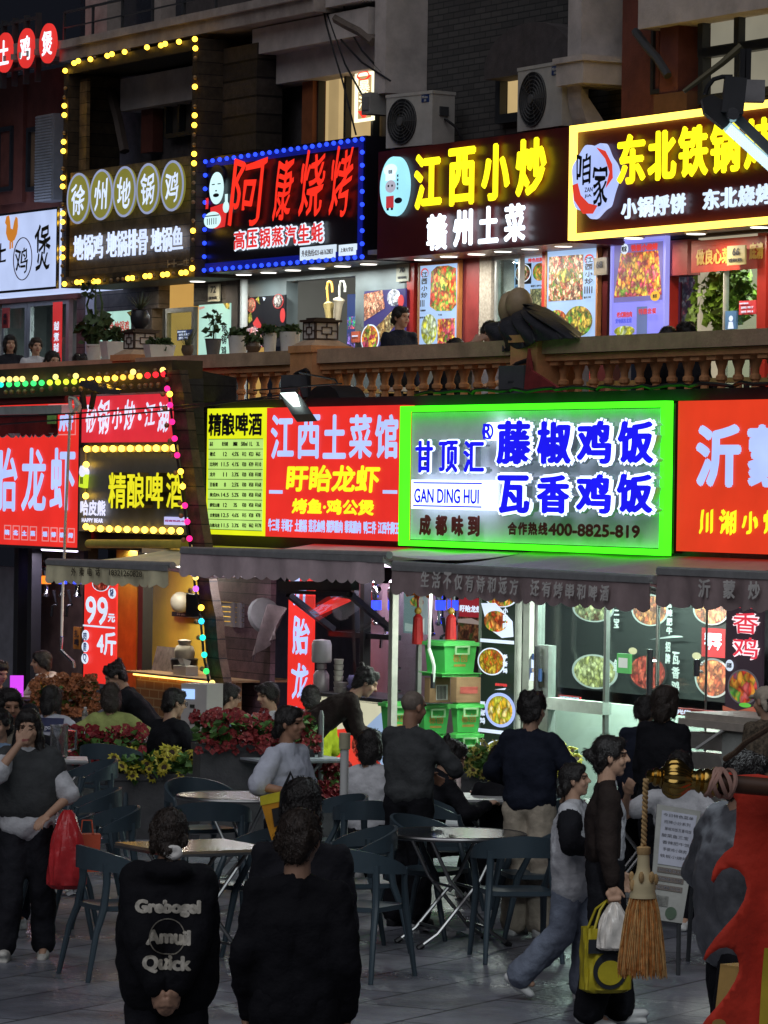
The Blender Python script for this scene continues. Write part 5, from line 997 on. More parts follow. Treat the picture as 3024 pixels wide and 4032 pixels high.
for s_,pl in (('藤椒鸡饭',((44,245,990,1252),(283,485,992,1250),(520,724,990,1248),(762,975,990,1246))),('瓦香鸡饭',((48,238,1312,1545),(282,475,1310,1545),(515,722,1305,1545),(756,970,1302,1542)))):
    for ch,(x0,x1,y0,y1) in zip(s_,pl):
        q=r2(VS-.12,'f',x0,y0,x1,y1); mb=MB(); e=.05; mb.text(ch,q[0]-e,q[1]+e,q[2]-e*.5,q[3]+e*.5,VS-.10,.225,boldz=.11,thick=.06); l_=t.part('letter',mb,[HALO,HSD]); mb=MB(); mb.text(ch,q[0],q[1],q[2],q[3],VS-.112,.085,boldz=.035); t.part('letter_face',mb,BLU,l_)
for ch,x0,x1 in (('甘',955,1058),('顶',1095,1205),('汇',1240,1362)):
    q=r2(VS-.12,'e',x0,1108,x1,1300); mb=MB(); e=.02; mb.text(ch,q[0]-e,q[1]+e,q[2]-e*.7,q[3]+e*.7,VS-.10,.095,boldz=.045,thick=.06); l_=t.part('letter',mb,[HALO,HSD]); mb=MB(); mb.text(ch,q[0],q[1],q[2],q[3],VS-.112,.045,boldz=.022); t.part('letter_face',mb,BLU,l_)
q=r2(VS-.1,'e',1360,1000,1432,1108); mb=MB(); cx=(q[0]+q[1])/2; cz=(q[2]+q[3])/2; rx=(q[1]-q[0])/2; rz=(q[3]-q[2])/2; mb.disc(cx,cz,rx,rz,VS-.10,VS+.02); l_=t.part('mark_disc',mb,HALO); mb=MB(); mb.ring(cx-.015,cz,rx*.86,rz*.86,.02,VS-.108,VS-.10); mb.text('R',cx-.09,cx+.06,cz-.07,cz+.07,VS-.108,.02); t.part('mark_lettering',mb,BLU,l_)
q=r2(VS-.1,'e',945,1340,1362,1522); mb=MB(); mb.box(q[0]-.03,q[1]+.05,VS-.10,VS+.02,q[2],q[3]); l_=t.part('name_plate',mb,HALO); q2=r2(VS-.1,'e',957,1388,1340,1492); mb=MB(); mb.text('GAN DING HUI',q2[0],q2[1],q2[2]+.01,q2[3]-.005,VS-.108,.012); mb.box(q[0]+.02,q[1]-.03,VS-.108,VS-.101,q[3]-.035,q[3]-.022); mb.box(q[0]+.02,q[1]-.03,VS-.108,VS-.101,q[2]+.022,q[2]+.035); t.part('lettering',mb,BLU,l_)
RBN=mat('letter_oxblood',(.16,.022,.018),.5)
chars(t,'成都味到','h',975,38,1360,165,RBN,.035,fill=.72,v=VS-.0,slope=.018); 
q=r2(VS,'i',118,88,905,178); 
chars(t,'合作热线','i',118,82,360,162,RBN,.022,fill=.9,slope=.012); line(t,'400-8825-819','i',362,88,905,182,RBN,.022)
t,a=bsign('stall_sign','orange red stall sign cut by the right edge, pale blue characters over yellow ones',[P('f',1128,869),P('f',2100,858),P('i',1112,262),P('i',2100,285)],OR)
for ch,c,x0,x1,y0,y1 in (('沂','f',1240,1505,1012,1388),('蒙','f',1545,1815,1012,1388)):
    q=r2(VS,c,x0,y0,x1,y1); mb=MB(); mb.text(ch,q[0],q[1],q[2],q[3],VS-.012,.09,boldz=.06); t.part('letter',mb,LBL)
for ch,x0,x1 in (('川',1255,1342),('湘',1378,1480),('小',1510,1610),('炒',1640,1740)):
    q=r2(VS,'i',x0,8,x1,160); mb=MB(); mb.text(ch,q[0],q[1],q[2],q[3],VS-.012,.035,pen='brush'); t.part('letter',mb,YT)
def awning(label,cl,cr,vf,back_c,vcol,tcol,hval,group='awnings over the stall counters',lean=0):
    L0=onv(P(*cl),vf); R0=onv(P(*cr),vf); wb=back_c
    t=T('awning',label,'awning',((L0[0]+R0[0])/2,VS,wb),group)
    mb=MB()
    def top(i,j):
        u=L0[0]+(R0[0]-L0[0])*i; wf=L0[1]+(R0[1]-L0[1])*i
        return Vector((u+lean*(1-j),VS+.12+(vf-VS-.12)*j,wb+(wf-wb)*j-.05*math.sin(math.pi*j)*(1+.5*math.sin(i*19))))
    mb.grid(top,36,8,True,(0,0,-.006)); t.part('canopy',mb,tcol)
    mb=MB(); mb.tube([(L0[0]-.03,vf,L0[1]),(R0[0]+.03,vf,R0[1])],.035,10); mb.box(L0[0],R0[0],vf-.05,vf-.036,min(L0[1],R0[1])-.03,min(L0[1],R0[1])+.02); t.part('front_bar',mb,mat('awning_bar',(.40,.40,.40),.4,metal=.4))
    mb=MB(); scallop(mb,L0[0],R0[0],L0[1]-.03,L0[1]-hval,vf-.04,int((R0[0]-L0[0])/.22),.035,.006,R0[1]-.03,R0[1]-hval); t.part('valance',mb,vcol)
    mb=MB(); mb.tube([(L0[0]+.25,VS+.1,wb-.25),(L0[0]+.5,(VS+vf)/2,wb-.28),(L0[0]+.25,vf+.03,L0[1]-.02)],.025,8); t.part('folding_arm',mb,mat('awning_bar',(.40,.40,.40),.4,metal=.4)); mb=MB(); mb.tube([(R0[0]-.25,VS+.1,wb-.25),(R0[0]-.5,(VS+vf)/2,wb-.28),(R0[0]-.25,vf+.03,R0[1]-.02)],.025,8); t.part('folding_arm',mb,mat('awning_bar',(.40,.40,.40),.4,metal=.4))
    return t,L0,R0
clcream=mat('awning_cream',(.80,.74,.48),.7,var=.12,bump=.2,bscale=10); mauve=mat('awning_mauve',(.62,.49,.51),.7,var=.12,bump=.2,bscale=10); brownc=mat('awning_brown',(.34,.255,.255),.7,var=.15,bump=.2,bscale=10); mtop=mat('awning_mauve_top',(.58,.50,.46),.7,var=.12)
VF=VS-1.3
t,L0,R0=awning('cream awning with a phone number on its valance over the orange counter',('g',297,318),('g',1018,340),VF,2.44,clcream,clcream,.19,lean=.35)
q=r2(VF-.05,'g',655,365,850,412); mb=MB(); mb.text('18321260828',q[0],q[1],q[2],q[3],VF-.062,.006); 
for i,ch in enumerate('外卖电话'):
    q=r2(VF-.05,'g',430+48*i,352,456+48*i,405); mb.text(ch,q[0],q[1],q[2],q[3],VF-.062,.008)
t.part('lettering',mb,mat('valance_print',(.10,.085,.05),.7))
mb=MB(); qa=su('g',535,212,VS-.1); qb=su('g',1110,215,VS-.1); mb.tube([(qa[0],VS-.12,qa[1]),(qb[0],VS-.12,qb[1])],.045,12); t.part('fabric_roll',mb,mat('roll_yellow',(.50,.42,.08),.6))
t,L0,R0=awning('mauve grey awning with a plain scalloped valance under the yellow price list',('g',1095,250),('h',795,280),VF,2.50,mauve,mtop,.225)
t,L0,R0=awning('wide dark brown awning with a line of verse under the green framed sign',('h',845,335),('i',980,425),VF,2.52,brownc,mat('awning_brown_top',(.30,.24,.22),.6,var=.12),.23)
mb=MB()
for i,ch in enumerate('生活不仅有诗和远方'):
    q=r2(VF-.05,'h',1005+66*i,372+5.5*i,1058+66*i,475+5.5*i); mb.text(ch,q[0],q[1],q[2],q[3],VF-.075,.016,shear=.08,pen='brush')
for i,ch in enumerate('还有烤串和啤酒'):
    q=r2(VF-.05,'i',262+69*i,425+5.5*i,318+69*i,525+5.5*i); mb.text(ch,q[0],q[1],q[2],q[3],VF-.075,.016,shear=.08,pen='brush')
t.part('lettering',mb,mat('valance_grey_print',(.70,.67,.64),.7))
t,L0,R0=awning('dark brown awning at the right edge with three large characters on its valance',('i',1027,372),('i',2000,415),VF,2.48,brownc,mtop,.25)
mb=MB()
for i,ch in enumerate('沂蒙炒'):
    q=r2(VF-.05,'i',1262+148*i,420+6*i,1332+148*i,535+6*i); mb.text(ch,q[0],q[1],q[2],q[3],VF-.075,.016)
t.part('lettering',mb,mat('valance_grey_print',(.70,.67,.64),.7))
vl=VS-.55; q=r2(vl,'e',160,838,320,950); t=T('floodlight','small lit white floodlight on a bracket above the red crayfish sign','floodlight',((q[0]+q[1])/2,vl,q[2])); cx=(q[0]+q[1])/2; cz=(q[2]+q[3])/2; 
mt=Matrix.Rotation(R(-28),3,'X')@Matrix.Rotation(R(10),3,'Y')
def PT(c,x,y,v): q=onv(P(c,x,y),v); return Vector((q[0],v,q[1]))
A_=[PT('e',155,838,vl),PT('e',268,832,vl+.02),PT('e',345,950,vl-.18),PT('e',225,955,vl-.2)]
nrm=(A_[1]-A_[0]).cross(A_[3]-A_[0]).normalized(); nrm=nrm if nrm.y>0 else -nrm
mb=MB(); mb.hexa([p for p in A_],[p+nrm*.09 for p in A_]); t.part('housing',mb,dgrey)
B_=[A_[0].lerp(A_[2],.10),A_[1].lerp(A_[3],.10),A_[2].lerp(A_[0],.33),A_[3].lerp(A_[1],.33)]
mb=MB(); mb.hexa([p-nrm*.05 for p in B_],[p-nrm*.015 for p in B_]); t.part('lens',mb,emit('flood_face',(.80,1.0,.93),3.0))
mb=MB(); mb.tube([PT('e',250,835,vl+.1),PT('e',262,800,vl+.3),PT('e',290,880,VS+.1)],.018,6); t.part('bracket',mb,black)
c0=(B_[0]+B_[2])/2; lo=lamp(t.e,Vector(c0)-Vector(t.o)-nrm*.09,90,(.85,1.0,.95),.22); lo.rotation_mode='QUATERNION'; lo.rotation_quaternion=(-nrm).to_track_quat('-Z','Y')
q=r2(VT-.3,'e',390,782,592,890); cx=(q[0]+q[1])/2; t=single('roof_vent','black half round vent hood on the stall roof right of the floodlight','vent',(lambda m:m.disc(cx,q[2],(q[1]-q[0])/2,q[3]-q[2],VT-.45,VT-.15,24,0,math.pi))(MB()),black,(cx,VT-.45,q[2]))
# loose cables along the roof edge
cb=MB(); 
for pl in ([('d',0,965),('d',480,945),('d',1000,905),('d',1659,855)],[('d',0,1012),('d',500,975),('d',1050,925),('d',1659,838)],[('e',0,810),('e',250,790),('e',450,775),('e',520,770)],[('e',270,705),('e',400,730),('e',480,745),('e',500,770)]):
    cable(cb,pl,VS-.45,.009)
single('overhead_cable','thin dark cables strung across the front of the left stalls','cable',cb,black,(onv(P('d',500,940),VS-.45)[0],VS-.45,3.5),kind='stuff')
cb=MB(); rng=random.Random(8); u0=su('e',900,890)[0]; u1=su('f',1659,850)[0]; pts=[(u0+(u1-u0)*k/40,VS+.1+.06*math.sin(k*1.3),3.94+.03*abs(math.sin(k*.9))) for k in range(41)]; cb.tube(pts,.018,6); single('cable_bundle','dark bundle of cables lying along the stall roof above the green sign','cable',cb,mat('cable_green_black',(.012,.014,.012),.5),(u0,VS,3.94))
# left dark stall with lit beer taps
VI=VS+.5
def quad(c,x0,y0,x1,y1,v): return r2(v,c,x0,y0,x1,y1)
q=quad('g',-300,330,82,1000,VS+.3); mb=MB(); mb.box(q[0],q[1],VS+.3,VS+.4,0,q[3]); ST.part('side_panel',mb,mat('side_panel_grey',(.16,.16,.18),.6))
q=quad('g',195,300,500,1000,VS+.9); mb=MB(); mb.box(q[0],q[1],VS+.9,VS+1.0,0,q[3]+.3); ST.part('tap_wall',mb,mat('tap_wall_brown',(.11,.075,.06),.35,var=.4))
tapglow=emit('tap_blue_glow',(.03,.06,1.0),2.0,False); tapor=emit('tap_amber_glow',(1.0,.22,.02),1.6,False); chrome=mat('chrome',(.7,.7,.72),.12,metal=1,var=.03)
def beer_tap(c,x,y,v,glow,label):
    q=su(c,x,y,v); u,w=q; t=T('beer_tap',label,'beer tap',(u,v,w-.3),'chrome beer taps on the stall walls')
    mb=MB(); mb.lathe([(.035,0),(.05,.02),(.03,.06),(.03,.22),(.055,.26),(.06,.34),(.035,.38),(.05,.42),(.02,.46)],(u,v,w-.2),12); t.part('column',mb,chrome)
    mb=MB(); mb.lathe([(.05,0),(.05,.09),(.01,.09)],(u,v,w-.05),12); t.part('glow_ring',mb,glow)
    mb=MB(); mb.tube([(u,v-.06,w-.28),(u,v-.12,w-.30),(u,v-.13,w-.42)],.018,7); t.part('spout',mb,chrome); mb=MB(); mb.tube([(u,v-.08,w-.26),(u,v-.11,w-.12)],[.014,.02],7); t.part('handle',mb,black)
for x,gl_,nm in ((230,tapor,'leftmost amber beer tap in the dark stall at the left'),(278,tapor,'second amber beer tap in the dark stall at the left'),(372,tapglow,'first blue lit beer tap right of the two amber ones'),(460,tapglow,'blue lit beer tap beside the red price panel')):
    beer_tap('g',x,425,VS+.6,gl_,nm)
for x,nm in ((727,'blue lit beer tap leftmost on the mauve wall'),(826,'blue lit beer tap on the mauve wall beside the pale pole'),(1108,'blue lit beer tap behind the red tassels, left one'),(1182,'blue lit beer tap behind the red tassels, right one')):
    beer_tap('h',x,575,VS+.55,tapglow,nm)
q=quad('g',436,705,476,840,VS+.4); card('hanging_tag','small orange tag with black letters hanging in the dark left stall','tag',q,VS+.4,mat('tag_orange',(.45,.16,.02),.6),[('vtext','扎啤',.2,.1,.85,.9,DK,.008)])
# red price panel
q=quad('g',503,400,683,1090,VS+.02)
card('price_sign','lit red price panel with white 99 yuan and 4 jin figures','panel',(q[0],q[1],.9,q[3]),VS+.02,RS,
 [('dish',.52,.07,.24,.065,food('dish_crayfish',['#8a1c14','#c8382a','#5a100c','#e86a50'],22),PW),('text','99',.07,.19,.77,.455,PW,.03),('text','元',.78,.34,1.0,.42,PW,.02),('rect',.0,.462,1.0,.478,PW),('text','4斤',.46,.51,1.06,.73,PW,.03),
  ('dish',.10,.56,.11,.05,PW),('dish',.10,.67,.11,.05,PW),('dish',.10,.78,.11,.05,PW),('vtext','肉质Q',.05,.52,.16,.82,emit('ink_navy',(.02,.03,.12),1.0),.012),('dish',.94,.03,.12,.05,PW),('dish',.94,.15,.12,.05,PW),('vtext','现烧',.88,.0,1.0,.19,emit('ink_navy',(.02,.03,.12),1.0),.012)])
# orange kiosk
org=mat('orange_wall',(.62,.40,.045),.6,var=.15,scale=2); orgd=mat('orange_door',(.42,.27,.035),.6,var=.2)
KV=VS+.75
q=quad('g',852,380,1245,955,KV); mb=MB(); mb.box(q[0],q[1]+.6,KV,KV+.08,0,2.5); ST.part('kiosk_wall',mb,org)
q=quad('g',690,380,808,955,VS+.35); mb=MB(); mb.box(q[0],q[1],VS+.35,VS+.42,.5,2.5); ST.part('kiosk_door',mb,orgd)
mb=MB(); q=quad('g',735,948,1245,1030,VS-.12); mb.box(q[0],q[1]+.3,VS-.12,KV-.01,q[2]+.02,q[3]-.05); CT=T('kiosk_counter','wooden counter with an underlit brick front below the orange wall','counter',((q[0]+q[1])/2,VS,0)); CT.part('counter_top',mb,mat('counter_wood',(.30,.18,.09),.4,var=.3,scale=4))
cz=q[2]; ctop=q[3]-.05
mb=MB(); mb.box(q[0]+.02,q[1]+.25,VS+.02,VS+.12,0,cz); CT.part('brick_front',mb,brick('orange_brick',(.34,.17,.07),(.28,.13,.05),(.42,.30,.16),1.0,.22,.09))
mb=MB(); mb.box(q[0]+.02,q[1]+.25,VS-.02,VS+.0,cz-.03,cz-.002); CT.part('light_strip',mb,emit('warm_strip',(1.0,.50,.10),4.0))
kl=T('kiosk_lamp','round white exhaust lamp cover on the orange wall','lamp',(su('g',1055,560,KV)[0],KV,su('g',1055,560,KV)[1])); u,w=su('g',1055,560,KV-.15); mb=MB(); mb.sphere((u,KV-.12,w),(.125,.10,.115),20,12); kl.part('shade',mb,mat('shade_white',(.34,.32,.28),.35)); mb=MB(); mb.box(u-.1,u+.1,KV-.02,KV-.001,w-.1,w+.1); kl.part('mount',mb,dgrey)
lamp(kl.e,(-.3,-.5,.55),4,(1,.85,.62),.25)
q=quad('g',1025,615,1190,655,KV-.05); card('dark_plate','black sign plate with small letters on the orange wall below the round lamp','sign plate',q,KV-.06,BLK,[('text','外卖自取',.2,.3,.8,.7,mat('pale_print',(.4,.4,.38),.6),.004)])
q=quad('g',1105,510,1225,650,VS-.2); mb=MB(); mb.box(q[0],q[1],VS-.2,VS-.1,q[2],q[3]); single('speaker_box','black box speaker mounted beside the slanted bulb post','speaker',mb,black,(q[0],VS-.2,q[2]))
# things on the counter
def onc(c,x,v=VS+.15): return onv(P(c,x,900),v)[0]
u=onc('g',945); t=T('menu_board','tilted picture menu board leaning on the counter','menu board',(u,VS+.2,ctop)); mb=MB(); m_=Matrix.Rotation(R(-14),3,'X')@Matrix.Rotation(R(0),3,'Z'); mb.obox((0,0,.14),(.62,.02,.27),m_); mb.xf(Matrix.Translation((u,VS+.25,ctop+.004))); t.part('board',mb,mat('menu_print',(.13,.11,.10),.5,var=.5,scale=14)); mb=MB(); 
for i in range(3):
    for j in range(4): mb.obox((-.20+.20*i,-.013,.035+.065*j),(.16,.004,.05),Matrix.Identity(3)) 
mb.v=[tuple((m_@Vector((a,b-.0,c)))) for a,b,c in mb.v]; mb.xf(Matrix.Translation((u,VS+.25,ctop+.004))); t.part('picture_panel',mb,food('menu_pics',['#7a5a4a','#b0a090','#8a2a22','#c8c0b0','#5a4a40'],16,.05,False))
u=onc('g',1095); t=T('paper_bag','black lidded pot with a folded white cloth on the counter','pot',(u,VS+.15,ctop)); SCL=lambda m:m.xf(Matrix.Translation((u,VS+.15,ctop))@Matrix.Scale(.62,4)@Matrix.Translation((-u,-VS-.15,-ctop)))
mb=MB(); mb.lathe([(.15,.06),(.22,.12),(.235,.28),(.22,.30),(.2,.30)],(u,VS+.15,ctop),16); SCL(mb); t.part('pot_body',mb,black)
for an in (30,150,270): mb=MB(); mb.tube([(u+.13*math.cos(R(an)),VS+.15+.13*math.sin(R(an)),ctop+.10),(u+.2*math.cos(R(an)),VS+.15+.2*math.sin(R(an)),ctop+.002)],.02,6); SCL(mb); t.part('leg',mb,black)
mb=MB(); rng=random.Random(2); mb.lathe([(.20,.30),(.21,.42),(.17,.50),(.12,.53),(.14,.60),(.03,.62)],(u,VS+.15,ctop),14,sy=.8); SCL(mb); t.part('cloth_wrap',mb,mat('cloth_cream',(.50,.46,.38),.8,bump=.5,bscale=12))
u=onc('g',1155); t=T('tissue_box','small white tissue box on the counter end','box',(u,VS+.05,ctop)); mb=MB(); mb.box(u-.15,u+.15,VS-.02,VS+.12,ctop+.001,ctop+.12); t.part('carton',mb,whitep); mb=MB(); mb.hexa([(u-.05,VS+.02,ctop+.121),(u+.05,VS+.02,ctop+.121),(u+.05,VS+.07,ctop+.121),(u-.05,VS+.07,ctop+.121)],[(u-.1,VS+.0,ctop+.19),(u+.02,VS+.0,ctop+.2),(u+.04,VS+.09,ctop+.17),(u-.06,VS+.09,ctop+.18)]); t.part('tissue',mb,whitep)
# slanted post with a string of coloured bulbs and the top row of bulbs
SP=[P('d',985,690),P('d',1010,850),P('d',1040,1090),P('d',1075,1330),P('d',1112,1600),P('g',1130,200),P('g',1165,480),P('g',1195,640),P('g',1215,880),P('g',1250,1060),P('g',1290,1150)]
VP_=VS-.45
t=T('slanted_post','dark slanted timber post strung with coloured bulbs between the beer kiosk and the price list','post',(onv(SP[-1],VP_)[0],VP_,0))
pl=[onv(p,VP_) for p in SP]; mb=MB()
for a,b in zip(pl[:-1],pl[1:]): mb.hexa([(b[0]-.02,VP_+.03,b[1]),(b[0]+.26,VP_+.03,b[1]),(b[0]+.26,VP_+.12,b[1]),(b[0]-.02,VP_+.12,b[1])],[(a[0]-.02,VP_+.03,a[1]),(a[0]+.26,VP_+.03,a[1]),(a[0]+.26,VP_+.12,a[1]),(a[0]-.02,VP_+.12,a[1])])
t.part('post',mb,dwood); mb=MB(); mb.tube([(a,VP_-.01,b) for a,b in pl],.014,6); t.part('wire',mb,black)
MG=emit('bulb_magenta',(1.0,.02,.22),2.0,False); CY={'m':MG,'y':bulb_y,'v':emit('bulb_violet',(.45,.10,1.0),2.0,False),'c':emit('bulb_cyan',(.03,.62,.95),2.0,False),'t':emit('bulb_teal',(.02,.75,.52),2.0,False),'g':emit('bulb_green',(.04,.80,.14),2.0,False),'o':bulb_off,'a':emit('bulb_amber',(1.0,.45,.06),2.0,False),'r':emit('bulb_red',(1.0,.02,.03),2.0,False),'l':emit('bulb_lime',(.62,.82,.04),2.0,False),'w':emit('bulb_warmwhite',(1.0,.72,.18),2.0,False)}
def cb_(t,lst,v,r):
    for c,x,y,k in lst:
        q=su(c,x,y,v); mb=MB(); mb.sphere((q[0],v,q[1]),r if k!='o' else r*.85,10,7); t.part('bulb' if k!='o' else 'unlit_bulb',mb,CY[k])
cb_(t,[('d',993,800,'m'),('d',1008,832,'y'),('d',967,832,'o'),('d',1010,897,'m'),('d',980,920,'o'),('d',1022,997,'m'),('d',990,1018,'o'),('d',1037,1096,'m'),('d',1010,1110,'o'),('d',1052,1195,'m'),('d',1022,1195,'o'),('d',1073,1292,'y'),('d',1040,1300,'o'),('d',1085,1380,'y'),('d',1098,1494,'m'),('d',1068,1480,'o'),('d',1112,1590,'m'),('d',1075,1555,'o'),('g',1125,182,'m'),('g',1090,190,'o'),('g',1147,388,'v'),('g',1162,412,'w'),('g',1163,480,'v'),('g',1130,490,'o'),('g',1195,592,'y'),('g',1196,673,'c'),('g',1165,676,'o'),('g',1204,770,'t'),('g',1180,770,'o'),('g',1213,872,'t'),('g',1225,970,'g'),('g',1200,955,'o'),('g',1260,1040,'w'),('g',1277,1130,'y')],VP_-.05,.031)
# top rows
t=T('bulb_garland','double row of bulbs shading from green through yellow to red over the left stalls','string lights',(su('1',700,980,VP_)[0],VP_,3.9))
mb=MB(); 
tp=[su('1',-300,1020,VP_),su('1',700,985,VP_),su('1',1440,935,VP_)]
mb.hexa([(tp[0][0],VP_+.05,tp[0][1]-.16),(tp[2][0],VP_+.05,tp[2][1]-.16),(tp[2][0],VP_+.4,tp[2][1]-.16),(tp[0][0],VP_+.4,tp[0][1]-.16)],[(tp[0][0],VP_+.05,tp[0][1]+.16),(tp[2][0],VP_+.05,tp[2][1]+.16),(tp[2][0],VP_+.4,tp[2][1]+.16),(tp[0][0],VP_+.4,tp[0][1]+.16)]); t.part('beam',mb,mat('garland_beam',(.055,.04,.025),.6))
row=[]
cols='ggggggllllyyyyyaaarrr'
for i in range(21): row.append(('1',8+70*i if i<17 else 8+70*i,1014-3.0*i-(.08*i*i if i>10 else 0),cols[i] if i>0 else 't'))
row+= [('1',x,y,'w') for x,y in ((22,970),(82,968),(138,966),(192,965),(306,958),(478,948),(652,940),(1144,905),(1400,890))]
row+= [('1',x,y,'o') for x,y in ((595,940),(850,928),(920,928),(1010,920),(1085,915),(1195,905),(1335,893),(50,1080),(100,1078),(160,1076),(215,1074),(280,1068),(360,1058),(435,1045),(565,1053),(635,1053),(695,1050),(760,1040),(930,1028),(995,1005),(1065,1030),(1130,1027),(1200,1027),(1252,1022),(1300,1020),(1362,1015),(1435,970))]
cb_(t,row,VP_-.02,.032)
# sloping little solar light panel under the garland
t=T('strip_lamp','small tilted lamp panel with reflections on two brackets under the garland','lamp',(su('6',900,320,VP_-.1)[0],VP_-.1,3.4)); f=lambda x,y,dv=0:Vector((su('6',x,y,VP_-.1+dv)[0],VP_-.1+dv,su('6',x,y,VP_-.1+dv)[1]))
a4=[f(735,278),f(860,268,.05),f(1118,362),f(960,358,-.05)]; mb=MB(); mb.hexa(a4,[p+Vector((0,.02,.05)) for p in a4]); t.part('panel',mb,mat('panel_mirror',(.5,.45,.4),.12,metal=.9)); mb=MB(); mb.bar(f(880,340),f(850,500),.05,.03); t.part('bracket',mb,black); mb=MB(); mb.bar(f(770,340),f(790,500),.05,.03); t.part('bracket',mb,black)
# kiosk side wall and timber plank wall
kw=wood('kiosk_planks',(.06,.04,.035),.17,.6)
pt=lambda c,x,y,v:(lambda q:(q[0],v,q[1]))(onv(P(c,x,y),v))
t0=pt('d',1062,668,VP_+.15); t1=pt('d',1405,735,VT-.35)
mb=MB(); ub=su('g',1290,1150,VP_)[0]; uSg=su('d',1228,1200)[0]-.05; fz=(VS-.03-t0[1])/(t1[1]-t0[1]); wz=t0[2]+(t1[2]-t0[2])*fz; q4=[(t0[0]+.75*(ub+.25-t0[0])*.6,VP_+.15,2.45),t0,(uSg,VS-.03,wz),(uSg,VS-.03,2.45)]; mb.add([(uSg,VS-.03,3.9),(uSg,VS-.03,wz),t1,(t1[0],t1[1],3.9)],[(0,1,2,3)]); mb.add(q4,[(0,1,2,3)]); mb.add([(a-.03,b,c) for a,b,c in q4],[(3,2,1,0)]); mb.add([t0,t1,(t1[0]-.9,t1[1],t1[2]),(t0[0]-.9,t0[1],t0[2])],[(0,1,2,3)]); ST.part('kiosk_side_wall',mb,wood('kiosk_side',(.035,.03,.03),.17,.6))
q=quad('g',1250,395,1600,1100,VS+.3); a_=[su('g',1285,555,VS+.3),su('g',1450,712,VS+.3)]
purp=wood('plum_planks',(.125,.07,.085),.115,.6,var=.4)
mb=MB(); mb.box(q[0],a_[0][0],VS+.3,VS+.36,0,2.45); mb.box(a_[1][0],q[1],VS+.3,VS+.36,0,2.45); mb.box(a_[0][0],a_[1][0],VS+.3,VS+.36,0,a_[1][1]); mb.box(a_[0][0],a_[1][0],VS+.3,VS+.36,a_[0][1],2.45); ST.part('plank_wall',mb,purp)
mb=MB(); 
for k in range(5):
    z=a_[1][1]+(a_[0][1]-a_[1][1])*(k+.5)/5; mb.box(a_[0][0],a_[1][0],VS+.31,VS+.35,z-.02,z+.02)
for k in (0,.62,.85): mb.box(a_[0][0]+(a_[1][0]-a_[0][0])*k-.03,a_[0][0]+(a_[1][0]-a_[0][0])*k+.04,VS+.28,VS+.30,a_[1][1],a_[0][1])
ST.part('window_slats',mb,mat('grey_lilac_slat',(.30,.27,.30),.6))
mb=MB(); mb.tube([pt('g',1240,395,VS+.1),pt('g',1238,700,VS+.1),pt('g',1236,1000,VS+.1)],.018,7); ST.part('rod',mb,mat('rod_grey',(.35,.34,.33),.4))
# hanging fan and bag
t=T('wall_fan','white wall fan wrapped in a pale plastic bag in the dark gap','fan',(su('h',120,650,VS+.2)[0],VS+.2,1.6)); u,w=su('h',62,640,VS+.2); mb=MB(); mb.lathe([(.03,-.03),(.17,-.02),(.19,0),(.17,.03),(.03,.04)],(u,VS+.2,w),18,Matrix.Rotation(R(75),3,'Y')); t.part('cage',mb,mat('fan_grey',(.16,.16,.16),.5)); u,w=su('h',130,700,VS+.2); mb=MB(); mb.grid(lambda i,j:Vector((u-.30+.56*i-.14*j,VS+.16+.05*math.sin(9*i+3*j),w+.22-.10*abs(i-.55)-j*(.55-.25*i))),12,10,True,(0,.006,0)); t.part('bag_cover',mb,mat('bag_film',(.24,.19,.19),.3,var=.3))
# red letter column
q=quad('h',208,405,345,1215,VS+.1)
card('letter_column','tall lit red column sign with pale blue crayfish characters inside the stall','column sign',(q[0],q[1],.6,q[3]),VS+.1,RS,[('vtext','盱胎龙虾',.18,-.06,.86,1.08,LBL,.03)])
a4=[pt('h',330,612,VS+.5),pt('h',480,530,VS+.7),pt('h',585,545,VS+.7),pt('h',372,642,VS+.5)]; mb=MB(); mb.add(a4,[(0,1,2,3)]); mb.add([(x,y+.02,z) for x,y,z in a4],[(3,2,1,0)]); single('red_sign_reflection','narrow tilted red strip, reflection of the lit red sign in the open window','panel',mb,RS,a4[0])  # mirror image of the red sign in the glass, built as a glowing strip
# open window frame
t=T('awning_window','black framed top hung window propped open over the stall counter','window',(su('h',480,600,VS-.2)[0],VS-.2,1.5))
def fr(c0,c1,v0,v1,w_=.055): mb=MB(); mb.bar(pt('h',*c0,v0),pt('h',*c1,v1),w_,w_); t.part('frame_bar',mb,frameblk)
fr((165,462),(600,462),VS-.3,VS-.3,.09); fr((165,497),(560,512),VS-.35,VS-.35,.035); fr((205,515),(470,722),VS-.3,VS+.3); fr((572,515),(812,722),VS-.3,VS+.3); fr((455,745),(860,772),VS+.3,VS+.3,.05); fr((600,455),(618,1100),VS+.3,VS+.3)
mb=MB(); mb.add([pt('h',215,525,VS-.29),pt('h',560,525,VS-.29),pt('h',810,740,VS+.28),pt('h',470,740,VS+.28)],[(0,1,2,3)]); t.part('pane',mb,glass('window_glass'))
q=quad('h',618,440,1210,1080,VS+.75); mb=MB(); mb.box(q[0],q[1],VS+.75,VS+.8,0,q[3]); ST.part('mauve_wall',mb,mat('mauve_wall',(.30,.22,.24),.7,var=.12))
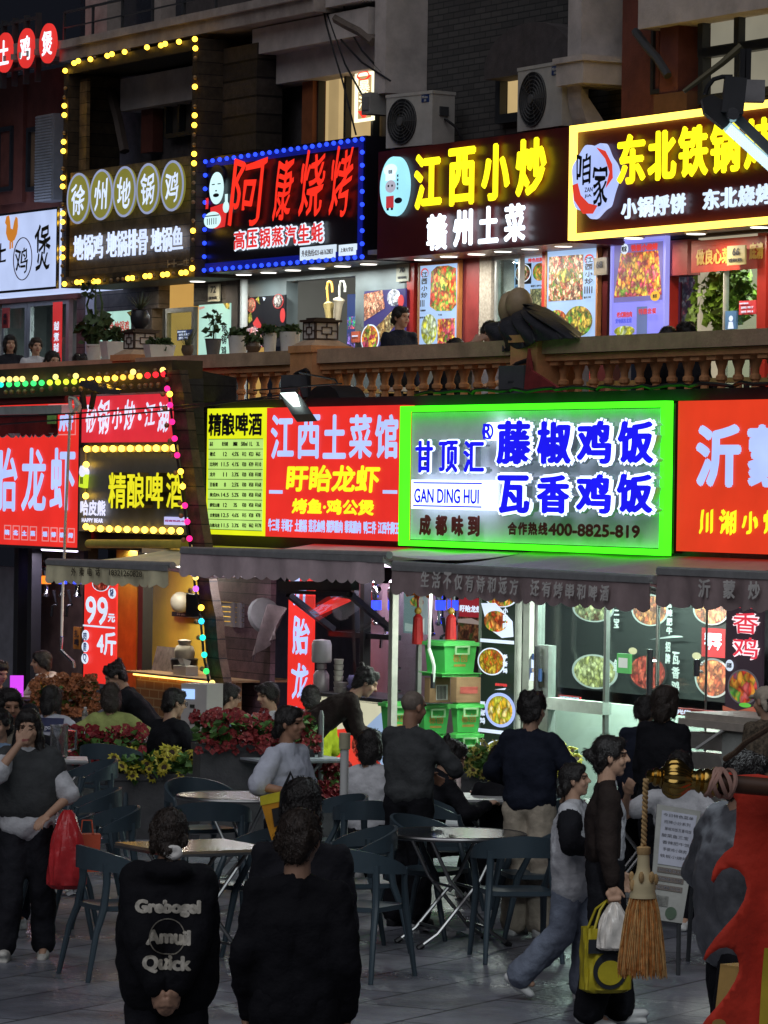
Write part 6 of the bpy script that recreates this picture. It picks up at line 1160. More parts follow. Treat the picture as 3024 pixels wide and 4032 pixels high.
# counter of that stall with cups and bottles
q=quad('h',360,1100,815,1120,VS+.05); mb=MB(); mb.box(q[0],q[1],VS-.05,VS+.6,q[3]-.03,q[3]+.02); STc=T('drink_counter','dark stall counter with stacked cups under the mauve wall','counter',((q[0]+q[1])/2,VS,0)); STc.part('counter_top',mb,dgrey); zc=q[3]+.02
q=quad('h',385,1115,805,1500,VS-.02); mb=MB(); mb.box(q[0],q[1],VS-.02,VS+.5,0,zc-.055); STc.part('counter_body',mb,black)
card('counter_poster','lit counter front panel with red crayfish and a blue white bowl, behind the bending man','panel',(q[0],q[1],.25,q[3]),VS-.05,emit('counter_cream',(.62,.60,.42),1.0),[('dish',.22,.10,.10,.05,F1),('poly',[(.0,.45),(1,.25),(1,1),(0,1)],emit('counter_red',(.72,.05,.03),1.0)),('dish',.30,.22,.13,.10,RB),('dish',.70,.55,.17,.18,food('dish_crayfish',['#8a1c14','#c8382a','#5a100c','#e86a50'],22)),('poly',[(.74,.30),(1.0,.05),(1.0,.80),(.86,.66)],emit('counter_blue',(.30,.42,.62),1.0))])
def stack(c,x,y,n,r,label):
    u=onv(P(c,x,y),VS+.15)[0]; t=T('cup_stack',label,'cups',(u,VS+.15,zc)); mb=MB()
    for k in range(n): mb.lathe([(r*.8,.055*k),(r,.055*k+.05),(r*.9,.05+.055*k)],(u,VS+.15,zc+.001),12)
    t.part('cup',mb,mat('cup_pale',(.55,.52,.45),.5))
stack('h',503,950,6,.05,'tall stack of paper cups on the drink counter'); stack('h',530,980,2,.06,'short stack of pale cups right of the tall stack')
u=onv(P('h',400,1000),VS+.1)[0]; t=T('soap_bottle','white squeeze bottle with a round cap on the drink counter','bottle',(u,VS+.1,zc)); mb=MB(); mb.lathe([(.075,0),(.08,.02),(.08,.16),(.055,.2),(.03,.215),(.05,.22),(.05,.27),(.01,.28)],(u,VS+.1,zc+.001),14); t.part('bottle_body',mb,mat('bottle_mauve',(.42,.38,.38),.4)); mb=MB(); mb.lathe([(.09,.281),(.10,.30),(.10,.46),(.085,.50),(.01,.51)],(u,VS+.1,zc),14); t.part('cap',mb,whitep)
u=onv(P('h',640,1000),VS+.2)[0]; t=T('plastic_bag','crumpled lilac plastic bag on the drink counter','bag',(u,VS+.2,zc)); mb=MB(); mb.sphere((u,VS+.2,zc+.10),(.20,.12,.10),14,8); rng=random.Random(6); mb.v=[(a+rng.gauss(0,.012),b+rng.gauss(0,.012),max(zc+.002,c+rng.gauss(0,.018))) for a,b,c in mb.v]; t.part('film',mb,mat('bag_lilac',(.20,.18,.38),.3))
# pale pole, glass doors, poster wall
t=T('pale_pole','pale square pole holding the brown awning, left of the green bins','pole',(su('h',826,900,VS-.9)[0],VS-.9,0)); u=su('h',826,900,VS-.9)[0]; wT=su('h',826,450,VS-.9)[1]; mb=MB(); mb.box(u-.035,u+.035,VS-.93,VS-.87,0,wT); t.part('pole',mb,mat('pole_pale',(.42,.42,.36),.5)); mb=MB(); mb.box(u-.045,u+.045,VS-.94,VS-.86,.0,.04); t.part('foot',mb,dgrey)
def glassdoor(label,c,x0,x1,ytop,v,hx,hy0,hy1,fw=.04):
    a=su(c,x0,600,v)[0]; b=su(c,x1,600,v)[0]; t=T('glass_door',label,'glass door',((a+b)/2,v,0)); mb=MB(); mb.frame(a,b,.05,2.36,fw,v-fw*.5,v+fw*.5); zz=su(c,x0,1175,v)[1]
    t.part('frame',mb,mat('frame_alu',(.28,.30,.28),.35,metal=.5)); mb=MB(); mb.box(a+fw,b-fw,v-.006,v+.006,.06+fw,2.35-fw); t.part('pane',mb,glass('window_glass'))
    h=su(c,hx,hy0,v); h2=su(c,hx,hy1,v); mb=MB(); mb.tube([(h[0],v-.09,h[1]),(h[0],v-.09,h2[1])],.028,8); mb.tube([(h[0],v-.09,h[1]-.1),(h[0],v-.035,h[1]-.1)],.014,6); mb.tube([(h[0],v-.09,h2[1]+.1),(h[0],v-.035,h2[1]+.1)],.014,6); t.part('handle',mb,steel); return t
glassdoor('narrow glass door with a steel handle left of the green bins','h',835,990,500,VS-.0,890,890,1150)
t=glassdoor('glass door with a wide mid rail and a bar handle by the standing man','i',290,712,560,VS-.05,340,820,1140)
a=su('i',372,1180,VS-.05); b=su('i',706,1210,VS-.05); z0=su('i',540,1212,VS-.05)[1]; z1=su('i',540,1140,VS-.05)[1]; mb=MB(); mb.box(a[0],b[0],VS-.10,VS-.012,z0,z1); t.part('mid_rail',mb,mat('rail_pale',(.44,.50,.44),.4)); a2=su('i',306,900,VS-.05); mb=MB(); mb.box(a2[0],su('i',378,900,VS-.05)[0],VS-.09,VS-.011,.06,su('i',340,815,VS-.05)[1]); t.part('push_plate',mb,mat('frame_alu',(.28,.30,.28),.35,metal=.5))
glassdoor('right glass panel in front of the black poster wall','i',712,1005,560,VS-.03,1012,840,1200,.014)
glassdoor('far right glass panel beside the lit column sign','i',1010,1300,560,VS-.03,1290,900,1000,.014)
q=su('i',175,900,VS-.1); mb=MB(); mb.box(q[0]-.04,q[0]+.07,VS-.03,VS+.02,0,2.4); ST.part('white_post',mb,mat('post_pale',(.22,.24,.21),.5))
q=quad('i',197,540,290,1400,VS+.1); mb=MB(); mb.box(q[0],q[1],VS+.1,VS+.16,0,2.4); ST.part('grey_panel',mb,mat('panel_grey_green',(.14,.15,.14),.5))
PWV=VS+.9; q=quad('i',300,500,1430,1160,PWV)
FG=dict(lit=True); D1=food('wall_dish_noodle',['#6a6a4a','#8a8a60','#4a5040','#a0a078','#5a3a28'],20,1.1); D2=food('wall_dish_beef',['#6a2a1c','#9a4a2c','#4a1c14','#b87848','#7a3420'],20,1.3); D3=food('wall_dish_fish',['#8a8a4a','#a8a468','#6a6a3a','#c0bc90','#7a8040'],20,1.1)
plate_=emit('plate_dim',(.42,.46,.44),1.0,False); wl=emit('wall_lettering',(.62,.66,.63),1.0,False)
card('poster_wall','long black poster wall of bowls of food behind the glass doors','poster',q,PWV,emit('poster_charcoal',(.030,.034,.033),1.0),
 [('dish',.30,.14,.10,.13,D1,plate_),('dish',.60,.12,.085,.15,D2,plate_),('dish',.91,.08,.08,.14,D2,plate_),('dish',.32,.80,.11,.165,D3,plate_),('dish',.60,.76,.09,.17,food('wall_dish_chicken',['#3a0c0c','#8a2a22','#5a1414','#a84a3a'],22,1.3),emit('plate_black',(.03,.03,.03),1.0)),('dish',.93,.76,.08,.18,D2,plate_),
  ('vtext','三宝',.425,.08,.455,.34,wl,.012),('vtext','酸菜',.38,.20,.41,.44,wl,.010),('vtext','香辣肥牛',.70,.0,.73,.36,wl,.010),('vtext','鱼',.43,.64,.46,.78,wl,.01),('vtext','酸菜',.39,.70,.415,.96,wl,.01),('vtext','招牌',.70,.42,.725,.66,wl,.008),('vtext','瓦香鸡',.735,.52,.775,.95,wl,.012),('poly',[(.62,.42),(.74,.36),(.73,.385),(.79,.37),(.78,.36),(.76,.36),(.70,.38)],wl),('dish',.535,.55,.022,.035,emit('badge_cream',(.50,.40,.25),1.0)),('dish',.86,.55,.022,.035,emit('badge_cream',(.50,.40,.25),1.0)),('rect',.885,.26,1.0,.55,emit('poster_red_dim',(.42,.03,.035),1.0)),('text','琴琴',.90,.31,.985,.48,PW,.02)])
q=quad('i',700,1160,1200,1500,VS+.7); mb=MB(); mb.box(q[0]-2.0,q[1]+2.4,VS+.7,VS+.78,0,q[3]); ST.part('white_counter_wall',mb,mat('white_tile',(.55,.60,.54),.35,var=.05))
q=quad('i',762,862,838,985,VS-.06); card('door_sticker','small green and white sticker on the glass before the poster wall','sticker',q,VS-.06,emit('sticker_lit_green',(.10,.42,.12),.8),[('rect',.16,.22,.84,.72,emit('sticker_white',(.5,.55,.5),1.0))])
q=quad('i',202,862,300,965,VS-.03); card('door_sticker','blue sticker of a man in a white shirt on the grey door post','sticker',q,VS-.0,mat('sticker_blue',(.04,.08,.22),.5),[('poly',[(.02,1),(.10,.40),(.30,.32),(.50,.40),(.55,1)],PW),('dish',.28,.20,.11,.17,mat('sticker_skin',(.4,.3,.22),.6)),('text','营业',.55,.38,.98,.62,PW,.006)])
q=quad('i',290,950,352,1030,VS-.06); card('door_sticker','smaller sticker of a man in a white shirt on the door frame','sticker',q,VS-.14,mat('sticker_blue',(.04,.08,.22),.5),[('poly',[(.05,1),(.15,.40),(.45,.30),(.72,.40),(.8,1)],PW),('dish',.42,.16,.15,.15,mat('sticker_skin',(.4,.3,.22),.6))])
q=quad('i',1120,1185,1425,1260,VS-.1); card('welcome_strip','red welcome strip with white characters under the poster wall','banner',q,VS-.1,mat('strip_red',(.45,.03,.03),.5),[('text','欢迎光临',-.28,.18,.28,.85,PW,.012),('text','沂蒙特色小炒',.58,.2,1.0,.55,PW,.006)])
q=quad('i',412,1110,540,1140,VS+.5); card('welcome_strip','short dull red strip with white characters behind the door mid rail','banner',q,VS+.5,mat('strip_red',(.45,.03,.03),.5),[('text','沂蒙特色炒鸡',.1,.2,1.0,.9,PW,.006)])
# poster columns
q=quad('h',1356,470,1545,1500,VS-.02)
card('food_column','narrow lit black column poster of four bowls beside the green bins','column sign',(q[0],q[1],.35,q[3]),VS-.02,emit('column_black',(.012,.02,.014),1.0),
 [('dish',.55,.045,.42,.045,F1,PW),('poly',[(.0,.08),(.42,.075),(.92,.16),(.95,.235),(.62,.245),(.2,.20)],PW),('dish',.44,.165,.34,.052,F1),('rect',.0,.255,.98,.272,PW),('dish',.34,.365,.36,.062,food('dish_shredded',['#b89018','#d8b840','#8a6a10','#c04a20','#6a8a28'],24),PW),('text','美味不可挡',.48,.468,.82,.483,RB,.01),('poly',[(.46,.502),(.80,.488),(.76,.498),(.92,.496)],PW),
  ('dish',.64,.60,.44,.085,emit('bowl_blue_rim',(.40,.50,.92),1.0)),('dish',.64,.60,.36,.070,food('dish_yellow_noodle',['#c8b41a','#e0d860','#98a020','#d8a028','#e8e0a0'],18)),('rect',.0,.70,.98,.718,PW),('dish',.75,.80,.45,.05,F3,PW),('vtext','小酥肉',.72,.09,.86,.20,PW,.01),('vtext','手撕鸡',.74,.32,.88,.42,PW,.012),('vtext','藤椒鸡',.10,.56,.26,.68,PW,.012),('vtext','酸菜鱼',.02,.76,.16,.90,PW,.012)],frame=mat('post_pale',(.22,.24,.21),.5))
q=quad('i',1412,560,1620,1225,VS-.35)
card('letter_column','narrow lit sign with red white edged characters over a bowl of red chicken','column sign',(q[0],q[1],q[2],q[3]+.15),VS-.35,emit('column_dark',(.03,.02,.028),1.0),
 [('vtext','瓦香鸡',.19,.0,.94,.60,emit('neon_pinkwhite',(1.0,.75,.80),1.3),.055),('vtext','瓦香鸡',.22,.01,.90,.59,emit('neon_crimson',(.72,.04,.07),1.1),.009),('dish',.52,.80,.38,.125,food('dish_red_chicken',['#b81e22','#e0453a','#d86a6a','#c83a28','#e8a03a','#4a9a3a','#902060'],13),emit('bowl_dark',(.10,.09,.10),1.0)),('dish',.15,.64,.11,.045,PW),('text','店长推荐',.08,.62,.22,.66,DK,.004),('dish',.6,.94,.16,.018,emit('leaf_print',(.12,.5,.06),1.0)),('poly',[(.0,.96),(.4,.99),(.98,.93),(.98,1.0),(.0,1.0)],emit('ember_print',(.35,.10,.06),1.0))])
q=quad('h',1218,530,1358,800,VS+.2)
card('stall_poster','red topped poster of crayfish behind the green bins','poster',q,VS+.2,emit('poster_darkred',(.30,.02,.03),.8),[('text','盱眙龙虾',.06,.17,.96,.33,PW,.012),('rect',.0,.44,1.0,1.0,food('poster_meat',['#4a2018','#6a3020','#3a1812','#8a5a3a','#3a4a20'],22,.5)),('poly',[(.0,.50),(.55,.46),(1,.55),(1,.60),(.0,.58)],emit('tray_dim',(.25,.2,.18),1.0))])
q=quad('h',890,500,1020,752,VS+.2); card('stall_poster','pale poster with a red lobster and tassel behind the glass','poster',q,VS+.2,emit('poster_grey_blue',(.20,.26,.27),.9),[('dish',.60,.22,.30,.12,F1),('poly',[(.1,.75),(.7,.80),(.95,.60),(.95,.95),(.1,.95)],emit('plate_dim',(.30,.33,.32),.9,False))])
for x,nm in ((975,'red tassel charm hanging before the pale lobster poster'),(1172,'red tassel charm hanging before the blue beer taps')):
    u,w=su('h',x,560,VS-.05); t=T('tassel_charm',nm,'tassel',(u,VS-.05,w-.3)); mb=MB(); mb.tube([(u,VS-.05,w+.18),(u,VS-.05,w-.05)],.006,5); t.part('cord',mb,mat('charm_red',(.45,.02,.02),.6)); mb=MB(); mb.sphere((u,VS-.05,w-.08),.035,10,7); t.part('bead',mb,mat('charm_bead',(.5,.3,.05),.3)); mb=MB(); mb.lathe([(.02,0),(.045,-.03),(.055,-.28),(.05,-.28)],(u,VS-.05,w-.11),10); t.part('fringe',mb,mat('charm_red',(.45,.02,.02),.6)); mb=MB(); leaves(mb,(u,VS-.05,w+.12),(.22,.03,.06),30,.10,random.Random(int(x))); t.part('maple_leaves',mb,mat('leaf_orange',(.50,.13,.02),.6))
# crank rod with joints before the bins
t=T('awning_crank','dark crank rod with a bent white handle hanging before the green bins','rod',(su('h',1045,800,VS-.8)[0],VS-.8,1.2)); pp2=lambda *a:(lambda q:(q[0],VS-.8,q[1]))(su('h',*a,VS-.8)); mb=MB(); mb.tube([pp2(1052,500),pp2(1040,830)],.016,6); t.part('rod',mb,mat('rod_grey',(.35,.34,.33),.4)); mb=MB(); mb.tube([pp2(1040,838),pp2(1060,900),pp2(1070,940),pp2(1062,1065)],.018,6); t.part('crank_handle',mb,mat('crank_pale',(.35,.4,.34),.4)); mb=MB(); mb.tube([pp2(1064,985),pp2(1061,1070)],.024,6); t.part('grip',mb,black)
gbin=mat('bin_green',(.07,.52,.10),.45,var=.08); glid=mat('bin_lid_green',(.11,.60,.13),.4,var=.08)
def gbinf(label,c,x0,y0,x1,y1,v,fr=.22,mark=True):
    xm=x0+(x1-x0)*fr; a=su(c,x0,y1,v); b=su(c,xm,y1,v); z0=b[1]; z1=su(c,xm,y0,v)[1]; d=max(.2,solve_v(c,x1,(y0+y1)/2,b[0])-v); ua,ub=a[0],b[0]; t=T('storage_bin',label,'bin',((ua+ub)/2,v,z0),'green plastic bins stacked by the glass door'); ms=d/2; h=z1-z0
    mb=MB(); mb.hexa([(ua+.03,v+.03,z0+.002),(ub-.03,v+.03,z0+.002),(ub-.03,v+d-.03,z0+.002),(ua+.03,v+d-.03,z0+.002)],[(ua+.01,v+.01,z1-.045),(ub-.01,v+.01,z1-.045),(ub-.01,v+d-.01,z1-.045),(ua+.01,v+d-.01,z1-.045)]); t.part('tub',mb,gbin)
    mb=MB(); mb.box(ua-.005,ub+.012,v-.012,v+d+.01,z1-.044,z1-.012); mb.box(ua+.02,ub-.02,v+.02,v+d-.02,z1-.0119,z1); t.part('lid',mb,glid)
    mb=MB(); vc=v+ms; x=ub+.016; 
    for (va,vb,za,zb) in ((-.075,.075,-.055,-.04),(-.075,-.06,-.12,-.055),(.06,.075,-.12,-.055),(-.06,.06,-.12,-.107)): mb.box(x,x+.012,vc+va,vc+vb,z1+za,z1+zb)
    t.part('clip',mb,mat('clip_pale_green',(.35,.66,.32),.4))
    if mark:
        mb=MB(); mb.text('栋创',-.075,.075,-.02,.06,0,.006); mb.box(-.06,.06,-.001,0,-.06,-.04); mb.v=[(ub-.008-.022*(1-(c_+h*.5)/h)-b_,vc+a_,z0+h*.42+c_) for a_,b_,c_ in mb.v]; t.part('lettering',mb,mat('bin_gold_print',(.42,.30,.06),.5))
BV=VS-.45
gbinf('green bin at the top of the pile, above the cartons','h',1003,792,1330,985,BV,.38); 
gbinf('green bin under the cartons, right one beside the column poster','h',1158,1160,1358,1336,BV); gbinf('green bin under the cartons, left of another green bin','h',958,1166,1168,1345,BV); gbinf('green bin half hidden behind the bald man','h',742,1152,950,1340,BV)
gbinf('lowest green bin right, beside the column poster','h',1155,1337,1356,1520,BV); gbinf('lowest green bin left, behind the curly haired diner','h',945,1347,1165,1525,BV)
xa=su('h',990,995,BV)[0]; xb=su('h',1125,995,BV)[0]; q=(xa,xb,su('h',1125,1008,BV)[1],su('h',1125,983,BV)[1]); dl=solve_v('h',1355,995,xb)-BV; t=single('bin_lid','loose green lid lying flat on the two cartons','lid',(lambda m:(m.box(q[0],q[1],BV-.02,BV+dl,q[2]+.03,q[3]),m.box(q[0]+.02,q[1]-.02,BV,BV+dl-.02,q[2]+.004,q[2]+.03))[0])(MB()),glid,(q[0],BV,q[2]))
card_m=mat('cardboard',(.27,.17,.085),.85,var=.2)
for x0,x1,nm,nn in ((1012,1164,'brown carton with a white barcode label between the green bins','barcode'),(1166,1345,'brown carton with a red printed strip between the green bins','strip')):
    a=su('h',x0,1158,BV); b=su('h',x0+(x1-x0)*.2,1158,BV); zt=su('h',x0+(x1-x0)*.2,1008,BV)[1]; d=solve_v('h',x1,1080,b[0])-BV; t=T('carton',nm,'carton',((a[0]+b[0])/2,BV,b[1]),'cartons between the green bins'); mb=MB(); mb.box(a[0],b[0],BV,BV+d,b[1]+.003,zt); t.part('box_body',mb,card_m); x=b[0]+.001; cv=BV+d*.55; cz=(b[1]+zt)/2; mb=MB()
    if nn=='barcode': mb.box(x,x+.003,cv-.05,cv+.07,cz-.09,cz+.05); t.part('paper_label',mb,mat('label_grey',(.45,.46,.42),.6)); mb=MB(); [mb.box(x+.0035,x+.006,cv-.04+.014*k,cv-.04+.014*k+.007,cz-.08,cz+.04) for k in range(7)]; t.part('barcode_print',mb,DGRN)
    else: mb.box(x,x+.003,cv-.10,cv+.08,cz-.03,cz+.03); t.part('red_strip',mb,mat('carton_red',(.38,.08,.06),.6))
# slatted grey counter at the right
V2=VS-1.6; q=quad('i',1185,1270,1400,1600,V2); qt=quad('i',1190,1225,1700,1275,V2)
t=T('slatted_counter','grey slatted service counter below the lit red chicken sign','counter',((q[0]+q[1])/2,V2,0))
uA=q[0]; uB=onv(P('i',1390,1400),V2)[0]; uC=onv(P('i',1800,1300),V2)[0]; zt=qt[3]-.03
for k in range(7):
    z=zt-.10-.155*k; mb=MB(); mb.hexa([(uA,V2+.02,z-.13),(uB,V2+.02,z-.13),(uB,V2+.12,z-.13),(uA,V2+.12,z-.13)],[(uA,V2-.03,z),(uB,V2-.03,z),(uB,V2+.12,z),(uA,V2+.12,z)]); t.part('slat',mb,mat('slat_warm_grey',(.36,.33,.30),.5))
mb=MB(); mb.box(uB+.005,uC,V2-.01,V2+.5,0,zt-.06); t.part('end_panel',mb,mat('end_panel_grey',(.38,.40,.37),.5)); mb=MB(); mb.box(uA-.05,uC,V2-.06,V2+.55,zt-.058,zt); mb.box(uA,uC,V2-.03,V2+.5,zt+.001,zt+.05); t.part('counter_top',mb,mat('counter_beige',(.45,.40,.34),.5)); mb=MB(); mb.bar((uB-.28,V2-.05,zt-.22),(uB+.08,V2-.05,zt-.06),.02,.02); t.part('flap_edge',mb,whitep)
# white ventilator tower behind the diners
b=atd(P('8',730,640),38.5); t=G('air_cooler','white tower air cooler with a small lit display behind the diners','air cooler',(b.x,b.y,0),R(-30)); top=atd(P('8',730,228),38.5).z
mb=MB(); mb.box(-.13,.15,-.14,.14,0,top); mb.xf(Matrix.Identity(4)); t.part('casing',mb,mat('cooler_white',(.50,.46,.44),.4,var=.05)); mb=MB(); mb.box(-.12,.02,-.146,-.141,top-.14,top-.05); t.part('display',mb,emit('display_blue',(.35,.55,.95),1.2)); mb=MB()
for k in range(5): mb.box(-.03,.02,-.146,-.141,top-.22-.075*k,top-.19-.075*k)
t.part('buttons',mb,DGRN)

# unseen ceiling tubes added to light the stalls
def tube_light(label,c,x,y,v,L,power,colr,em=3.0):
    u=su(c,x,y,v)[0]; w=2.33; t=T('tube_light',label,'lamp',(u,v,w),'tube lights on the stall ceilings'); mb=MB(); mb.box(u-L/2,u+L/2,v-.03,v+.03,w,w+.05); t.part('housing',mb,whitep); mb=MB(); mb.tube([(u-L/2+.03,v,w-.02),(u+L/2-.03,v,w-.02)],.016,8); t.part('tube',mb,emit('tube_'+label[:6],colr,em,False))
    l=lamp(t.e,(0,0,-.06),power,colr,L); l.data.shape='RECTANGLE'; l.data.size=L; l.data.size_y=.1
tube_light('white ceiling tube over the green bins','h',1230,700,VS-.85,1.4,40,(.92,1.0,.92))  # placed in front of the ceiling so the bin fronts catch light
tube_light('white ceiling tube inside the glass front','i',650,700,VS+.4,2.4,125,(.88,1.0,.90))
tube_light('second white ceiling tube inside the glass front, before the poster wall','i',1150,700,VS+.4,2.4,125,(.95,1.0,.92))
tube_light('mauve tinted ceiling tube over the beer taps','h',700,700,VS+.4,1.0,16,(.95,.80,1.0))
tube_light('warm ceiling tube inside the orange kiosk','g',1000,500,VS+.15,1.2,30,(1.0,.92,.75))
tube_light('dim ceiling tube in the dark left stall','g',350,450,VS+.3,1.0,22,(.85,.75,1.0))
tube_light('pale ceiling tube before the plum plank wall','g',1420,500,VS-.3,1.0,12,(.95,.9,1.0))
QUEUE=[]
def remesh_obj(name,mb,mats,parent,voxel,smooth=3,disp=0.0,dscale=.12,post=None):
    QUEUE.append((name,mb,mats,parent,voxel,smooth,disp,dscale,post))
DT={}
def dtex(s):
    if s not in DT:
        t=bpy.data.textures.new('folds%d'%len(DT),'CLOUDS'); t.noise_scale=s; t.noise_depth=2; DT[s]=t
    return DT[s]
def flush_queue():
    tmp=[]
    for name,mb,mats,parent,voxel,smooth,disp,ds,post in QUEUE:
        me=bpy.data.meshes.new('tmp'); me.from_pydata(mb.v,[],mb.f); me.update()
        o=bpy.data.objects.new('tmp',me); col.objects.link(o)
        m=o.modifiers.new('r','REMESH'); m.mode='VOXEL'; m.voxel_size=voxel; m.use_smooth_shade=True
        s=o.modifiers.new('s','SMOOTH'); s.factor=.5; s.iterations=smooth
        for k_,(a_,b_) in enumerate(((disp,ds),(disp*.45,ds*.38))):
            if disp: d=o.modifiers.new('d%d'%k_,'DISPLACE'); d.texture=dtex(b_); d.strength=a_; d.mid_level=.5; d.texture_coords='LOCAL'
        if disp: s=o.modifiers.new('t','SMOOTH'); s.factor=.4; s.iterations=1
        tmp.append(o)
    dg=bpy.context.evaluated_depsgraph_get(); dg.update()
    for o,(name,mb,mats,parent,voxel,smooth,disp,ds,post) in zip(tmp,QUEUE):
        me=bpy.data.meshes.new_from_object(o.evaluated_get(dg)); me.name=name
        me.materials.clear()
        for m in (mats if isinstance(mats,(list,tuple)) else [mats]): me.materials.append(m)
        me.polygons.foreach_set('use_smooth',[True]*len(me.polygons))
        if post is not None:
            c=np.zeros(len(me.polygons)*3); me.polygons.foreach_get('center',c); idx=post(c.reshape(-1,3)); me.polygons.foreach_set('material_index',idx.astype(np.int32))
        else: me.polygons.foreach_set('material_index',[0]*len(me.polygons))
        me.update()
        ob=bpy.data.objects.new(name,me); col.objects.link(ob); ob.parent=parent
    for o in tmp:
        d=o.data; bpy.data.objects.remove(o); bpy.data.meshes.remove(d)
    QUEUE.clear()
def fabric(name,c,rough=.85,var=.22): return mat('cloth_'+name,c,rough,var=var,scale=5,bump=.25,bscale=55,spec=.2)
skin=mat('skin',(.46,.27,.18),.55,var=.07,scale=14); skin2=mat('skin_tan',(.36,.19,.12),.55,var=.08,scale=14)
lipm=mat('lips',(.30,.09,.075),.5); eyem=mat('eyes',(.02,.015,.012),.25)
hairb=mat('hair_black',(.016,.013,.012),.45,var=.4,scale=40,bump=.5,bscale=90); hairbr=mat('hair_dark_brown',(.035,.024,.018),.45,var=.4,scale=40,bump=.5,bscale=90); hairgrey=mat('hair_buzz_grey',(.17,.135,.11),.7,var=.25,scale=30)
C_BLK=fabric('black',(.008,.008,.011)); C_BLK2=fabric('washed_black',(.016,.016,.021)); C_NAVY=fabric('navy',(.011,.014,.026)); C_WHITE=fabric('white',(.55,.55,.57)); C_GREY=fabric('charcoal',(.055,.058,.06))
C_GREEN=fabric('sage_green',(.27,.30,.10)); C_DENIM=fabric('denim_blue',(.20,.29,.42)); C_LIME=fabric('lime_yellow',(.50,.60,.03)); C_BROWN=fabric('dark_brown',(.020,.013,.011)); C_BEIGE=fabric('beige',(.42,.36,.28)); C_HG=fabric('heather_grey',(.48,.48,.50)); C_PINK=fabric('pale_pink',(.62,.50,.47)); C_JEAN=fabric('faded_jeans',(.15,.17,.22))
def rotz(v,a): c,s=math.cos(a),math.sin(a); return Vector((v[0]*c-v[1]*s,v[0]*s+v[1]*c,v[2]))
def ik(S,Wt,l1,l2,hint):
    d=Wt-S; L=min(d.length,(l1+l2)*.995); n=d.normalized(); Wt=S+n*L
    a=(l1*l1-l2*l2+L*L)/(2*L); h=math.sqrt(max(l1*l1-a*a,0)); hv=Vector(hint); hv=(hv-n*hv.dot(n)); hv=hv.normalized() if hv.length>1e-4 else Vector((0,-1,0))
    return S+n*a+hv*h,Wt
def hand(mb,Wp,d,nrm,side,curl=.5):
    "palm with four unequal bent fingers and a thumb leaving the side of the palm"
    d=Vector(d).normalized(); n=Vector(nrm); n=(n-d*n.dot(d)).normalized(); x=d.cross(n)*side   # x towards the thumb side
    pc=Wp+d*.045; mb.caps(Wp,Wp+d*.03,.026,.03,10,3,.75,n)
    mb.caps(pc-x*.022,pc+x*.022,.026,.026,10,3,.55,n); mb.caps(pc-x*.02+d*.03,pc+x*.025+d*.032,.020,.020,10,3,.6,n)
    for k,(o,L) in enumerate(((.030,.066),(.010,.074),(-.010,.068),(-.029,.054))):
        b=Wp+d*.082+x*o; c1=curl*(.75+.12*k); d1=(d*math.cos(c1*.6)+n*math.sin(c1*.6)); d2=(d*math.cos(c1*1.5)+n*math.sin(c1*1.5)); d3=(d*math.cos(c1*2.2)+n*math.sin(c1*2.2))
        p1=b+d1*L*.45; p2=p1+d2*L*.33; p3=p2+d3*L*.22
        mb.caps(b-d*.012,p1,.0095,.0088,8,2); mb.caps(p1,p2,.0088,.008,8,2); mb.caps(p2,p3,.008,.0065,8,2)
    tb=Wp+d*.022+x*.026; td=(d*.72+x*.62+n*.25).normalized(); t1=tb+td*.036; t2=t1+(td*.8+d*.35+n*.15).normalized()*.03
    mb.caps(tb,t1,.013,.0105,8,2); mb.caps(t1,t2,.0105,.008,8,2)
PEOPLE=[]
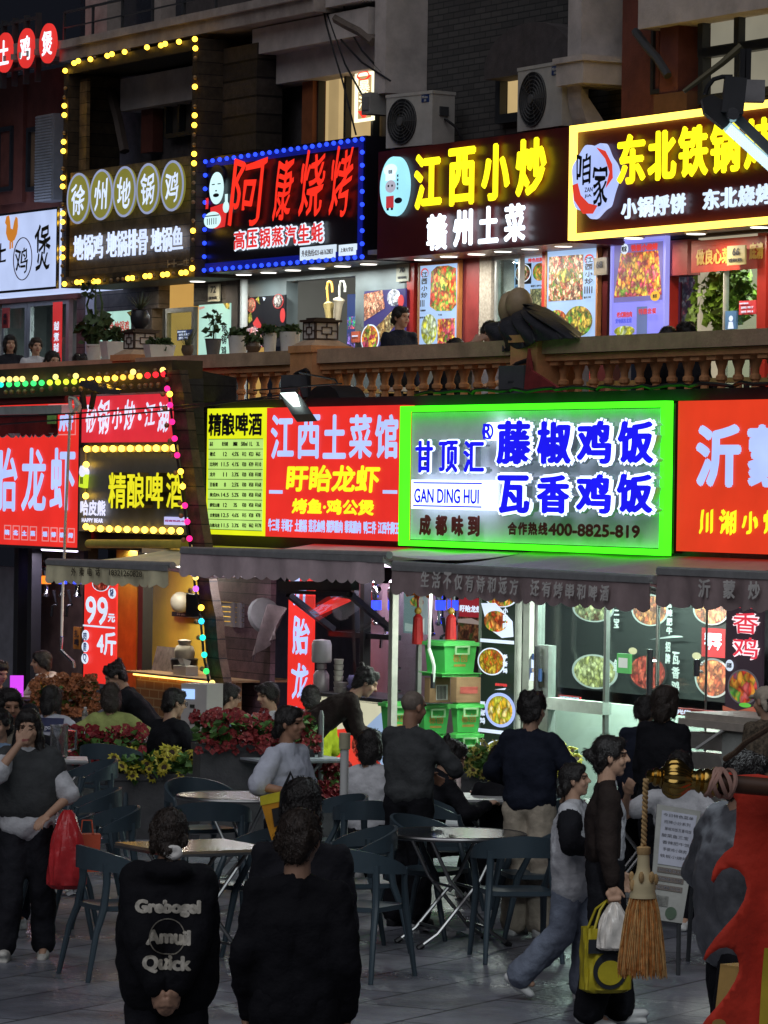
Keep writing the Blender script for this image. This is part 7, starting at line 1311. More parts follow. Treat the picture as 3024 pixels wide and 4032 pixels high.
def person(label,pix,depth,face,pose='stand',lean=0.0,side=0.0,twist=0.0,head=(0,0),arms=None,top=(C_BLK,'long',.02,-.06),bottom=(C_BLK,.012),shoes=whitep,hair=('short',hairb),sk=skin,ztop=None,vox=.0095,extra=None,legs=None,female=False,group=None,scale=None,hood=None,inner=None,cat='person',seat=None,base=0.0):
    hp=atd(pix,depth); zt=hp.z-base if ztop is None else ztop
    sc_=(zt/1.70 if pose=='stand' and lean<.35 else (scale or 1.0)) if scale is None else scale
    e=bpy.data.objects.new('person',None); col.objects.link(e); e.empty_display_size=.3
    tag(e,label,cat,group)
    ph=.93 if pose=='stand' else .50
    if pose!='stand' : ph=max(.36,zt/sc_-.785) if seat is None else seat/sc_+.08
    Pv=Vector((0,0,ph))
    up=Vector((math.sin(side),math.sin(lean),math.cos(lean)*math.cos(side))).normalized()
    rt=Vector((math.cos(twist),-math.sin(twist),0)); rt=(rt-up*rt.dot(up)).normalized(); fw=up.cross(rt)
    fs=.90 if female else 1.0
    Cv=Pv+up*.27+fw*.0; Nk=Pv+up*.515; SH={1:Pv+up*.435+rt*.160*fs,-1:Pv+up*.435-rt*.160*fs}
    hy,hpit=head; hf=rotz(fw,hy); hu=(up*.45+Vector((0,0,1))*.55).normalized(); hf=(hf-hu*hf.dot(hu)).normalized(); hf2=(hf*math.cos(hpit)-hu*math.sin(hpit)).normalized(); hu2=hf2.cross(hu.cross(hf2)*-1).normalized() if False else None
    hr=hf.cross(hu).normalized(); hf=hf2; hu=hr.cross(hf).normalized()
    Hc=Nk+(up*.6+Vector((0,0,1))*.4).normalized()*.075+hf*.025+hu*.065
    H=lambda x,y,z:Hc+hr*x+hf*y+hu*z
    HM=Matrix((hr,hf,hu)).transposed()
    def hell(mb,c,r):
        n=len(mb.v); mb.sphere((0,0,0),r,14,10); mb.xf(Matrix.Translation(H(*c))@HM.to_4x4(),n)
    # legs
    lg=legs or {}
    JT={}
    for s_ in (1,-1):
        hip=Pv+Vector((.088*s_,0,-.03))
        if pose=='stand': kn,an=lg.get(s_,(Vector((.095*s_,.02,.49)),Vector((.10*s_,-.01,.085))))
        else: kn,an=lg.get(s_,(Vector((.13*s_,.42,ph-.02)),Vector((.12*s_,.38,.085))))
        JT[s_]=(hip,Vector(kn),Vector(an))
    A=arms or {}
    arm={}
    for s_ in (1,-1):
        if s_ in A: tgt,hint,nrm,curl=A[s_]; tgt=Vector(tgt); hint=Vector(hint)
        elif pose=='stand': tgt,hint,nrm,curl=SH[s_]+Vector((.045*s_,.05,-.53)),Vector((.5*s_,-1,0)),(-s_,0,0),.45
        else: tgt,hint,nrm,curl=SH[s_]+Vector((-.02*s_,.34,-.30)),Vector((s_*.6,-.3,-1)),(0,0,-1),.35
        el,wr=ik(SH[s_],tgt,.285,.25,hint); arm[s_]=(SH[s_],el,wr,Vector(nrm),curl)
    # ---- body: one continuous skin surface
    b=MB()
    hell(b,(0,-.012,.03),(.075,.093,.086)); hell(b,(0,.020,-.040),(.060,.068,.075)); hell(b,(0,.052,-.092),(.030,.026,.022)); hell(b,(0,.078,.030),(.050,.016,.014)) 
    b.caps(H(0,.086,.018),H(0,.106,-.020),.008,.0125,8,3); b.caps(H(-.012,.086,-.024),H(.012,.086,-.024),.009,.009,8,2); b.caps(H(-.018,.080,-.058),H(.018,.080,-.058),.0085,.0085,8,2)
    for s_ in (1,-1): hell(b,(.077*s_,-.010,-.008),(.011,.019,.030)); hell(b,(.040*s_,.055,-.028),(.024,.024,.026))
    b.caps(H(0,-.025,-.06),Nk-up*.03,.052,.058,12,3)
    b.caps(Pv-rt*.06,Pv+rt*.06,.085,.085,12,3,.85,fw); b.caps(Pv+up*.05,Cv+up*.05,.085,.09,12,3,.78,fw); b.caps(SH[-1]+rt*.04-up*.035,SH[1]-rt*.04-up*.035,.045,.045,10,3); b.caps(Cv-rt*.05+up*.06,Cv+rt*.05+up*.06,.10,.10,12,3,.8,fw)
    for s_ in (1,-1):
        S0,el,wr,nr,cu=arm[s_]; b.caps(S0,el,.038,.036,10,3); b.caps(el,wr,.037,.025,10,3); hand(b,wr,wr-el if (wr-el).length>.01 else (0,0,-1),nr,s_,cu)
        hip,kn,an=JT[s_]; b.caps(hip,kn,.078,.05,10,3); b.caps(kn,an,.048,.033,10,3); b.caps(an,an+Vector((0,.10,-.05)),.034,.026,8,2)
    HMi=HM.transposed()
    def paint(c):
        q=(c-np.array(Hc))@np.array(HM); x=np.abs(q[:,0]); y=q[:,1]; z=q[:,2]; idx=np.zeros(len(c),int)
        idx[(np.abs(x-.031)<.0125)&(np.abs(z-.006)<(.005 if vox<.009 else .004))&(y>.045)]=1
        idx[(x>.014)&(x<.050)&(np.abs(z-.027+.12*(x-.03)**1)<.0048)&(y>.045)&(vox<.009)]=3
        idx[(x<.023)&(np.abs(z+.058)<.0075)&(y>.06)]=2
        return idx
    remesh_obj('body',b,[sk,eyem,lipm,hairbr],e,vox,2,post=paint)
    # ---- hair
    hs,hm=hair; 
    if hs!='none':
        h=MB()
        if hs=='buzz': hell(h,(0,-.018,.034),(.078,.092,.085)); 
        elif hs=='cap': hell(h,(0,-.015,.045),(.084,.10,.075)); h.caps(H(-.05,.09,.045),H(.05,.09,.045),.016,.016,10,3); hell(h,(0,.10,.04),(.06,.05,.012))
        else:
            hell(h,(0,-.022,.045),(.086,.100,.088)); hell(h,(0,.042,.080),(.068,.046,.040)); hell(h,(0,-.055,.0),(.080,.062,.085)); hell(h,(0,-.062,-.05),(.062,.045,.055))
            for s_ in (1,-1): hell(h,(.070*s_,.005,.030),(.020,.050,.040))
        rg=random.Random(len(PEOPLE)*7+3)
        if hs=='fluffy':
            for k in range(60):
                a=rg.random()*6.28; z=rg.random()*.12-.01; y=-.03+.085*math.sin(a) ; x=.082*math.cos(a); 
                if z<.035 and y>.02: z+=.05
                hell(h,(x*(1-.5*max(0,z-.06)/.07),y,z+.02),(.017,.017,.017))
        if hs=='mop':
            for k in range(18): hell(h,(rg.uniform(-.06,.06),rg.uniform(.03,.07),rg.uniform(.045,.09)),(.028,.026,.024))
            for s_ in (1,-1): hell(h,(.074*s_,-.005,.0),(.018,.04,.04))
        if hs in('bob','long'):
            hell(h,(0,-.050,-.06),(.088,.062,.11))
            for s_ in (1,-1): hell(h,(.076*s_,.004,-.03),(.022,.045,.09))
        if hs=='long':
            for s_ in (1,-1): h.caps(H(.070*s_,-.01,-.05),H(.100*s_,.035,-.28),.038,.030,10,3); 
            h.caps(H(0,-.075,-.08),H(0,-.09,-.30),.075,.07,12,3)
        if hs=='bun': hell(h,(0,-.135,.015),(.034,.034,.034)); hell(h,(0,-.10,.0),(.05,.04,.05))
        if hs=='lowbun': hell(h,(0,-.11,-.07),(.045,.035,.045))
        if hs=='topknot': hell(h,(0,-.09,-.075),(.035,.04,.035)); h.caps(H(0,-.10,-.09),H(.02,-.11,-.17),.022,.016,8,3)
        if hs=='pony': hell(h,(0,-.105,.03),(.03,.035,.03)); h.caps(H(0,-.12,.02),H(0,-.13,-.20),.036,.032,10,3); h.caps(H(0,-.13,-.20),H(0,-.10,-.34),.032,.012,10,3)
        if hs!='buzz':
            for k in range(10): a=rg.random()*3.14; hell(h,(.082*math.cos(a),-.05-.045*math.sin(a),rg.uniform(-.06,.05)),(.020,.020,.034))
        remesh_obj('hair' if hs!='cap' else 'cap',h,hm,e,.010,1,.010 if hs!='buzz' else 0,.03)
        if hs=='cap': h=MB(); hell(h,(0,-.055,-.02),(.078,.055,.06)); remesh_obj('hair',h,hairb,e,.010,2)
    # ---- clothing
    tm,sl,lo,hem=top; lo*=.62
    g=MB(); r0=.115+lo; Hm=Pv+up*hem
    g.caps(Cv-rt*.062+up*.05,Cv+rt*.062+up*.05,.118+lo*.8,.118+lo*.8,14,4,.80,fw); g.caps(SH[-1]+rt*.01-up*.005,SH[1]-rt*.01-up*.005,.055+lo*.4,.055+lo*.4,12,4); g.caps(Hm+up*.10-rt*.05,Hm+up*.10+rt*.05,r0,r0,14,4,.86,fw); g.caps(Hm+up*.10-rt*.05,Cv-rt*.05,r0,r0,14,4,.82,fw); g.caps(Hm+up*.10+rt*.05,Cv+rt*.05,r0,r0,14,4,.82,fw)
    g.caps(Nk-up*.085,Nk-up*.02,.078,.058,12,3)
    for s_ in (1,-1): g.caps(Nk-up*.055+rt*.03*s_,SH[s_]-up*.005,.050+lo*.3,.052+lo*.35,12,3)
    for s_ in (1,-1):
        S0,el,wr,nr,cu=arm[s_]; a0=.056+lo*.5
        if sl=='long': g.caps(S0,el,a0,.050+lo*.5,12,3); g.caps(el,el.lerp(wr,.93),.051+lo*.5,.036+lo*.35,12,3)
        elif sl=='elbow': g.caps(S0,S0.lerp(el,.95),a0,.060+lo*.7,12,3)
        elif sl=='short': g.caps(S0,S0.lerp(el,.62),a0,.062+lo*.6,12,3)
    if hood is not None:
        g.caps(Nk-fw*.075-rt*.05-up*.03,Nk-fw*.075+rt*.05-up*.03,.062,.062,12,3); g.caps(Nk-fw*.03-rt*.085-up*.02,Nk+fw*.04-rt*.06-up*.05,.034,.026,10,3); g.caps(Nk-fw*.03+rt*.085-up*.02,Nk+fw*.04+rt*.06-up*.05,.034,.026,10,3)
    pst=None; mats=tm
    if inner is not None or isinstance(tm,(list,tuple)):
        pst=inner(dict(Pv=Pv,up=up,rt=rt,fw=fw,Nk=Nk,Cv=Cv,SH=SH,arm=arm,Hc=Hc)) if inner else None
    remesh_obj('top' if sl!='none' else 'vest',g,mats,e,.0145,3,.042,.15,pst)
    bm,wd=bottom
    g=MB(); g.caps(Pv-Vector((.065,0,0)),Pv+Vector((.065,0,0)),.112+wd*.4,.112+wd*.4,14,4,.88,Vector((0,1,0)))
    for s_ in (1,-1):
        hip,kn,an=JT[s_]; g.caps(hip,kn,.090+wd*.5,.062+wd,12,3); g.caps(kn,kn.lerp(an,.97),.062+wd,.046+wd*1.25,12,3)
    remesh_obj('trousers',g,bm,e,.0145,3,.034,.13)
    for s_ in (1,-1):
        hip,kn,an=JT[s_]; fd=Vector((0,1,0)); 
        if (kn-an).length>.1: 
            sh_=(kn-an).normalized(); fd=Vector((0,1,0))-sh_*sh_.y; fd.normalize()
        if lg.get('toe'+str(s_)): fd=Vector(lg['toe'+str(s_)]).normalized()
        g=MB(); dn=Vector((0,0,-1)) if an.z<.12 else (an-kn).normalized()
        a0=an+dn*.045-fd*.04; g.caps(a0,a0+fd*.10,.042,.044,12,3); g.caps(a0+fd*.08,a0+fd*.19,.043,.034,12,3,.8,Vector((0,0,1))); g.caps(an,an+dn*.03,.044,.046,12,3)
        g.box(min(a0.x,a0.x)-.038,a0.x+.038,a0.y-.03,a0.y+.21,a0.z-.043,a0.z-.02) if abs(fd.z)<.2 and abs(fd.x)<.2 else None
        remesh_obj('shoe',g,shoes,e,.010,2)
    # place so that the head top is at the given point of the photograph
    ang=R(face)-math.pi/2
    topl=H(0,0,.12); off=rotz(topl*sc_,ang)
    e.location=(hp.x-off.x,hp.y-off.y,base)
    e.rotation_euler=(0,0,ang); e.scale=(sc_,sc_,sc_)
    info=dict(hs=hs,base=base,e=e,ang=ang,s=sc_,arm=arm,H=H,HM=HM,Hc=Hc,Pv=Pv,up=up,rt=rt,fw=fw,Nk=Nk,Cv=Cv,SH=SH,JT=JT)
    info['w']=lambda p:Vector(e.location)+rotz(Vector(p)*sc_,ang)
    PEOPLE.append(info); return info
def glasses(i):
    H=i['H']; mb=MB()
    for s_ in (1,-1):
        pts=[H(.032*s_+.024*math.cos(a),.098,.006+.018*math.sin(a)) for a in [2*math.pi*k/12 for k in range(13)]]; mb.tube(pts,.0028,5); mb.tube([H(.056*s_,.095,.008),H(.080*s_,.0,.006)],.0025,5)
    mb.tube([H(-.008,.1,.01),H(.008,.1,.01)],.0028,5); mb.obj('glasses',black,i['e'])

def strands(i,n=650,seed=1):
    "loose strands laid over the hair so that it does not end in a smooth shell"
    ch=[o for o in i['e'].children if o.name.startswith('hair')]
    if not ch or 'buzz' in ch[0].data.materials[0].name: return
    me=ch[0].data; nv=len(me.vertices); co=np.zeros(nv*3); no=np.zeros(nv*3); me.vertices.foreach_get('co',co); me.vertices.foreach_get('normal',no); co=co.reshape(-1,3); no=no.reshape(-1,3)
    rg=np.random.default_rng(seed); ix=rg.integers(0,nv,n); p=co[ix]; m=no[ix]; HM=np.array(i['HM']); up=HM[:,2]; bk=-HM[:,1]
    d=-up*.9+bk*.25+rg.normal(0,.33,(n,3)); d-=m*(d*m).sum(1,keepdims=True); d/=np.linalg.norm(d,axis=1,keepdims=True)+1e-6; w=np.cross(d,m)*rg.uniform(.0011,.0024,(n,1)); L=rg.uniform(.03,.075,(n,1))*(1 if i['hs'] in ('long','bob','pony') else .5); h=rg.uniform(.002,.009,(n,1))
    q=np.concatenate([p-w,p+w,p+d*L*.5+m*h+w,p+d*L*.5+m*h-w,p+d*L+m*h*.6]); V=[tuple(a) for a in co]+[tuple(a) for a in q]; F=[tuple(f.vertices) for f in me.polygons]
    for k in range(n): a,b,c,e,f=(nv+k+n*j for j in range(5)); F+=[(a,b,c,e),(e,c,f)]
    m2=bpy.data.meshes.new('hair'); m2.from_pydata(V,[],F); m2.polygons.foreach_set('use_smooth',[True]*len(F)); m2.materials.append(me.materials[0]); m2.update(); ch[0].data=m2; bpy.data.meshes.remove(me)
chm=mat('chair_teal_plastic',(.042,.064,.080),.34,var=.1,spec=.5)
def make_chair(label):
    t=G('plastic_chair',label,'chair',(0,0,0),0,'dark blue plastic chairs round the tables')
    mb=MB(); 
    def seat(i,j):
        x=-.22+.44*i; y=-.21+.43*j; r=max(abs(i-.5)*2,abs(j-.5)*2); k=1-.10*(abs(2*i-1)**3*abs(2*j-1)**3); return Vector((x*k,y*k,.455-.018*(1-(2*i-1)**2)*(1-(2*j-1)**2)+.006*r**4))
    mb.grid(seat,14,12,True,(0,0,-.03)); t.part('seat',mb,chm)
    mb=MB()
    def band(i,j,off=0):
        a=R(-100+200*i); f=abs(2*i-1); r=.265+.02*(1-f); h=.105*(1-f**2.2)+.035; z=.735-.06*f**2+ h*(j-.5)*1.0+.02*(1-f); return Vector(((r+off)*math.sin(a),-(r+off)*math.cos(a)+.03,z))
    n=30; vs=[];
    for jj in range(5):
        for ii in range(n+1): vs.append(band(ii/n,jj/4))
    k=len(vs)
    for jj in range(5):
        for ii in range(n+1): vs.append(band(ii/n,jj/4,.022))
    fs=[]
    for jj in range(4):
        for ii in range(n):
            a=jj*(n+1)+ii; fs.append((a,a+1,a+n+2,a+n+1)); fs.append((k+a,k+a+n+1,k+a+n+2,k+a+1))
    for ii in range(n): fs.append((ii,k+ii,k+ii+1,ii+1)); a=4*(n+1)+ii; fs.append((a,a+1,k+a+1,k+a))
    for jj in range(4): a=jj*(n+1); fs.append((a,a+n+1,k+a+n+1,k+a)); a+=n; fs.append((a,k+a,k+a+n+1,a+n+1))
    mb.add(vs,fs,True); t.part('backrest',mb,chm)
    for s_ in (1,-1):
        mb=MB(); mb.tube([(s_*.255,-.30,0),(s_*.235,-.24,.30),(s_*.215,-.185,.45),(s_*.205,-.165,.60),(s_*.20,-.165,.72)],[.016,.021,.025,.024,.028],9); t.part('leg',mb,chm)
        mb=MB(); mb.tube([(s_*.245,.27,0),(s_*.235,.215,.25),(s_*.225,.175,.44),(s_*.255,.10,.60),(s_*.272,.075,.695)],[.016,.021,.025,.02,.018],9); t.part('leg',mb,chm)
    return t.e
chair0=make_chair('dark blue plastic chair'); first=[True]
def chair(label,x,y,face,z=.45):
    p=atz((x,y),z); 
    if first[0]: first[0]=False; chair0.location=(p.x,p.y,0); chair0.rotation_euler=(0,0,R(face)-math.pi/2); chair0['label']=label; return chair0
    return dup(chair0,(p.x,p.y,0),R(face)-math.pi/2,label)
chair('dark blue plastic chair nearest the camera left of the round table, seen from behind',1420,3565,60)
chair('dark blue plastic chair just behind the nearest one, turned to the left table',1400,3475,200)
chair('dark blue plastic chair tucked behind the round table on its left',1690,3425,330)
chair('dark blue plastic chair in front of the round table on its right, back to camera',2030,3505,100)
chair('dark blue plastic chair at the far right of the round table near the girl',2110,3440,190)
chair('dark blue plastic chair in the left foreground facing the rectangular table',470,3560,25)
chair('dark blue plastic chair right of the rectangular table, behind the dark haired pair',985,3480,200)
chair('dark blue plastic chair in front of the left round table',830,3350,95)
chair('dark blue plastic chair behind the left round table by the planter',790,3262,300)
chair('dark blue plastic chair beside the grey planter, right of the red bag',395,3385,200)
chair('dark blue plastic chair half hidden behind another by the red bag',330,3300,190)
chair('dark blue plastic chair right of the woman in striped blouse',1300,3330,210)
chair('dark blue plastic chair under the curly haired diner',1760,3330,0)
chair('dark blue plastic chair behind the standing man in beige trousers',2080,3330,180)
chair('dark blue plastic chair under the diner in the white sleeveless top',1465,3345,90)
chair('dark blue plastic chair under the woman in the sage green sweater',440,3090,70)
chair('dark blue plastic chair far left at the white pitcher table',330,3170,200)
chair('dark blue plastic chair behind the woman with the red bag',205,3420,180)
steeld=mat('table_steel_dark',(.16,.165,.18),.16,metal=.85,var=.15,scale=3)
rimm=mat('table_rim',(.36,.355,.35),.36,metal=1.0,var=.05)
def round_table(label,x,y,dia,rot=0):
    p=atz((x,y),.75); t=G('round_table',label,'table',(p.x,p.y,0),rot,'round steel folding tables'); r=dia/2
    mb=MB(); mb.lathe([(.001,.735),(r-.015,.735),(r-.012,.752),(.001,.752)],(0,0,0),56); t.part('table_top',mb,steeld)
    mb=MB(); n=56; mb.tube([((r-.004)*math.cos(2*math.pi*k/n),(r-.004)*math.sin(2*math.pi*k/n),.741) for k in range(n+1)],.015,8,False); t.part('rim',mb,rimm)
    for s_ in (1,-1):
        mb=MB(); y0=.02*s_; 
        mb.tube([(-.24*s_,.20+y0,.73),(-.10*s_,.20+y0,.45),(.20*s_,.21+y0,.10),(.32*s_,.21+y0,.02)],.0135,8); mb.tube([(-.24*s_,-.20+y0,.73),(-.10*s_,-.20+y0,.45),(.20*s_,-.21+y0,.10),(.32*s_,-.21+y0,.02)],.0135,8)
        mb.tube([(.17*s_,.21+y0,.13),(.17*s_,-.21+y0,.13)],.010,6); mb.tube([(-.06*s_,.20+y0,.40),(-.06*s_,-.20+y0,.40)],.010,6); t.part('leg',mb,rimm)
        for yy in (.21,-.21): mb=MB(); mb.tube([(.30*s_,yy+y0,.03),(.34*s_,yy+y0,.006)],.02,8); t.part('rubber_foot',mb,black)
    return t
round_table('bare round steel table in the right foreground reflecting green light',1790,3280,.96,R(20))
round_table('bare round steel table left of the woman with the yellow bag',957,3133,.98,R(-15))
def square_table(label,x,y,sx,sy,rot,m,z=.75,th=.03):
    p=atz((x,y),z); t=G('square_table',label,'table',(p.x,p.y,0),rot,'square dining tables'); mb=MB(); mb.box(-sx/2,sx/2,-sy/2,sy/2,z-th,z); t.part('table_top',mb,m)
    mb=MB(); mb.frame(-sx/2-.006,sx/2+.006,-sy/2-.006,sy/2+.006,.012,z-th-.004,z-th+.012); mb.v=[(a,c,b) for a,b,c in mb.v]; mb.f=[tuple(reversed(f)) for f in mb.f]; t.part('edge',mb,rimm)
    for s_ in (1,-1):
        mb=MB(); mb.tube([(-.26*s_,.03*s_+.18,z-th),(.28*s_,.03*s_+.18,.015)],.0135,8); mb.tube([(-.26*s_,.03*s_-.18,z-th),(.28*s_,.03*s_-.18,.015)],.0135,8); mb.tube([(.2*s_,.03*s_+.18,.115),(.2*s_,.03*s_-.18,.115)],.01,6); t.part('leg',mb,rimm)
    return t
stonet=mat('table_stone',(.22,.17,.12),.16,var=.35,scale=7)
square_table('polished brown square table in the left foreground with a bright edge',775,3328,.78,.78,R(30),stonet)
square_table('pale grey square table behind the woman in the striped blouse',1115,2978,.82,.82,R(28),mat('table_pale_grey',(.40,.43,.47),.35,var=.1))
square_table('white square table with a bottle and red tray between the seated diners',1930,3135,.80,.70,R(8),mat('table_white',(.55,.56,.55),.35,var=.05))
square_table('small white table with a glass pitcher at the far left',215,2985,.55,.50,R(5),mat('table_white',(.55,.56,.55),.35,var=.05))
square_table('low dark grill table in front of the woman in sage green',385,2900,.9,.7,R(0),mat('table_dark',(.06,.06,.065),.4))
square_table('table at right with a red tray under the white shirted diner',2520,3160,.8,.7,R(0),mat('table_redtray',(.20,.06,.05),.4))
square_table('wooden table edge in front of the man in the pale hoodie',210,2740,.9,.7,R(0),mat('table_wood',(.18,.11,.06),.4),.80)
# tableware
def bottle(label,x,y,z,h,mbody,cap):
    p=atz((x,y),z); t=G('drink_bottle',label,'bottle',(p.x,p.y,z+.001)); mb=MB(); mb.lathe([(.028,0),(.031,.01),(.031,h*.62),(.028,h*.7),(.014,h*.86),(.0135,h*.9),(.001,h*.9)],(0,0,0),16); t.part('bottle_body',mb,mbody); mb=MB(); mb.lathe([(.016,h*.88),(.016,h),(.001,h)],(0,0,0),12); t.part('cap',mb,cap); mb=MB(); mb.lathe([(.0318,h*.12),(.0318,h*.50)],(0,0,0),16); t.part('paper_label',mb,mat('label_pale',(.55,.50,.36),.5))
bottle('clear drink bottle with pale label and white cap on the white table',2010,3148,.75,.23,mat('bottle_clear',(.55,.56,.5),.1,trans=.7),whitep)
bottle('small white capped bottle standing on the left table',335,2858,.75,.18,mat('bottle_clear',(.55,.56,.5),.1,trans=.7),whitep)
p=atz((1975,3130),.75); gsingle('food_tray','red food tray on the white table beside the bottle','tray',(lambda m:(m.box(-.2,.2,-.13,.13,0.001,.012),m.frame(-.21,.21,0,.05,.012,-.14,-.128),m)[2])(MB()),mat('tray_red',(.42,.04,.03),.5),(p.x-.02,p.y+.12,.75),R(8))
p=atz((232,2985),.75); t=G('glass_pitcher','clear glass pitcher with a handle on the small white table','pitcher',(p.x,p.y,.751)); mb=MB(); mb.lathe([(.06,0),(.075,.02),(.075,.26),(.082,.28),(.078,.28),(.068,.25),(.068,.02),(.001,.015)],(0,0,0),18); t.part('jug',mb,mat('clear_glass',(.85,.87,.87),.05,trans=.95)); mb=MB(); mb.tube([(.075,0,.24),(.14,0,.23),(.14,0,.08),(.075,0,.06)],.012,7); t.part('handle',mb,mat('clear_glass',(.85,.87,.87),.05,trans=.95))
p=atz((160,2745),.80); t=G('beer_glass','amber beer glass on the table of the man in the hoodie','glass',(p.x,p.y,.801)); mb=MB(); mb.lathe([(.05,0),(.055,.2),(.001,.2)],(0,0,0),14); t.part('beer',mb,mat('beer_amber',(.55,.28,.04),.2)); mb=MB(); mb.lathe([(.056,.2),(.056,.24),(.001,.25)],(0,0,0),14); t.part('foam',mb,whitep)
p=atz((195,2745),.80); t=G('paper_cup','pale pink paper cup beside the beer glass','cup',(p.x,p.y,.801)); mb=MB(); mb.lathe([(.035,0),(.045,.13),(.042,.13),(.001,.03)],(0,0,0),14); t.part('cup_body',mb,mat('cup_pink',(.55,.42,.38),.5))
redfl=mat('petal_red',(.20,.008,.014),.6,var=.5,scale=20); redfl2=mat('petal_coral',(.26,.028,.03),.6,var=.5,scale=20); yelfl=mat('petal_yellow',(.42,.36,.03),.6,var=.3,scale=20); orfl=mat('petal_orange',(.26,.09,.03),.6,var=.5,scale=20); core=mat('flower_core',(.04,.02,.01),.8); leafm=mat('leaf_green',(.06,.14,.025),.6,var=.6,scale=12); planterm=mat('planter_grey',(.085,.085,.088),.7,var=.25,bump=.2)
def bloom(mb,p,r,rng,kind):
    n=Vector((rng.gauss(0,.6),-1+rng.gauss(0,.5),.7+rng.gauss(0,.4))).normalized(); x=n.cross(Vector((0,0,1))).normalized(); y=n.cross(x)
    k=9 if kind=='sun' else 5
    for i in range(k):
        a=2*math.pi*i/k+rng.random()*.3; d=(x*math.cos(a)+y*math.sin(a)); e=n.cross(d); L=r*(.85+.3*rng.random()); w_=r*(.24 if kind=='sun' else .5)
        q=p+n*.01; mb.add([q+d*L*.15,q+d*L*.6+e*w_+n*.3*r,q+d*L+n*.05*r,q+d*L*.6-e*w_+n*.3*r],[(0,1,2,3)])
    if kind=='sun':
        m0=mb.mi; mb.mi=1; mb.add([p+n*.022+(x*math.cos(2*math.pi*i/8)+y*math.sin(2*math.pi*i/8))*r*.36 for i in range(8)],[tuple(range(8))]); mb.mi=m0
def planter(label,x0,x1,yrim,zr,h,depth_m,kind,seed,nfl=150,nlf=420,rise=.17,fm=None,rot=None):
    a=atz((x0,yrim),zr); b=atz((x1,yrim),zr); c=(a+b)/2; L=(b-a).length; rz=math.atan2(b.y-a.y,b.x-a.x) if rot is None else rot
    t=G('flower_planter',label,'planter',(c.x,c.y,0),rz,'planters between the tables'); rng=random.Random(seed)
    mb=MB(); mb.box(-L/2,L/2,0,depth_m,zr-h,zr); mb.box(-L/2-.015,L/2+.015,-.015,depth_m+.015,zr-.05,zr+.004)
    if zr-h>.05: mb.box(-L/2+.05,L/2-.05,.04,depth_m-.04,0,zr-h)
    t.part('box',mb,planterm)
    mb=MB(); 
    for _ in range(nlf):
        p=Vector((rng.uniform(-L/2,L/2),rng.uniform(-.04,depth_m),zr+rng.random()*rise)); leaves(mb,p,(.02,.02,.02),1,.085,rng)
    t.part('foliage',mb,leafm)
    mb=MB(); r=.05 if kind!='sun' else .062
    for _ in range(nfl):
        p=Vector((rng.uniform(-L/2-.03,L/2+.03),rng.uniform(-.08,depth_m*.9),zr+.02+rng.random()*rise*1.15)); 
        if p.y<0: p.z=zr-.05+rng.random()*.12
        bloom(mb,p,r*(.7+.6*rng.random()),rng,kind)
    t.part('blossoms',mb,[fm or redfl,core]); return t
planter('planter of coral red blossoms before the couple looking at a phone',790,1240,2935,.85,.85,.35,'red',1,210,380,.22,redfl2)
planter('planter of deep red blossoms in front of the sage green sweater',285,560,2990,.62,.62,.38,'red',2,170,260,.22)
planter('grey planter of yellow sunflowers between the dark jacketed man and the round table',440,775,3050,.56,.56,.40,'sun',3,52,300,.15,yelfl)
planter('planter of small crimson blossoms behind the white pole',1245,1370,3120,.45,.45,.3,'red',4,130,150,.18)
planter('planter of yellow sunflowers near the green bins behind the seated diner',1850,2010,3045,.78,.78,.3,'sun',5,44,230,.17,mat('petal_straw',(.34,.30,.06),.6,var=.4,scale=20))
planter('planter of orange and purple leaves behind the diner in the printed sweatshirt',150,380,2800,.75,.75,.35,'red',6,220,120,.28,orfl)
planter('planter with a few yellow blooms left of the girl',2180,2260,3020,.70,.70,.3,'sun',7,18,80,.12,yelfl)
D=math.pi/180
def torso(i,name,m,lo,hem,vox=.0145,post=None,sleeve=.0):
    g=MB(); Cv,rt,up,Pv,fw,SH,Nk=i['Cv'],i['rt'],i['up'],i['Pv'],i['fw'],i['SH'],i['Nk']; r0=.115+lo; Hm=Pv+up*hem
    g.caps(Cv-rt*.062+up*.05,Cv+rt*.062+up*.05,.118+lo*.8,.118+lo*.8,14,4,.80,fw); g.caps(SH[-1]+rt*.01-up*.005,SH[1]-rt*.01-up*.005,.066+lo*.4,.066+lo*.4,12,4)
    for s_ in (-1,1): g.caps(Hm+up*.10+rt*.05*s_,Cv+rt*.05*s_,r0,r0,14,4,.84,fw)
    if sleeve:
        for s_ in (-1,1): g.caps(SH[s_],SH[s_].lerp(i['arm'][s_][1],sleeve),.066+lo*.5,.066+lo*.5,12,3)
    remesh_obj(name,g,m,i['e'],vox,3,.02,.11,post)
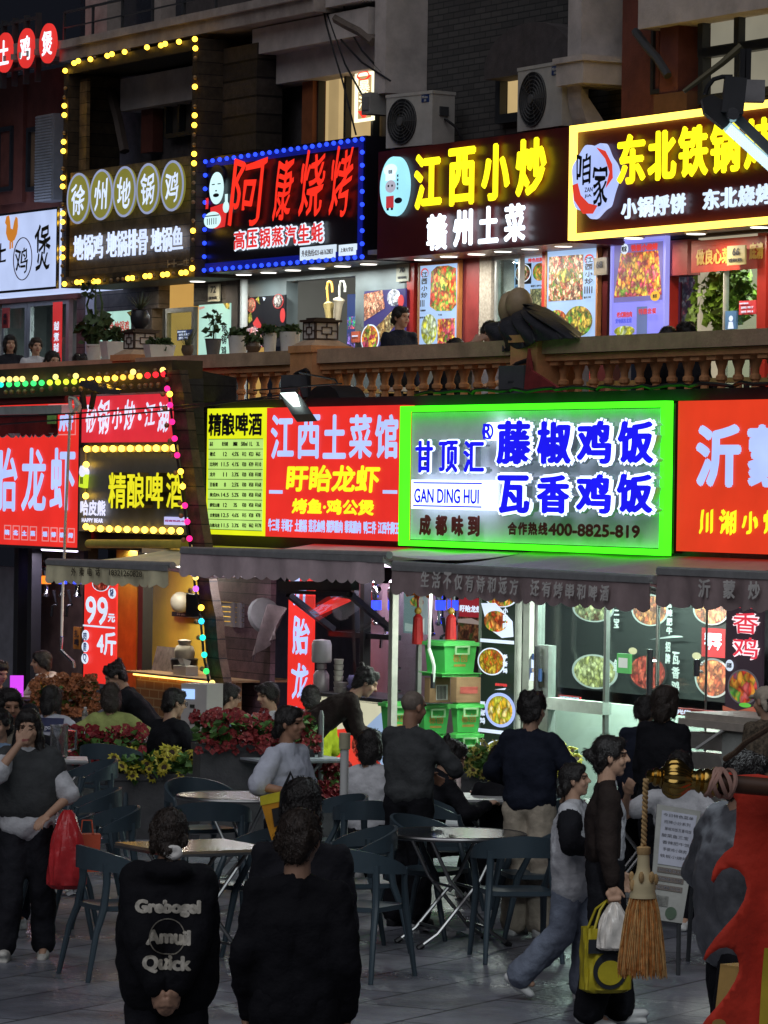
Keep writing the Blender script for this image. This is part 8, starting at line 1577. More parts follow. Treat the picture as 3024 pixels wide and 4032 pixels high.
# woman in the vest
i=person('woman in a dark hooded vest covering her mouth, red bag on her arm',P('G',225,75),26.7,268,head=(0,.10),arms={1:((.045,.20,1.475),(.75,-.2,-1),(0,-1,.2),.25),-1:((-.16,.20,1.0),(-.7,-.4,-.5),(0,0,-1),.5)},top=(C_WHITE,'elbow',.05,-.10),bottom=(C_BLK2,.030),shoes=mat('sneaker_white',(.55,.53,.48),.6,bump=.3),hair=('long',hairb),female=True,vox=.0062,legs={1:(Vector((.10,.06,.49)),Vector((.13,.10,.085))),-1:(Vector((-.10,-.02,.49)),Vector((-.11,-.12,.085)))})
torso(i,'vest',C_GREY,.062,.05,sleeve=.22)
g=MB(); Nk=i['Nk']; g.caps(Nk+Vector((-.09,-.05,-.02)),Nk+Vector((.09,-.05,-.02)),.055,.055,12,3); g.caps(Nk+Vector((-.10,-.02,-.03)),Nk+Vector((-.07,.07,-.10)),.038,.03,10,3); g.caps(Nk+Vector((.10,-.02,-.03)),Nk+Vector((.07,.07,-.10)),.038,.03,10,3); remesh_obj('vest_hood',g,C_GREY,i['e'],.014,3)
PW1=i
def bag(label,pt_top,w_,h,m,d=.16,pos=None,rz=0,print_=None,gather=True):
    t=G('carrier_bag',label,'bag',pos,rz); mb=MB()
    def f(a,j):
        an=2*math.pi*a; k=math.sin(min(1,j*1.25)*math.pi/2)**.7 if gather else 1; 
        rx=w_/2*(.16+.84*k) if gather else w_/2*(.96+.04*j); ry=d/2*(.16+.84*k) if gather else d/2
        if j>.97: rx*=.72; ry*=.72
        e=4 if not gather else 2.4
        cx=abs(math.cos(an))**(2/e)*(1 if math.cos(an)>0 else -1); sy=abs(math.sin(an))**(2/e)*(1 if math.sin(an)>0 else -1)
        wr=.006*math.sin(7*an+9*j)+.004*math.sin(13*an-5*j); return Vector((rx*cx+wr,ry*sy+wr,-h*j))
    mb.grid(f,48,18,True); t.part('bag_body',mb,m); return t
hp_=i['w'](i['arm'][-1][2]); bag('crumpled red plastic carrier bag hanging from the vest woman arm',None,.24,.50,mat('bag_red',(.50,.03,.035),.3,var=.25,bump=.5,bscale=9,scale=3),.2,(hp_.x+.13,hp_.y-.05,hp_.z+.04),R(8))
t=G('shopping_bag','small orange red paper bag behind the red carrier bag','bag',(hp_.x+.24,hp_.y+.08,hp_.z-.36),R(10)); mb=MB(); mb.hexa([(-.08,-.05,0),(.08,-.05,0),(.08,.05,0),(-.08,.05,0)],[(-.09,-.055,.24),(.09,-.055,.24),(.09,.055,.24),(-.09,.055,.24)]); t.part('bag_body',mb,mat('bag_orange_red',(.55,.09,.04),.5)); mb=MB(); mb.tube([(-.04,-.056,.24),(-.03,-.056,.33),(.03,-.056,.33),(.04,-.056,.24)],.006,5); t.part('handle',mb,mat('bag_orange_red',(.55,.09,.04),.5))
person('man in a dark jacket and beige shirt walking behind the vest woman',P('7',130,465),28.6,280,head=(.1,.12),top=([C_BLK2,C_BEIGE],'long',.025,-.06),bottom=(C_NAVY,.02),inner=lambda d:(lambda c:((np.abs(c[:,0])<.055)&(c[:,1]>.04)).astype(int)),hair=('short',hairb),sk=skin2)
person('person in pale denim almost outside the left edge of the photo',P('7',-10,700),28.4,250,top=(C_DENIM,'long',.02,-.05),hair=('short',hairb),ztop=None)
person('person in a dark cap seated behind the vest woman shoulder',P('7',345,600),36,270,'sit',top=(C_BLK,'long',.02,-.03),hair=('cap',C_BLK),ztop=None,head=(0,.35))
i=person('person in a pale sweatshirt with a dark printed band across the back',P('7',632,395),38.5,78,'sit',lean=.10,head=(-.5,.15),arms={1:((.42,.28,.76),(.8,-.2,-.6),(0,0,-1),.3),-1:((-.10,.38,.72),(-.7,-.3,-.6),(0,0,-1),.3)},top=(fabric('pale_lilac',(.45,.45,.52)),'long',.03,-.03),bottom=(C_JEAN,.02),hair=('bob',hairb),female=True); PP5=i
i=person('young man in a pale pink hoodie leaning on his table, looking left',P('7',478,-12),44.3,215,'sit',lean=.22,head=(-.5,-.05),arms={1:((.10,.40,.72),(.8,0,-.8),(0,0,-1),.3),-1:((-.12,.42,.72),(-.8,0,-.8),(0,0,-1),.3)},top=(C_PINK,'long',.04,-.05),bottom=(C_JEAN,.02),hair=('mop',hairb),hood=True)
person('dark haired person at the far left edge lit by a magenta phone',P('7',20,110),43.5,300,'sit',top=(C_BLK,'long',.03,-.03),hair=('fluffy',hairb),head=(.2,.3))
p=atd(P('7',195,430),43.2); gsingle('mobile_phone','phone glowing magenta in the far left diner hands','phone',MB().box(-.07,.07,-.006,.006,-.10,.12),emit('phone_magenta',(.62,.06,.80),1.2),p,R(15))
person('man in black bending far forward over the table beside the orange kiosk',P('7',1270,170),39.6,178,'sit',lean=.62,head=(.1,.25),arms={1:((.12,.62,.55),(.9,0,-.6),(0,0,-1),.3),-1:((-.16,.66,.50),(-.9,0,-.6),(0,0,-1),.3)},top=(C_BLK,'long',.05,-.03),hair=('fluffy',hairb),seat=.62)
person('woman in a sage green sweater seen from behind on a chair',P('7',1300,365),38.5,92,'sit',lean=.08,head=(0,.15),arms={1:((.30,.18,.62),(.9,-.3,-.5),(-.5,0,-1),.3),-1:((-.30,.18,.62),(-.9,-.3,-.5),(.5,0,-1),.3)},top=(C_GREEN,'long',.055,-.08),bottom=(C_BEIGE,.02),hair=('bob',hairbr),female=True)
i=person('heavy man in black with glasses seated sideways, facing right',P('8',500,258),37.4,35,'sit',lean=.16,head=(-.15,.12),arms={1:((.20,.40,.66),(.8,-.2,-.6),(0,0,-1),.3),-1:((-.16,.42,.66),(-.8,-.2,-.6),(0,0,-1),.3)},top=(C_BLK,'long',.075,-.06),bottom=(C_BLK,.02),hair=('short',hairb),scale=1.04); glasses(i)
i=person('woman with a long ponytail in a denim blue shirt looking right',P('8',1045,215),38.7,20,'sit',lean=.12,head=(0,.15),top=(C_DENIM,'long',.035,-.05),bottom=(C_JEAN,.015),hair=('pony',hairb),female=True); glasses(i)
i=person('young man with a thick fringe in a white shirt holding up a phone',P('8',1375,205),38.9,222,'sit',lean=.12,head=(-.2,.12),arms={1:((.18,.36,.86),(.8,-.2,-.8),(0,-.6,.6),.5),-1:((-.06,.40,.80),(-.8,-.2,-.8),(0,-.5,.6),.5)},top=(C_WHITE,'long',.02,-.05),bottom=(C_BLK,.02),hair=('mop',hairb),vox=.008)
wp=i['w'](i['arm'][1][2]+Vector((-.02,.07,.06))); t=G('mobile_phone','pale phone in a clear case held up by the fringed young man','phone',wp,R(200)); mb=MB(); mb.box(-.036,.036,-.004,.004,-.075,.075); mb.xf(Matrix.Rotation(R(-30),4,'X')); t.part('phone_body',mb,mat('phone_pale',(.55,.53,.52),.3)); mb=MB(); mb.box(-.032,-.006,-.007,-.0045,.03,.07); mb.xf(Matrix.Rotation(R(-30),4,'X')); t.part('camera_bump',mb,dgrey)
person('person in a lime yellow jacket seated with back to camera before the red column',P('A',735,40),38,92,'sit',lean=.05,head=(-.1,.15),top=(C_LIME,'long',.05,-.05),bottom=(C_BLK,.02),hair=('short',hairb))
i=person('man in dark brown stooping low to the right by the counter',P('A',1400,66),36.2,12,'stand',lean=.95,head=(-.1,.05),scale=1.02,arms={1:((.10,.62,.82),(.3,-.6,.3),(-1,0,0),.5),-1:((-.16,.66,.86),(-.3,-.6,.3),(1,0,0),.5)},top=(C_BROWN,'long',.05,-.04),bottom=(C_BLK,.025),hair=('fluffy',hairb))
i=person('woman in a pale striped blouse clutching a yellow bag at her side',P('A',515,292),27.7,322,head=(.28,.02),arms={1:((.22,.24,1.12),(1,-.6,-.6),(-.6,0,-1),.7),-1:((-.26,.05,.90),(-.7,-.6,0),(1,0,0),.5)},top=(mat('blouse_striped',(.50,.52,.60),.8,var=.1,bump=.2),'elbow',.045,-.10),bottom=(C_NAVY,.025),hair=('lowbun',hairb),female=True,vox=.008,sk=skin2,shoes=black); PB=i
hp_=i['w'](i['arm'][1][2]); t=G('tote_bag','yellow and black tote bag with a dark strap held by the woman in stripes','bag',(hp_.x-.02,hp_.y-.10,hp_.z-.02),R(-12)); mb=MB(); mb.hexa([(-.02,-.05,-.55),(.14,-.05,-.55),(.14,.05,-.55),(-.02,.05,-.55)],[(-.17,-.07,-.06),(.17,-.07,.02),(.17,.07,.02),(-.17,.07,-.06)]); t.part('bag_body',mb,mat('tote_yellow',(.62,.27,.02),.45,bump=.3,bscale=10)); mb=MB(); mb.hexa([(-.175,-.075,-.06),(.175,-.075,.02),(.175,.075,.02),(-.175,.075,-.06)],[(-.18,-.075,.0),(.18,-.075,.09),(.18,.075,.09),(-.18,.075,.0)]); t.part('trim',mb,mat('tote_lemon',(.62,.52,.03),.45)); mb=MB(); mb.tube([(-.04,-.078,-.12),(-.03,-.082,.03),(.02,-.06,.16),(.06,-.04,.05)],.014,6); mb.hexa([(-.08,-.078,-.20),(.12,-.078,-.07),(.12,-.074,-.07),(-.08,-.074,-.20)],[(-.10,-.078,-.08),(.13,-.078,-.02),(.13,-.074,-.02),(-.10,-.074,-.08)]); t.part('strap',mb,black)
person('diner in a white sleeveless top and black trousers seen from behind',P('A',1400,512),32.1,80,'sit',lean=.06,head=(-.25,.10),arms={1:((.20,.30,.78),(1,-.4,-.6),(0,0,-1),.3)},top=(C_WHITE,'none',.035,-.03),bottom=(C_BLK,.03),hair=('bob',hairb),female=True)
person('man with a shaved head in a charcoal long sleeved shirt standing with back turned',P('B',715,135),29.1,58,head=(-.35,.15),arms={1:((.20,.30,1.10),(1,-.3,-.6),(-1,0,0),.6),-1:((-.06,.32,1.06),(-1,-.3,-.6),(0,-1,0),.5)},top=(C_GREY,'long',.055,-.04),bottom=(C_BLK,.035),hair=('buzz',hairgrey),sk=skin2,shoes=black,vox=.008)
person('young man with curly hair in a black hoodie eating, facing right',P('B',1100,512),31.0,15,'sit',lean=.32,head=(-.05,.35),arms={1:((.16,.46,.72),(.8,-.3,-.7),(0,0,-1),.7),-1:((-.14,.46,.72),(-.8,-.3,-.7),(0,0,-1),.6)},top=(C_BLK,'long',.05,-.06),bottom=(C_BLK2,.025),hair=('fluffy',hairb),hood=True,vox=.008)
person('man with curly hair, black jacket and beige trousers standing by the white table',P('C',515,168),28.6,62,head=(-.1,.12),arms={-1:((-.18,.22,1.02),(-1,-.4,-.4),(1,0,0),.5),1:((.20,.20,1.0),(1,-.4,-.4),(-1,0,0),.5)},top=(C_NAVY,'long',.06,-.06),bottom=(C_BEIGE,.04),hair=('fluffy',hairb))
person('dark haired diner bent low behind the drink bottle, facing away',P('C',165,650),31.6,100,'sit',lean=.2,top=(C_BLK,'long',.03,-.03),hair=('short',hairb),head=(0,.3))
person('woman with loose tied back hair in a black sweater facing the lit sign',P('D',400,100),30.2,62,head=(-.35,.1),top=(C_BLK,'long',.05,-.05),bottom=(C_BLK,.03),hair=('bob',hairbr),female=True)
person('man in a navy shirt half hidden behind the woman in black',P('D',210,190),31.4,70,head=(0,.2),top=(C_NAVY,'long',.045,-.06),bottom=(C_BLK,.025),hair=('short',hairb))
i=person('diner in a white printed shirt behind the brass finial, one hand raised',P('D',505,682),29.4,255,'sit',lean=.10,head=(.1,.35),arms={1:((.34,.24,.92),(.9,-.3,-.8),(-.2,-1,.2),.5),-1:((-.12,.36,.70),(-.9,0,-.6),(0,0,-1),.4)},top=(C_WHITE,'short',.035,-.04),hair=('short',hairb)); PT_=i
person('woman in a leopard print top and beige cap at the right edge',P('D',1290,98),30.6,120,head=(.2,.1),top=(mat('leopard_cloth',(.10,.075,.05),.8,var=.8,scale=45),'long',.05,-.06),bottom=(C_BLK,.03),hair=('cap',C_BEIGE),female=True)
i=person('girl in a heather grey varsity jacket with black sleeves walking to the right',P('C',900,882),25.0,348,head=(.1,-.12),arms={1:((.20,.26,1.12),(1,-.5,-.6),(-1,0,0),.5),-1:((-.16,.20,1.05),(-1,-.5,-.6),(1,0,0),.5)},top=([C_HG,C_BLK],'long',.095,-.19),inner=lambda d:(lambda c:np.isin(np.arange(len(c)),np.where(np.minimum.reduce([np.min([np.linalg.norm(c-np.array(d['arm'][s][0].lerp(d['arm'][s][1],k)),axis=1) for k in (.35,.5,.65,.8,1)]+[np.linalg.norm(c-np.array(d['arm'][s][1].lerp(d['arm'][s][2],k)),axis=1) for k in (.2,.4,.6,.8,1)],axis=0) for s in (1,-1)])+.2*((np.abs(c[:,0])<.15)&(c[:,1]<.15))<.105)[0]).astype(int)),bottom=(C_JEAN,.045),hair=('lowbun',hairb),female=True,vox=.008,legs={1:(Vector((.10,-.05,.49)),Vector((.11,-.36,.17))),-1:(Vector((-.09,.10,.49)),Vector((-.10,.08,.085))),'toe1':(0,.8,-.6)})
i=person('woman with a bun in a dark brown jacket and black trousers carrying bags',P('C',1275,612),23.9,2,head=(.0,.0),arms={1:((.26,.02,.84),(.4,-1,0),(-1,0,0),1.2),-1:((-.22,.10,.88),(-.4,-1,0),(1,0,0),.6)},top=([C_BROWN,C_WHITE],'long',.05,.02),inner=lambda d:(lambda c:((c[:,1]>.055)&(np.abs(c[:,0])<.15)&(c[:,2]<1.36)|((c[:,1]>.05)&(np.abs(c[:,0])<.04)&(c[:,2]<1.45))).astype(int)),bottom=(C_BLK,.045),hair=('bun',hairb),female=True,vox=.006,legs={1:(Vector((.10,.0,.49)),Vector((.11,-.10,.085))),-1:(Vector((-.10,.06,.49)),Vector((-.10,.10,.085)))}); PW27=i
hw=i['w'](i['arm'][1][2]+Vector((0,0,-.09)))
t=bag('white plastic carrier bag knotted at the hand of the woman in brown',None,.20,.27,mat('bag_white_film',(.60,.55,.50),.35,var=.25,bump=.5,bscale=10),.13,(hw.x+.01,hw.y-.06,hw.z+.0),R(20))
t=bag('yellow shopping bag with a black printed panel carried below the white bag',None,.29,.37,mat('bag_yellow',(.40,.32,.015),.5,var=.2,bump=.3,bscale=9),.16,(hw.x-.03,hw.y+.02,hw.z-.15),R(14),gather=False)
mb=MB(); mb.prism([(.10*math.cos(a)*(1.0),-.24+.105*math.sin(a)) for a in [2*math.pi*k/24 for k in range(24)]],-.104,-.099); mb.box(-.13,.13,-.104,-.099,-.14,-.10); mb.box(-.13,-.06,-.105,-.0985,-.12,-.06); mb.box(.06,.13,-.105,-.0985,-.12,-.06); 
for k in range(len(mb.v)): a,b,c=mb.v[k]; mb.v[k]=(a,b+.012,c)
t.part('print',mb,mat('bag_print_black',(.012,.014,.018),.6)); mb=MB(); mb.prism([(.075*math.cos(a),-.25+.07*math.sin(a)) for a in [2*math.pi*k/24 for k in range(24)]],-.096,-.092); t.part('print_centre',mb,mat('bag_yellow',(.40,.32,.015),.5)); mb=MB(); 
for s_ in (-1,1): mb.tube([(-.09,.06*s_,-.01),(-.05,.04*s_,.10),(0,.0,.15),(.05,.04*s_,.10),(.09,.06*s_,-.01)],.008,6)
t.part('handle',mb,mat('bag_yellow',(.40,.32,.015),.5))
# foreground pair and girl with scrunchie
i=person('woman in a black printed hoodie with a white scrunchie, hands clasped behind her',P('j',1010,388),18.6,92,head=(-.02,.12),arms={1:((.04,-.24,.86),(1,-.15,0),(-.6,.6,0),.8),-1:((-.03,-.27,.80),(-1,-.15,0),(.6,.6,0),.8)},top=(C_BLK,'long',.13,-.12),bottom=(C_BLK2,.04),hair=('topknot',hairbr),female=True,vox=.005,hood=True,shoes=black); PH=i
H=i['H']; mb=MB(); rng=random.Random(9)
for k in range(16): a=2*math.pi*k/16; mb.sphere(H(.030*math.cos(a)+.022,-.108,-.085+.020*math.sin(a)),(.018,.018,.018),8,6)
remesh_obj('scrunchie',mb,mat('scrunchie_white',(.85,.83,.78),.8),i['e'],.007,1,.006,.02)
person('tall dark haired man standing just behind the nearest man in black',P('k',285,208),18.7,95,head=(0,.10),top=(C_BLK2,'long',.03,-.08),bottom=(C_BLK,.03),hair=('short',hairb),vox=.008,shoes=black)
i=person('nearest man in a plain black jacket with back to camera in the middle foreground',P('k',280,392),17.2,88,head=(-.22,.10),arms={1:((.205,.06,.86),(.4,-1,0),(-1,0,0),.4),-1:((-.205,.06,.86),(-.4,-1,0),(1,0,0),.4)},top=(C_BLK,'long',.03,-.16),bottom=(C_BLK,.03),hair=('short',hairbr),vox=.008,shoes=black)
person('person in a shiny grey coat and dark trousers half hidden behind the red flag',(2960,2965),20.0,25,head=(-.2,.15),arms={1:((.20,.16,1.0),(1,-.6,0),(-1,0,0),.5),-1:((-.22,.14,.98),(-1,-.6,0),(1,0,0),.5)},top=(mat('coat_grey',(.11,.113,.125),.35,var=.6,scale=4,bump=.4,bscale=10),'long',.15,-.12),bottom=(C_BLK,.06),hair=('short',hairb),legs={1:(Vector((.12,-.06,.49)),Vector((.13,-.30,.12))),-1:(Vector((-.11,.06,.49)),Vector((-.12,.12,.085)))},shoes=black)
# people on the terrace
def dv(c,x,y,v): d=ray(P(c,x,y)); return v/d.dot(N)*d.y
for lab,c,x,y,v,fc,po,kw in (
 ('man in a dark patched shirt standing on the terrace looking right','3',45,545,VT+1.5,300,'stand',dict(hair=('short',hairb),top=(C_NAVY,'long',.03,-.05),head=(.25,0))),
 ('dark haired diner whose hair just shows over the balustrade left of the parasol','3',505,808,VT+.9,120,'sit',dict(hair=('short',hairb))),
 ('man on the terrace with one hand raised to his forehead','3',810,655,VT+.8,240,'sit',dict(hair=('short',hairb),top=(C_WHITE,'short',.03,-.05),arms={1:((.10,.16,1.14),(1,.2,-.8),(0,-1,0),.4)},head=(.5,.2))),
 ('left one of two diners whose heads show before the red wall','4',800,838,VT+.8,95,'sit',dict(hair=('short',hairb))),
 ('right one of two diners whose heads show before the red wall','4',955,806,VT+.8,95,'sit',dict(hair=('fluffy',hairb))),
 ('woman with chin length hair on the terrace at the far left','1',88,592,VT+.8,285,'stand',dict(hair=('bob',hairb),female=True,top=(C_BLK2,'long',.04,-.05))),
 ('man in a pale jacket on the terrace right of the chin length haired woman','1',312,615,VT+.9,290,'stand',dict(hair=('short',hairbr),top=(C_HG,'long',.03,-.05))),
 ('seated diner with dark hair on the terrace below the round red ornament','1',455,722,VT+.7,300,'sit',dict(hair=('short',hairb))),
 ('seated diner behind the flower pots beside the red vertical strip','1',692,750,VT+.7,95,'sit',dict(hair=('fluffy',hairb)))):
    person(lab,P(c,x,y),dv(c,x,y,v),fc,po,base=FLOOR,vox=.0105,**kw)
flush_queue()
for k_,i_ in enumerate(PEOPLE): strands(i_,900 if k_>24 else 600,k_)
# prints on clothes: lettering laid onto the cloth
from mathutils.bvhtree import BVHTree
def print_on(i,draw,m,name='print',side=-1,child='top'):
    ch=[o for o in i['e'].children if o.name.startswith(child)][0]; me=ch.data; bv=BVHTree.FromPolygons([v.co for v in me.vertices],[tuple(p.vertices) for p in me.polygons])
    mb=MB(); draw(mb); C0=i['Cv']; rt,up,fw=i['rt'],i['up'],i['fw']; nv=[]
    for a,b,c in mb.v:
        o=C0+rt*(a*(-1 if False else 1)*(1 if side<0 else -1))+up*c+fw*side*1.0; h=bv.ray_cast(o,-fw*side)
        q=h[0] if h[0] is not None else C0+fw*side*.2; nv.append(tuple(q+fw*side*(.005-b*1.0)))
    mb.v=nv; return mb.obj(name,m,ch)
def sub(mb,st,x0,x1,z0,z1,b=.0,lay=0.0,**k):
    n=len(mb.v); mb.text(st,x0,x1,z0,z1,0,b,**k); 
    for q in range(n,len(mb.v)): a,_,c=mb.v[q]; mb.v[q]=(a,-lay,c)
def band(mb):
    mb.grid(lambda a,j:Vector((-.16+.32*a,0,.075+.13*j)),12,4)
print_on(PP5,band,mat('print_navy',(.03,.035,.09),.8))
print_on(PP5,lambda mb:sub(mb,'patagonia',-.145,.145,.085,.135,.006,.004),mat('print_pale',(.45,.45,.52),.8),'print_lettering')
SIL=mat('foil_silver',(.46,.43,.36),.35,var=.5,scale=18)
def foil(mb):
    sub(mb,'Grebogel',-.155,.155,.015,.095,.018); sub(mb,'Amuil',-.10,.11,-.11,-.04,.016); sub(mb,'Quick',-.115,.115,-.235,-.155,.016)
    n=len(mb.v); mb.ring(0,-.075,.085,.085,.005,0,.0005); 
    for q in range(n,len(mb.v)): a,_,c=mb.v[q]; mb.v[q]=(a,0,c)
print_on(PH,foil,SIL)
brass=mat('brass',(.55,.36,.10),.22,metal=1.0,var=.25,scale=10); 
DF=12.0
def pd(c,x,y,d=DF): return atd(P(c,x,y),d)
A_=pd('D',195,930); B_=pd('D',790,985); ax=(B_-A_).normalized(); Lf=(B_-A_).length
t=G('flag_finial','gold ribbed finial on the end of the horizontal flag pole','finial',A_,0)
z_=ax; x_=Vector((0,0,1)).cross(z_).normalized(); y_=z_.cross(x_); FM=Matrix((x_,y_,z_)).transposed()
rB=.075; 
SC=lambda pr:[(r*.80,z*.54) for r,z in pr]
mb=MB(); mb.lathe(SC([(.004,0),(.018,.006),(.026,.02),(.022,.035),(.030,.04),(.036,.055),(.030,.07),(.034,.075),(.040,.085)]),(0,0,0),24,FM); t.part('tip_beads',mb,brass)
mb=MB(); prof=SC([(.034,.084),(.058,.098),(.072,.125),(.076,.155),(.070,.185),(.056,.21),(.042,.23),(.036,.245)]); n=64; vs=[]
for r,z in prof:
    for j in range(n):
        a=2*math.pi*j/n; k=1-.10*abs(math.cos(6*a))**4; q=FM@Vector((r*k*math.cos(a),r*k*math.sin(a),z)); vs.append(q)
mb.add(vs,[(i*n+j,i*n+(j+1)%n,(i+1)*n+(j+1)%n,(i+1)*n+j) for i in range(len(prof)-1) for j in range(n)],True); t.part('ribbed_bulb',mb,brass)
mb=MB(); mb.lathe(SC([(.036,.244),(.034,.265),(.040,.275),(.046,.29),(.038,.30),(.046,.31),(.048,.325),(.044,.34)])+[(.035,Lf),(.042,Lf+.005),(.042,Lf+.02),(.03,Lf+.022)],(0,0,0),28,FM); t.part('socket',mb,brass)
t=G('flag_pole','dark horizontal pole running out of frame behind the red flag','pole',B_,0); mb=MB(); mb.tube([FM@Vector((0,0,.02)),FM@Vector((0,0,.9))],.026,12); t.part('pole',mb,mat('pole_wood',(.10,.05,.03),.5)); mb=MB(); rng=random.Random(1)
for k in range(6): mb.tube([FM@Vector((.040*math.cos(a),.040*math.sin(a),.01+.008*k+.02*math.sin(a+k))) for a in [2*math.pi*j/14 for j in range(15)]],.007,6)
t.part('pink_cord',mb,mat('cord_pink',(.50,.30,.24),.8))
# cord to the upper right and twisted cord with tassel
cm=mat('cord_straw',(.55,.36,.16),.8,var=.4,scale=40)
cb=MB(); a=pd('D',930,770); b=pd('D',1120,620,11.8); c=pd('D',1600,330,11.2); cb.tube([a,a.lerp(b,.5)+Vector((0,0,-.006)),b,c],.0085,8); o=cb.obj('hanging_rope',mat('rope_brown',(.20,.13,.08),.85,bump=.6,bscale=120)); tag(o,'brown rope running from the flag pole up to the right edge','rope')
a=pd('D',195,960,11.9); b=pd('D',175,1580,11.9)
t=G('tassel','straw coloured tassel on a twisted cord hanging from the finial','tassel',a,0); mb=MB()
for ph in (0,math.pi): mb.tube([(b-a)*(k/60)+Vector((.0045*math.cos(k*.75+ph),.0045*math.sin(k*.75+ph),0)) for k in range(61)],.0048,7)
t.part('cord',mb,cm); o_=b-a
mmz=.42502*DF/FL   # metres per zoom pixel of frame D
sc2=.35202*DF/FL
mb=MB(); zz=lambda y:-(y)*sc2
mb.lathe([(.012,0),(.020,-.004),(.020,-.020),(.016,-.026)],o_,18); t.part('knot',mb,cm)
prof=[(.017,0),(.018,-.03),(.021,-.05),(.033,-.075),(.037,-.092),(.035,-.105),(.038,-.115),(.039,-.124)]
mb=MB(); mb.lathe([(r,z-.024) for r,z in prof],o_,24); t.part('head',mb,mat('tassel_cream',(.72,.61,.36),.6,var=.12))
mb=MB(); 
for k in range(7): an=k*.9; mb.sphere(o_+Vector((.036*math.cos(an),.036*math.sin(an),-.095-.016*math.sin(k*2))),(.008,.008,.017),8,6)
t.part('braid',mb,cm)
for layer,(mt_,nn,s_) in enumerate(((mat('fringe_brown',(.62,.24,.06),.8,var=.4,scale=60),420,3),(mat('fringe_straw',(.85,.50,.20),.8,var=.3,scale=60),210,4))):
    mb=MB(); rng=random.Random(s_)
    for k in range(nn):
        an=rng.random()*2*math.pi; rr=(.028+.010*rng.random()); Lq=.222+rng.uniform(-.022,.010); r1=.070*(.35+.65*math.sqrt(rng.random())) if layer==0 else .070*(.82+.2*rng.random()); p0=o_+Vector((rr*math.cos(an),rr*math.sin(an)*.8,-.146)); ph=rng.random()*6; pts=[]
        for j in range(7):
            f=j/6; r=rr+(r1-rr)*(f**.6); pts.append(o_+Vector((r*math.cos(an)+.003*math.sin(ph+5*f)*f,r*math.sin(an)*.8+.003*math.cos(ph+6*f),-.146-Lq*f)))
        mb.tube(pts,[.0013]*6+[.0009],4)
    t.part('fringe',mb,mt_)
# red flag with flame edge
DFg=12.1; edge=[('D',905,905),('D',930,890),('D',1000,905),('D',1060,930),('D',1160,920),('D',1240,915),('D',1327,930),('D',1700,930)]
outline=[P(*e) for e in edge]+[P('E',2500,2300),P('E',880,2200),P('E',905,2070),P('E',960,1985),P('E',1085,1850),P('E',1200,1720),P('E',1290,1590),P('E',1335,1490),P('E',1335,1400),P('E',1310,1310),P('E',1260,1245),P('E',1190,1215),P('E',1110,1225),P('E',1010,1290),P('E',950,1365),P('E',930,1350),P('E',965,1250),P('E',1060,1110),P('E',1180,970),P('E',1300,840),P('E',1390,690),P('E',1425,560),P('E',1400,440),P('E',1330,360),P('E',1240,330),P('E',1150,360),P('E',1090,430),P('E',1050,500),P('E',1020,470),P('E',1040,370),P('E',1090,270),P('E',1180,170),P('E',1280,100),P('E',1295,0),P('D',1040,1440),P('D',1045,1300),P('D',1045,1180),P('D',1000,1100),P('D',950,1040)]
pts=[atd(p,DFg) for p in outline]
# fine grid inside the outline so the cloth can ripple
poly2=[(p.x,p.z) for p in pts]
def inside(x,z):
    c=False; n=len(poly2)
    for i in range(n):
        x1,z1=poly2[i]; x2,z2=poly2[i-1]
        if (z1>z)!=(z2>z) and x<(x2-x1)*(z-z1)/(z2-z1)+x1: c=not c
    return c
import bmesh
def rip(x,z): return .030*math.sin(x*13+z*3)+.014*math.sin(x*29-z*7)+.010*math.sin(z*17+x*4)
from mathutils.geometry import delaunay_2d_cdt
bd=[]
for i in range(len(poly2)):
    p,q_=Vector(poly2[i]),Vector(poly2[(i+1)%len(poly2)]); k=max(1,int((q_-p).length/.014))
    bd+=[p.lerp(q_,j/k) for j in range(k)]
nb_=len(bd); xs=[p.x for p in bd]; zs=[p.y for p in bd]; gp=[]
x=min(xs)+.009
while x<max(xs):
    z=min(zs)+.007
    while z<max(zs):
        if inside(x,z) and min((p.x-x)**2+(p.y-z)**2 for p in bd)>6e-5: gp.append(Vector((x,z)))
        z+=.02
    x+=.02
ov,oe,of,_,_,_=delaunay_2d_cdt(bd+gp,[(i,(i+1)%nb_) for i in range(nb_)],[],1,1e-6)
bm=bmesh.new(); vv=[bm.verts.new((p.x,0,p.y)) for p in ov]
for f in of: bm.faces.new([vv[i] for i in f])
for v in bm.verts: v.co.y=DFg+rip(v.co.x,v.co.z)
bmesh.ops.recalc_face_normals(bm,faces=bm.faces[:])
ex=bmesh.ops.extrude_face_region(bm,geom=bm.faces[:]); 
for g_ in ex['geom']:
    if isinstance(g_,bmesh.types.BMVert): g_.co.y+=.004
c0=pts[0]
for v in bm.verts: v.co-=c0
me=bpy.data.meshes.new('red_flag'); bm.to_mesh(me); bm.free(); me.polygons.foreach_set('use_smooth',[True]*len(me.polygons)); me.materials.append(mat('flag_red',(.78,.05,.022),.75,var=.22,scale=5,bump=.5,bscale=14,sheen=.2))
RF=bpy.data.objects.new('red_flag',me); col.objects.link(RF); RF.location=c0; tag(RF,'red flag with a flame shaped edge hanging from the pole at the right edge','flag')
q0=pd('E',1635,1250,DFg-.06)-c0; q1=pd('E',2500,2300,DFg-.06)-c0; mb=MB(); mb.grid(lambda i,j:Vector((q0.x-.02*j+(q1.x-q0.x)*i,q0.y+rip(c0.x+q0.x+(q1.x-q0.x)*i,c0.z+q0.z+(q1.z-q0.z)*j),q0.z+(q1.z-q0.z)*j)),8,14,True,(0,.004,0)); mb.obj('yellow_stripe',mat('flag_yellow',(.52,.38,.02),.7),RF)
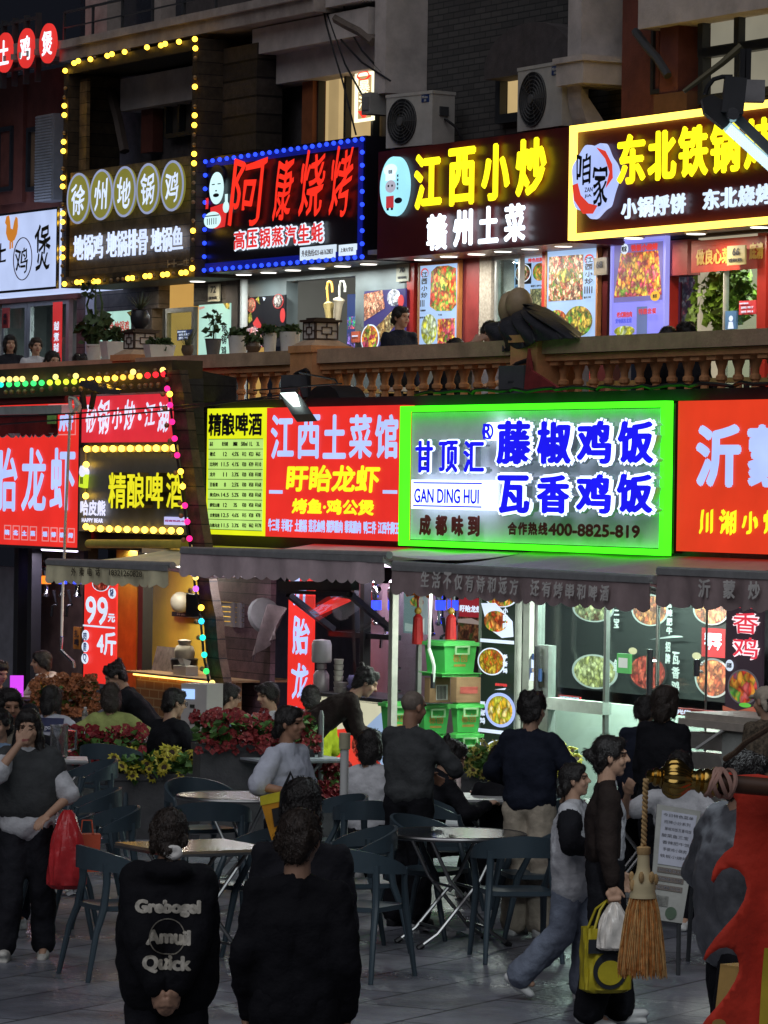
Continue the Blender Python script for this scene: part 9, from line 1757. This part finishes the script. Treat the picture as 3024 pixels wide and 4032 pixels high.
q=pd('E',1110,2075,DFg-.06)-c0; mb=MB(); mb.disc(q.x,q.z,.020,.013,q.y-.004,q.y,20); mb.obj('gold_dot',mat('flag_gold',(.50,.30,.09),.5),RF)
# sandwich board
DB=26.6; pbd=lambda c,x,y,d=DB:atd(P(c,x,y),d)
tl=pbd('D',300,1190,DB+.1); tr=pbd('D',705,1255,DB+.1); br=pbd('E',700,955,DB-.25); bl=pbd('E',330,900,DB-.25); 
t=G('menu_stand_board','leaning grey printed menu board standing behind the tassel','menu board',(bl.x,bl.y,0),0); o=Vector((bl.x,bl.y,0)); nb=(tr-tl).cross(bl-tl).normalized(); nb=nb if nb.y<0 else -nb
mb=MB(); mb.hexa([p-o for p in (bl,br,tr,tl)],[p-o-nb*.03 for p in (bl,br,tr,tl)]); t.part('board',mb,mat('board_print',(.30,.30,.27),.45,var=.25,scale=5))
def onb(x,y): return (tl+(tr-tl)*x).lerp(bl+(br-bl)*x,y)-o
def patch(x0,y0,x1,y1,lay=.003): return [onb(x0,y1)+nb*lay,onb(x1,y1)+nb*lay,onb(x1,y0)+nb*lay,onb(x0,y0)+nb*lay]
mb=MB(); mb.hexa(patch(.12,.05,.93,.52,.002),patch(.12,.05,.93,.52,.006)); t.part('white_sheet',mb,mat('sheet_pale',(.42,.43,.50),.5,var=.15))
mb=MB(); rng=random.Random(12)
def btext(st,x0,y0,x1,y1,b=.002):
    n=len(mb.v); mb.text(st,0,1,0,1,0,.0001); 
    for k in range(n,len(mb.v)): a,_,c=mb.v[k]; mb.v[k]=tuple(onb(x0+(x1-x0)*a,y1+(y0-y1)*c)+nb*.0075)
for k,s_ in enumerate(('今日特色菜单','招牌小炒系列','藤椒鸡饭瓦香鸡饭','酸菜鱼三宝','香辣肥牛饭','手撕鸡小酥肉','铁板小烧烤')): btext(s_,.16+.03*(k%3),.07+.06*k,.86-.05*(k%2),.10+.06*k)
t.part('lettering',mb,mat('ink_grey',(.12,.11,.12),.6))
for k in range(3):
    mb=MB(); y=.545+.075*k; mb.hexa(patch(.12,y,.85,y+.045,.002),patch(.12,y,.85,y+.045,.006)); t.part('price_bar',mb,mat('bar_brown',(.15,.12,.10),.6))
mb=MB()
for k,s_ in enumerate(('特价套餐 28 元起','经典套餐 32 元起','双人套餐 56 元起')): btext(s_,.16,.555+.075*k,.80,.58+.075*k)
t.part('lettering',mb,mat('sheet_pale',(.42,.43,.50),.5))
mb=MB(); mb.hexa(patch(.15,.79,.5,.88,.002),patch(.15,.79,.5,.88,.006)); t.part('picture_panel',mb,mat('board_picture',(.16,.16,.14),.6,var=.6,scale=20)); mb=MB(); mb.add([onb(.62+.17*math.cos(a),.93+.055*math.sin(a))+nb*.007 for a in [2*math.pi*k/20 for k in range(20)]],[tuple(range(20))]); t.part('round_emblem',mb,mat('emblem_green',(.05,.09,.05),.6))
for xx in (.1,.9): mb=MB(); p0=onb(xx,.98)-nb*.015; mb.tube([p0,Vector((p0.x,p0.y+.0,.0))],.015,7); p1=onb(xx,.02)-nb*.03; mb.tube([p1,Vector((p1.x,p1.y+.45,0))],.015,7); t.part('leg',mb,dgrey)
# covered pram (grey rain cover over a dark buggy)
b=atd(P('E',1275,1640),15.5); t=G('gift_bag','black bag with a bright gold edge glimpsed below the flag curve','bag',(b.x,b.y,b.z-.14),R(35)); mb=MB(); mb.hexa([(-.02,-.05,-.03),(.16,-.05,-.03),(.16,.05,-.03),(-.02,.05,-.03)],[(-.01,-.05,.20),(.18,-.05,.20),(.18,.05,.20),(-.01,.05,.20)]); t.part('bag_body',mb,mat('bag_black',(.03,.03,.03),.4)); mb=MB(); mb.hexa([(-.05,-.056,-.03),(-.02,-.056,-.03),(-.02,.056,-.03),(-.05,.056,-.03)],[(-.02,-.056,.202),(.01,-.056,.202),(.01,.056,.202),(-.02,.056,.202)]); mb.box(-.02,.18,-.056,.056,.201,.213); t.part('gold_edge',mb,mat('gold_card',(.62,.38,.12),.4))
# street light at the upper right
DL=21.0; pl_=lambda x,y,d=DL:atd(P('5',x,y),d); o=pl_(1100,1150)
t=G('street_light','dark jointed street light arm with a lit LED bar at the upper right','street light',o,0); q=lambda x,y,d=0:pl_(x,y,DL+d)-o
mb=MB(); mb.bar(q(1155,890),q(1110,1300),.085,.11); t.part('upright_arm',mb,dgrey)
mb=MB(); v=[q(770,1130),q(880,1080),q(1080,1180),q(1190,1350),q(1020,1470),q(800,1290)]; mb.add(v+[p+Vector((0,.12,0)) for p in v],[tuple(range(6)),tuple(range(11,5,-1))]+[(i,i+6,(i+1)%6+6,(i+1)%6) for i in range(6)]); t.part('knuckle',mb,mat('lamp_black',(.03,.03,.032),.5))
mb=MB(); c=q(1125,1310,-.06); mb.lathe([(.001,-.02),(.03,-.02),(.036,0),(.036,.05)],c,16,Matrix.Rotation(R(-90),3,'X')); t.part('pivot_bolt',mb,steel)
mb=MB(); v=[q(1140,1400),q(1215,1310),q(1760,1840),q(1690,1930)]; mb.hexa(v,[p+Vector((0,.15,.02)) for p in v]); t.part('housing',mb,mat('lamp_housing',(.11,.11,.115),.4))
mb=MB(); v=[q(1030,1510,-.05),q(1100,1420,-.05),q(1750,2010,-.05),q(1680,2100,-.05)]; mb.hexa(v,[p+Vector((0,.12,.03)) for p in v]); lb=t.part('led_bar',mb,emit('led_bar',(.36,.60,.66),1.0)); mb=MB()
e0=(v[1]+v[0])/2; e1=(v[2]+v[3])/2; sd=(v[1]-v[0])*.33
for k in range(26):
    for s_ in (-1,0,1): mb.sphere(e0.lerp(e1,(k+.7)/27)+sd*s_+Vector((0,-.004,0)),.010,6,4)
t.part('led_lens',mb,emit('led_dot',(.62,.85,.90),1.3,False),lb)
mb=MB(); mb.tube([q(805,1080),q(830,1000),q(900,910),q(1000,880),q(1120,880)],.012,7); t.part('cable',mb,black)
mb=MB(); mb.bar(q(1040,1040,.2),q(1480,1050,.2),.10,.11); t.part('cross_box',mb,mat('crossbox_grey',(.30,.29,.29),.5)); mb=MB(); mb.bar(q(1240,560,.3),q(1235,960,.3),.03,.03); mb.bar(q(1300,560,.3),q(1290,960,.3),.03,.03); t.part('mount_rod',mb,black)
mb=MB(); mb.tube([q(560,1050,.4),q(1000,720,.4),q(1220,530,.4)],[.012,.018,.022],7); t.part('stay_rod',mb,mat('stay_olive',(.10,.085,.04),.6))
lm=(e0+e1)/2; l_=lamp(t.e,lm+Vector((-.1,-.5,-.45)),70,(.85,.95,1.0),.5); l_.rotation_euler=(R(35),0,0)
# litter and drain
rng=random.Random(21)
lit_m=mat('litter_film',(.45,.45,.46),.25,var=.4)
for lab,x,y,s_ in (('crumpled clear film left on the paving under the left chair',260,3525,.16),('strip of torn film on the paving under the round table',1655,3670,.14),('thin film scrap right of the table feet',1790,3680,.16),('small brown leaf on the paving near the vest woman',218,3603,.05)):
    p=atz((x,y),0); mb=MB()
    for k in range(14 if s_>.1 else 2):
        c=Vector((rng.gauss(0,s_*.5),rng.gauss(0,s_*.4),.012+.02*rng.random())); a=rng.random()*6; u_=Vector((math.cos(a),math.sin(a),rng.gauss(0,.3)))*s_*.35; w_=Vector((-math.sin(a),math.cos(a),rng.gauss(0,.5)))*s_*.2; mb.add([c-u_,c+w_,c+u_,c-w_],[(0,1,2,3)])
    gsingle('litter_scrap',lab,'litter',mb,lit_m if s_>.1 else dwood,p)
# white tubular post near the woman in stripes
t_=atd(P('A',1100,570),31.0); t=G('marker_post','white tubular post with a cream cap between the tables','post',(t_.x,t_.y,0)); mb=MB(); mb.tube([(0,0,0),(0,0,t_.z-.08)],.032,12); t.part('tube',mb,whitep); mb=MB(); mb.tube([(0,0,t_.z-.12),(0,0,t_.z)],.042,12); t.part('cap',mb,mat('cap_cream',(.45,.42,.28),.5)); mb=MB(); mb.lathe([(.12,0),(.10,.03),(.04,.04)],(0,0,.001),14); t.part('foot',mb,dgrey)
t_=atd(P('A',845,325),35.6); z0=.75; t=G('parasol_pole','thin grey parasol pole rising from the pale grey table','pole',(t_.x,t_.y,0)); mb=MB(); mb.tube([(0,0,0),(0,0,t_.z-.05),(0,0,t_.z)],[.024,.024,.012],10); t.part('pole',mb,mat('pole_grey',(.30,.31,.30),.35,metal=.6)); mb=MB(); mb.lathe([(.22,0),(.22,.05),(.04,.07)],(0,0,.001),16); t.part('base',mb,dgrey)
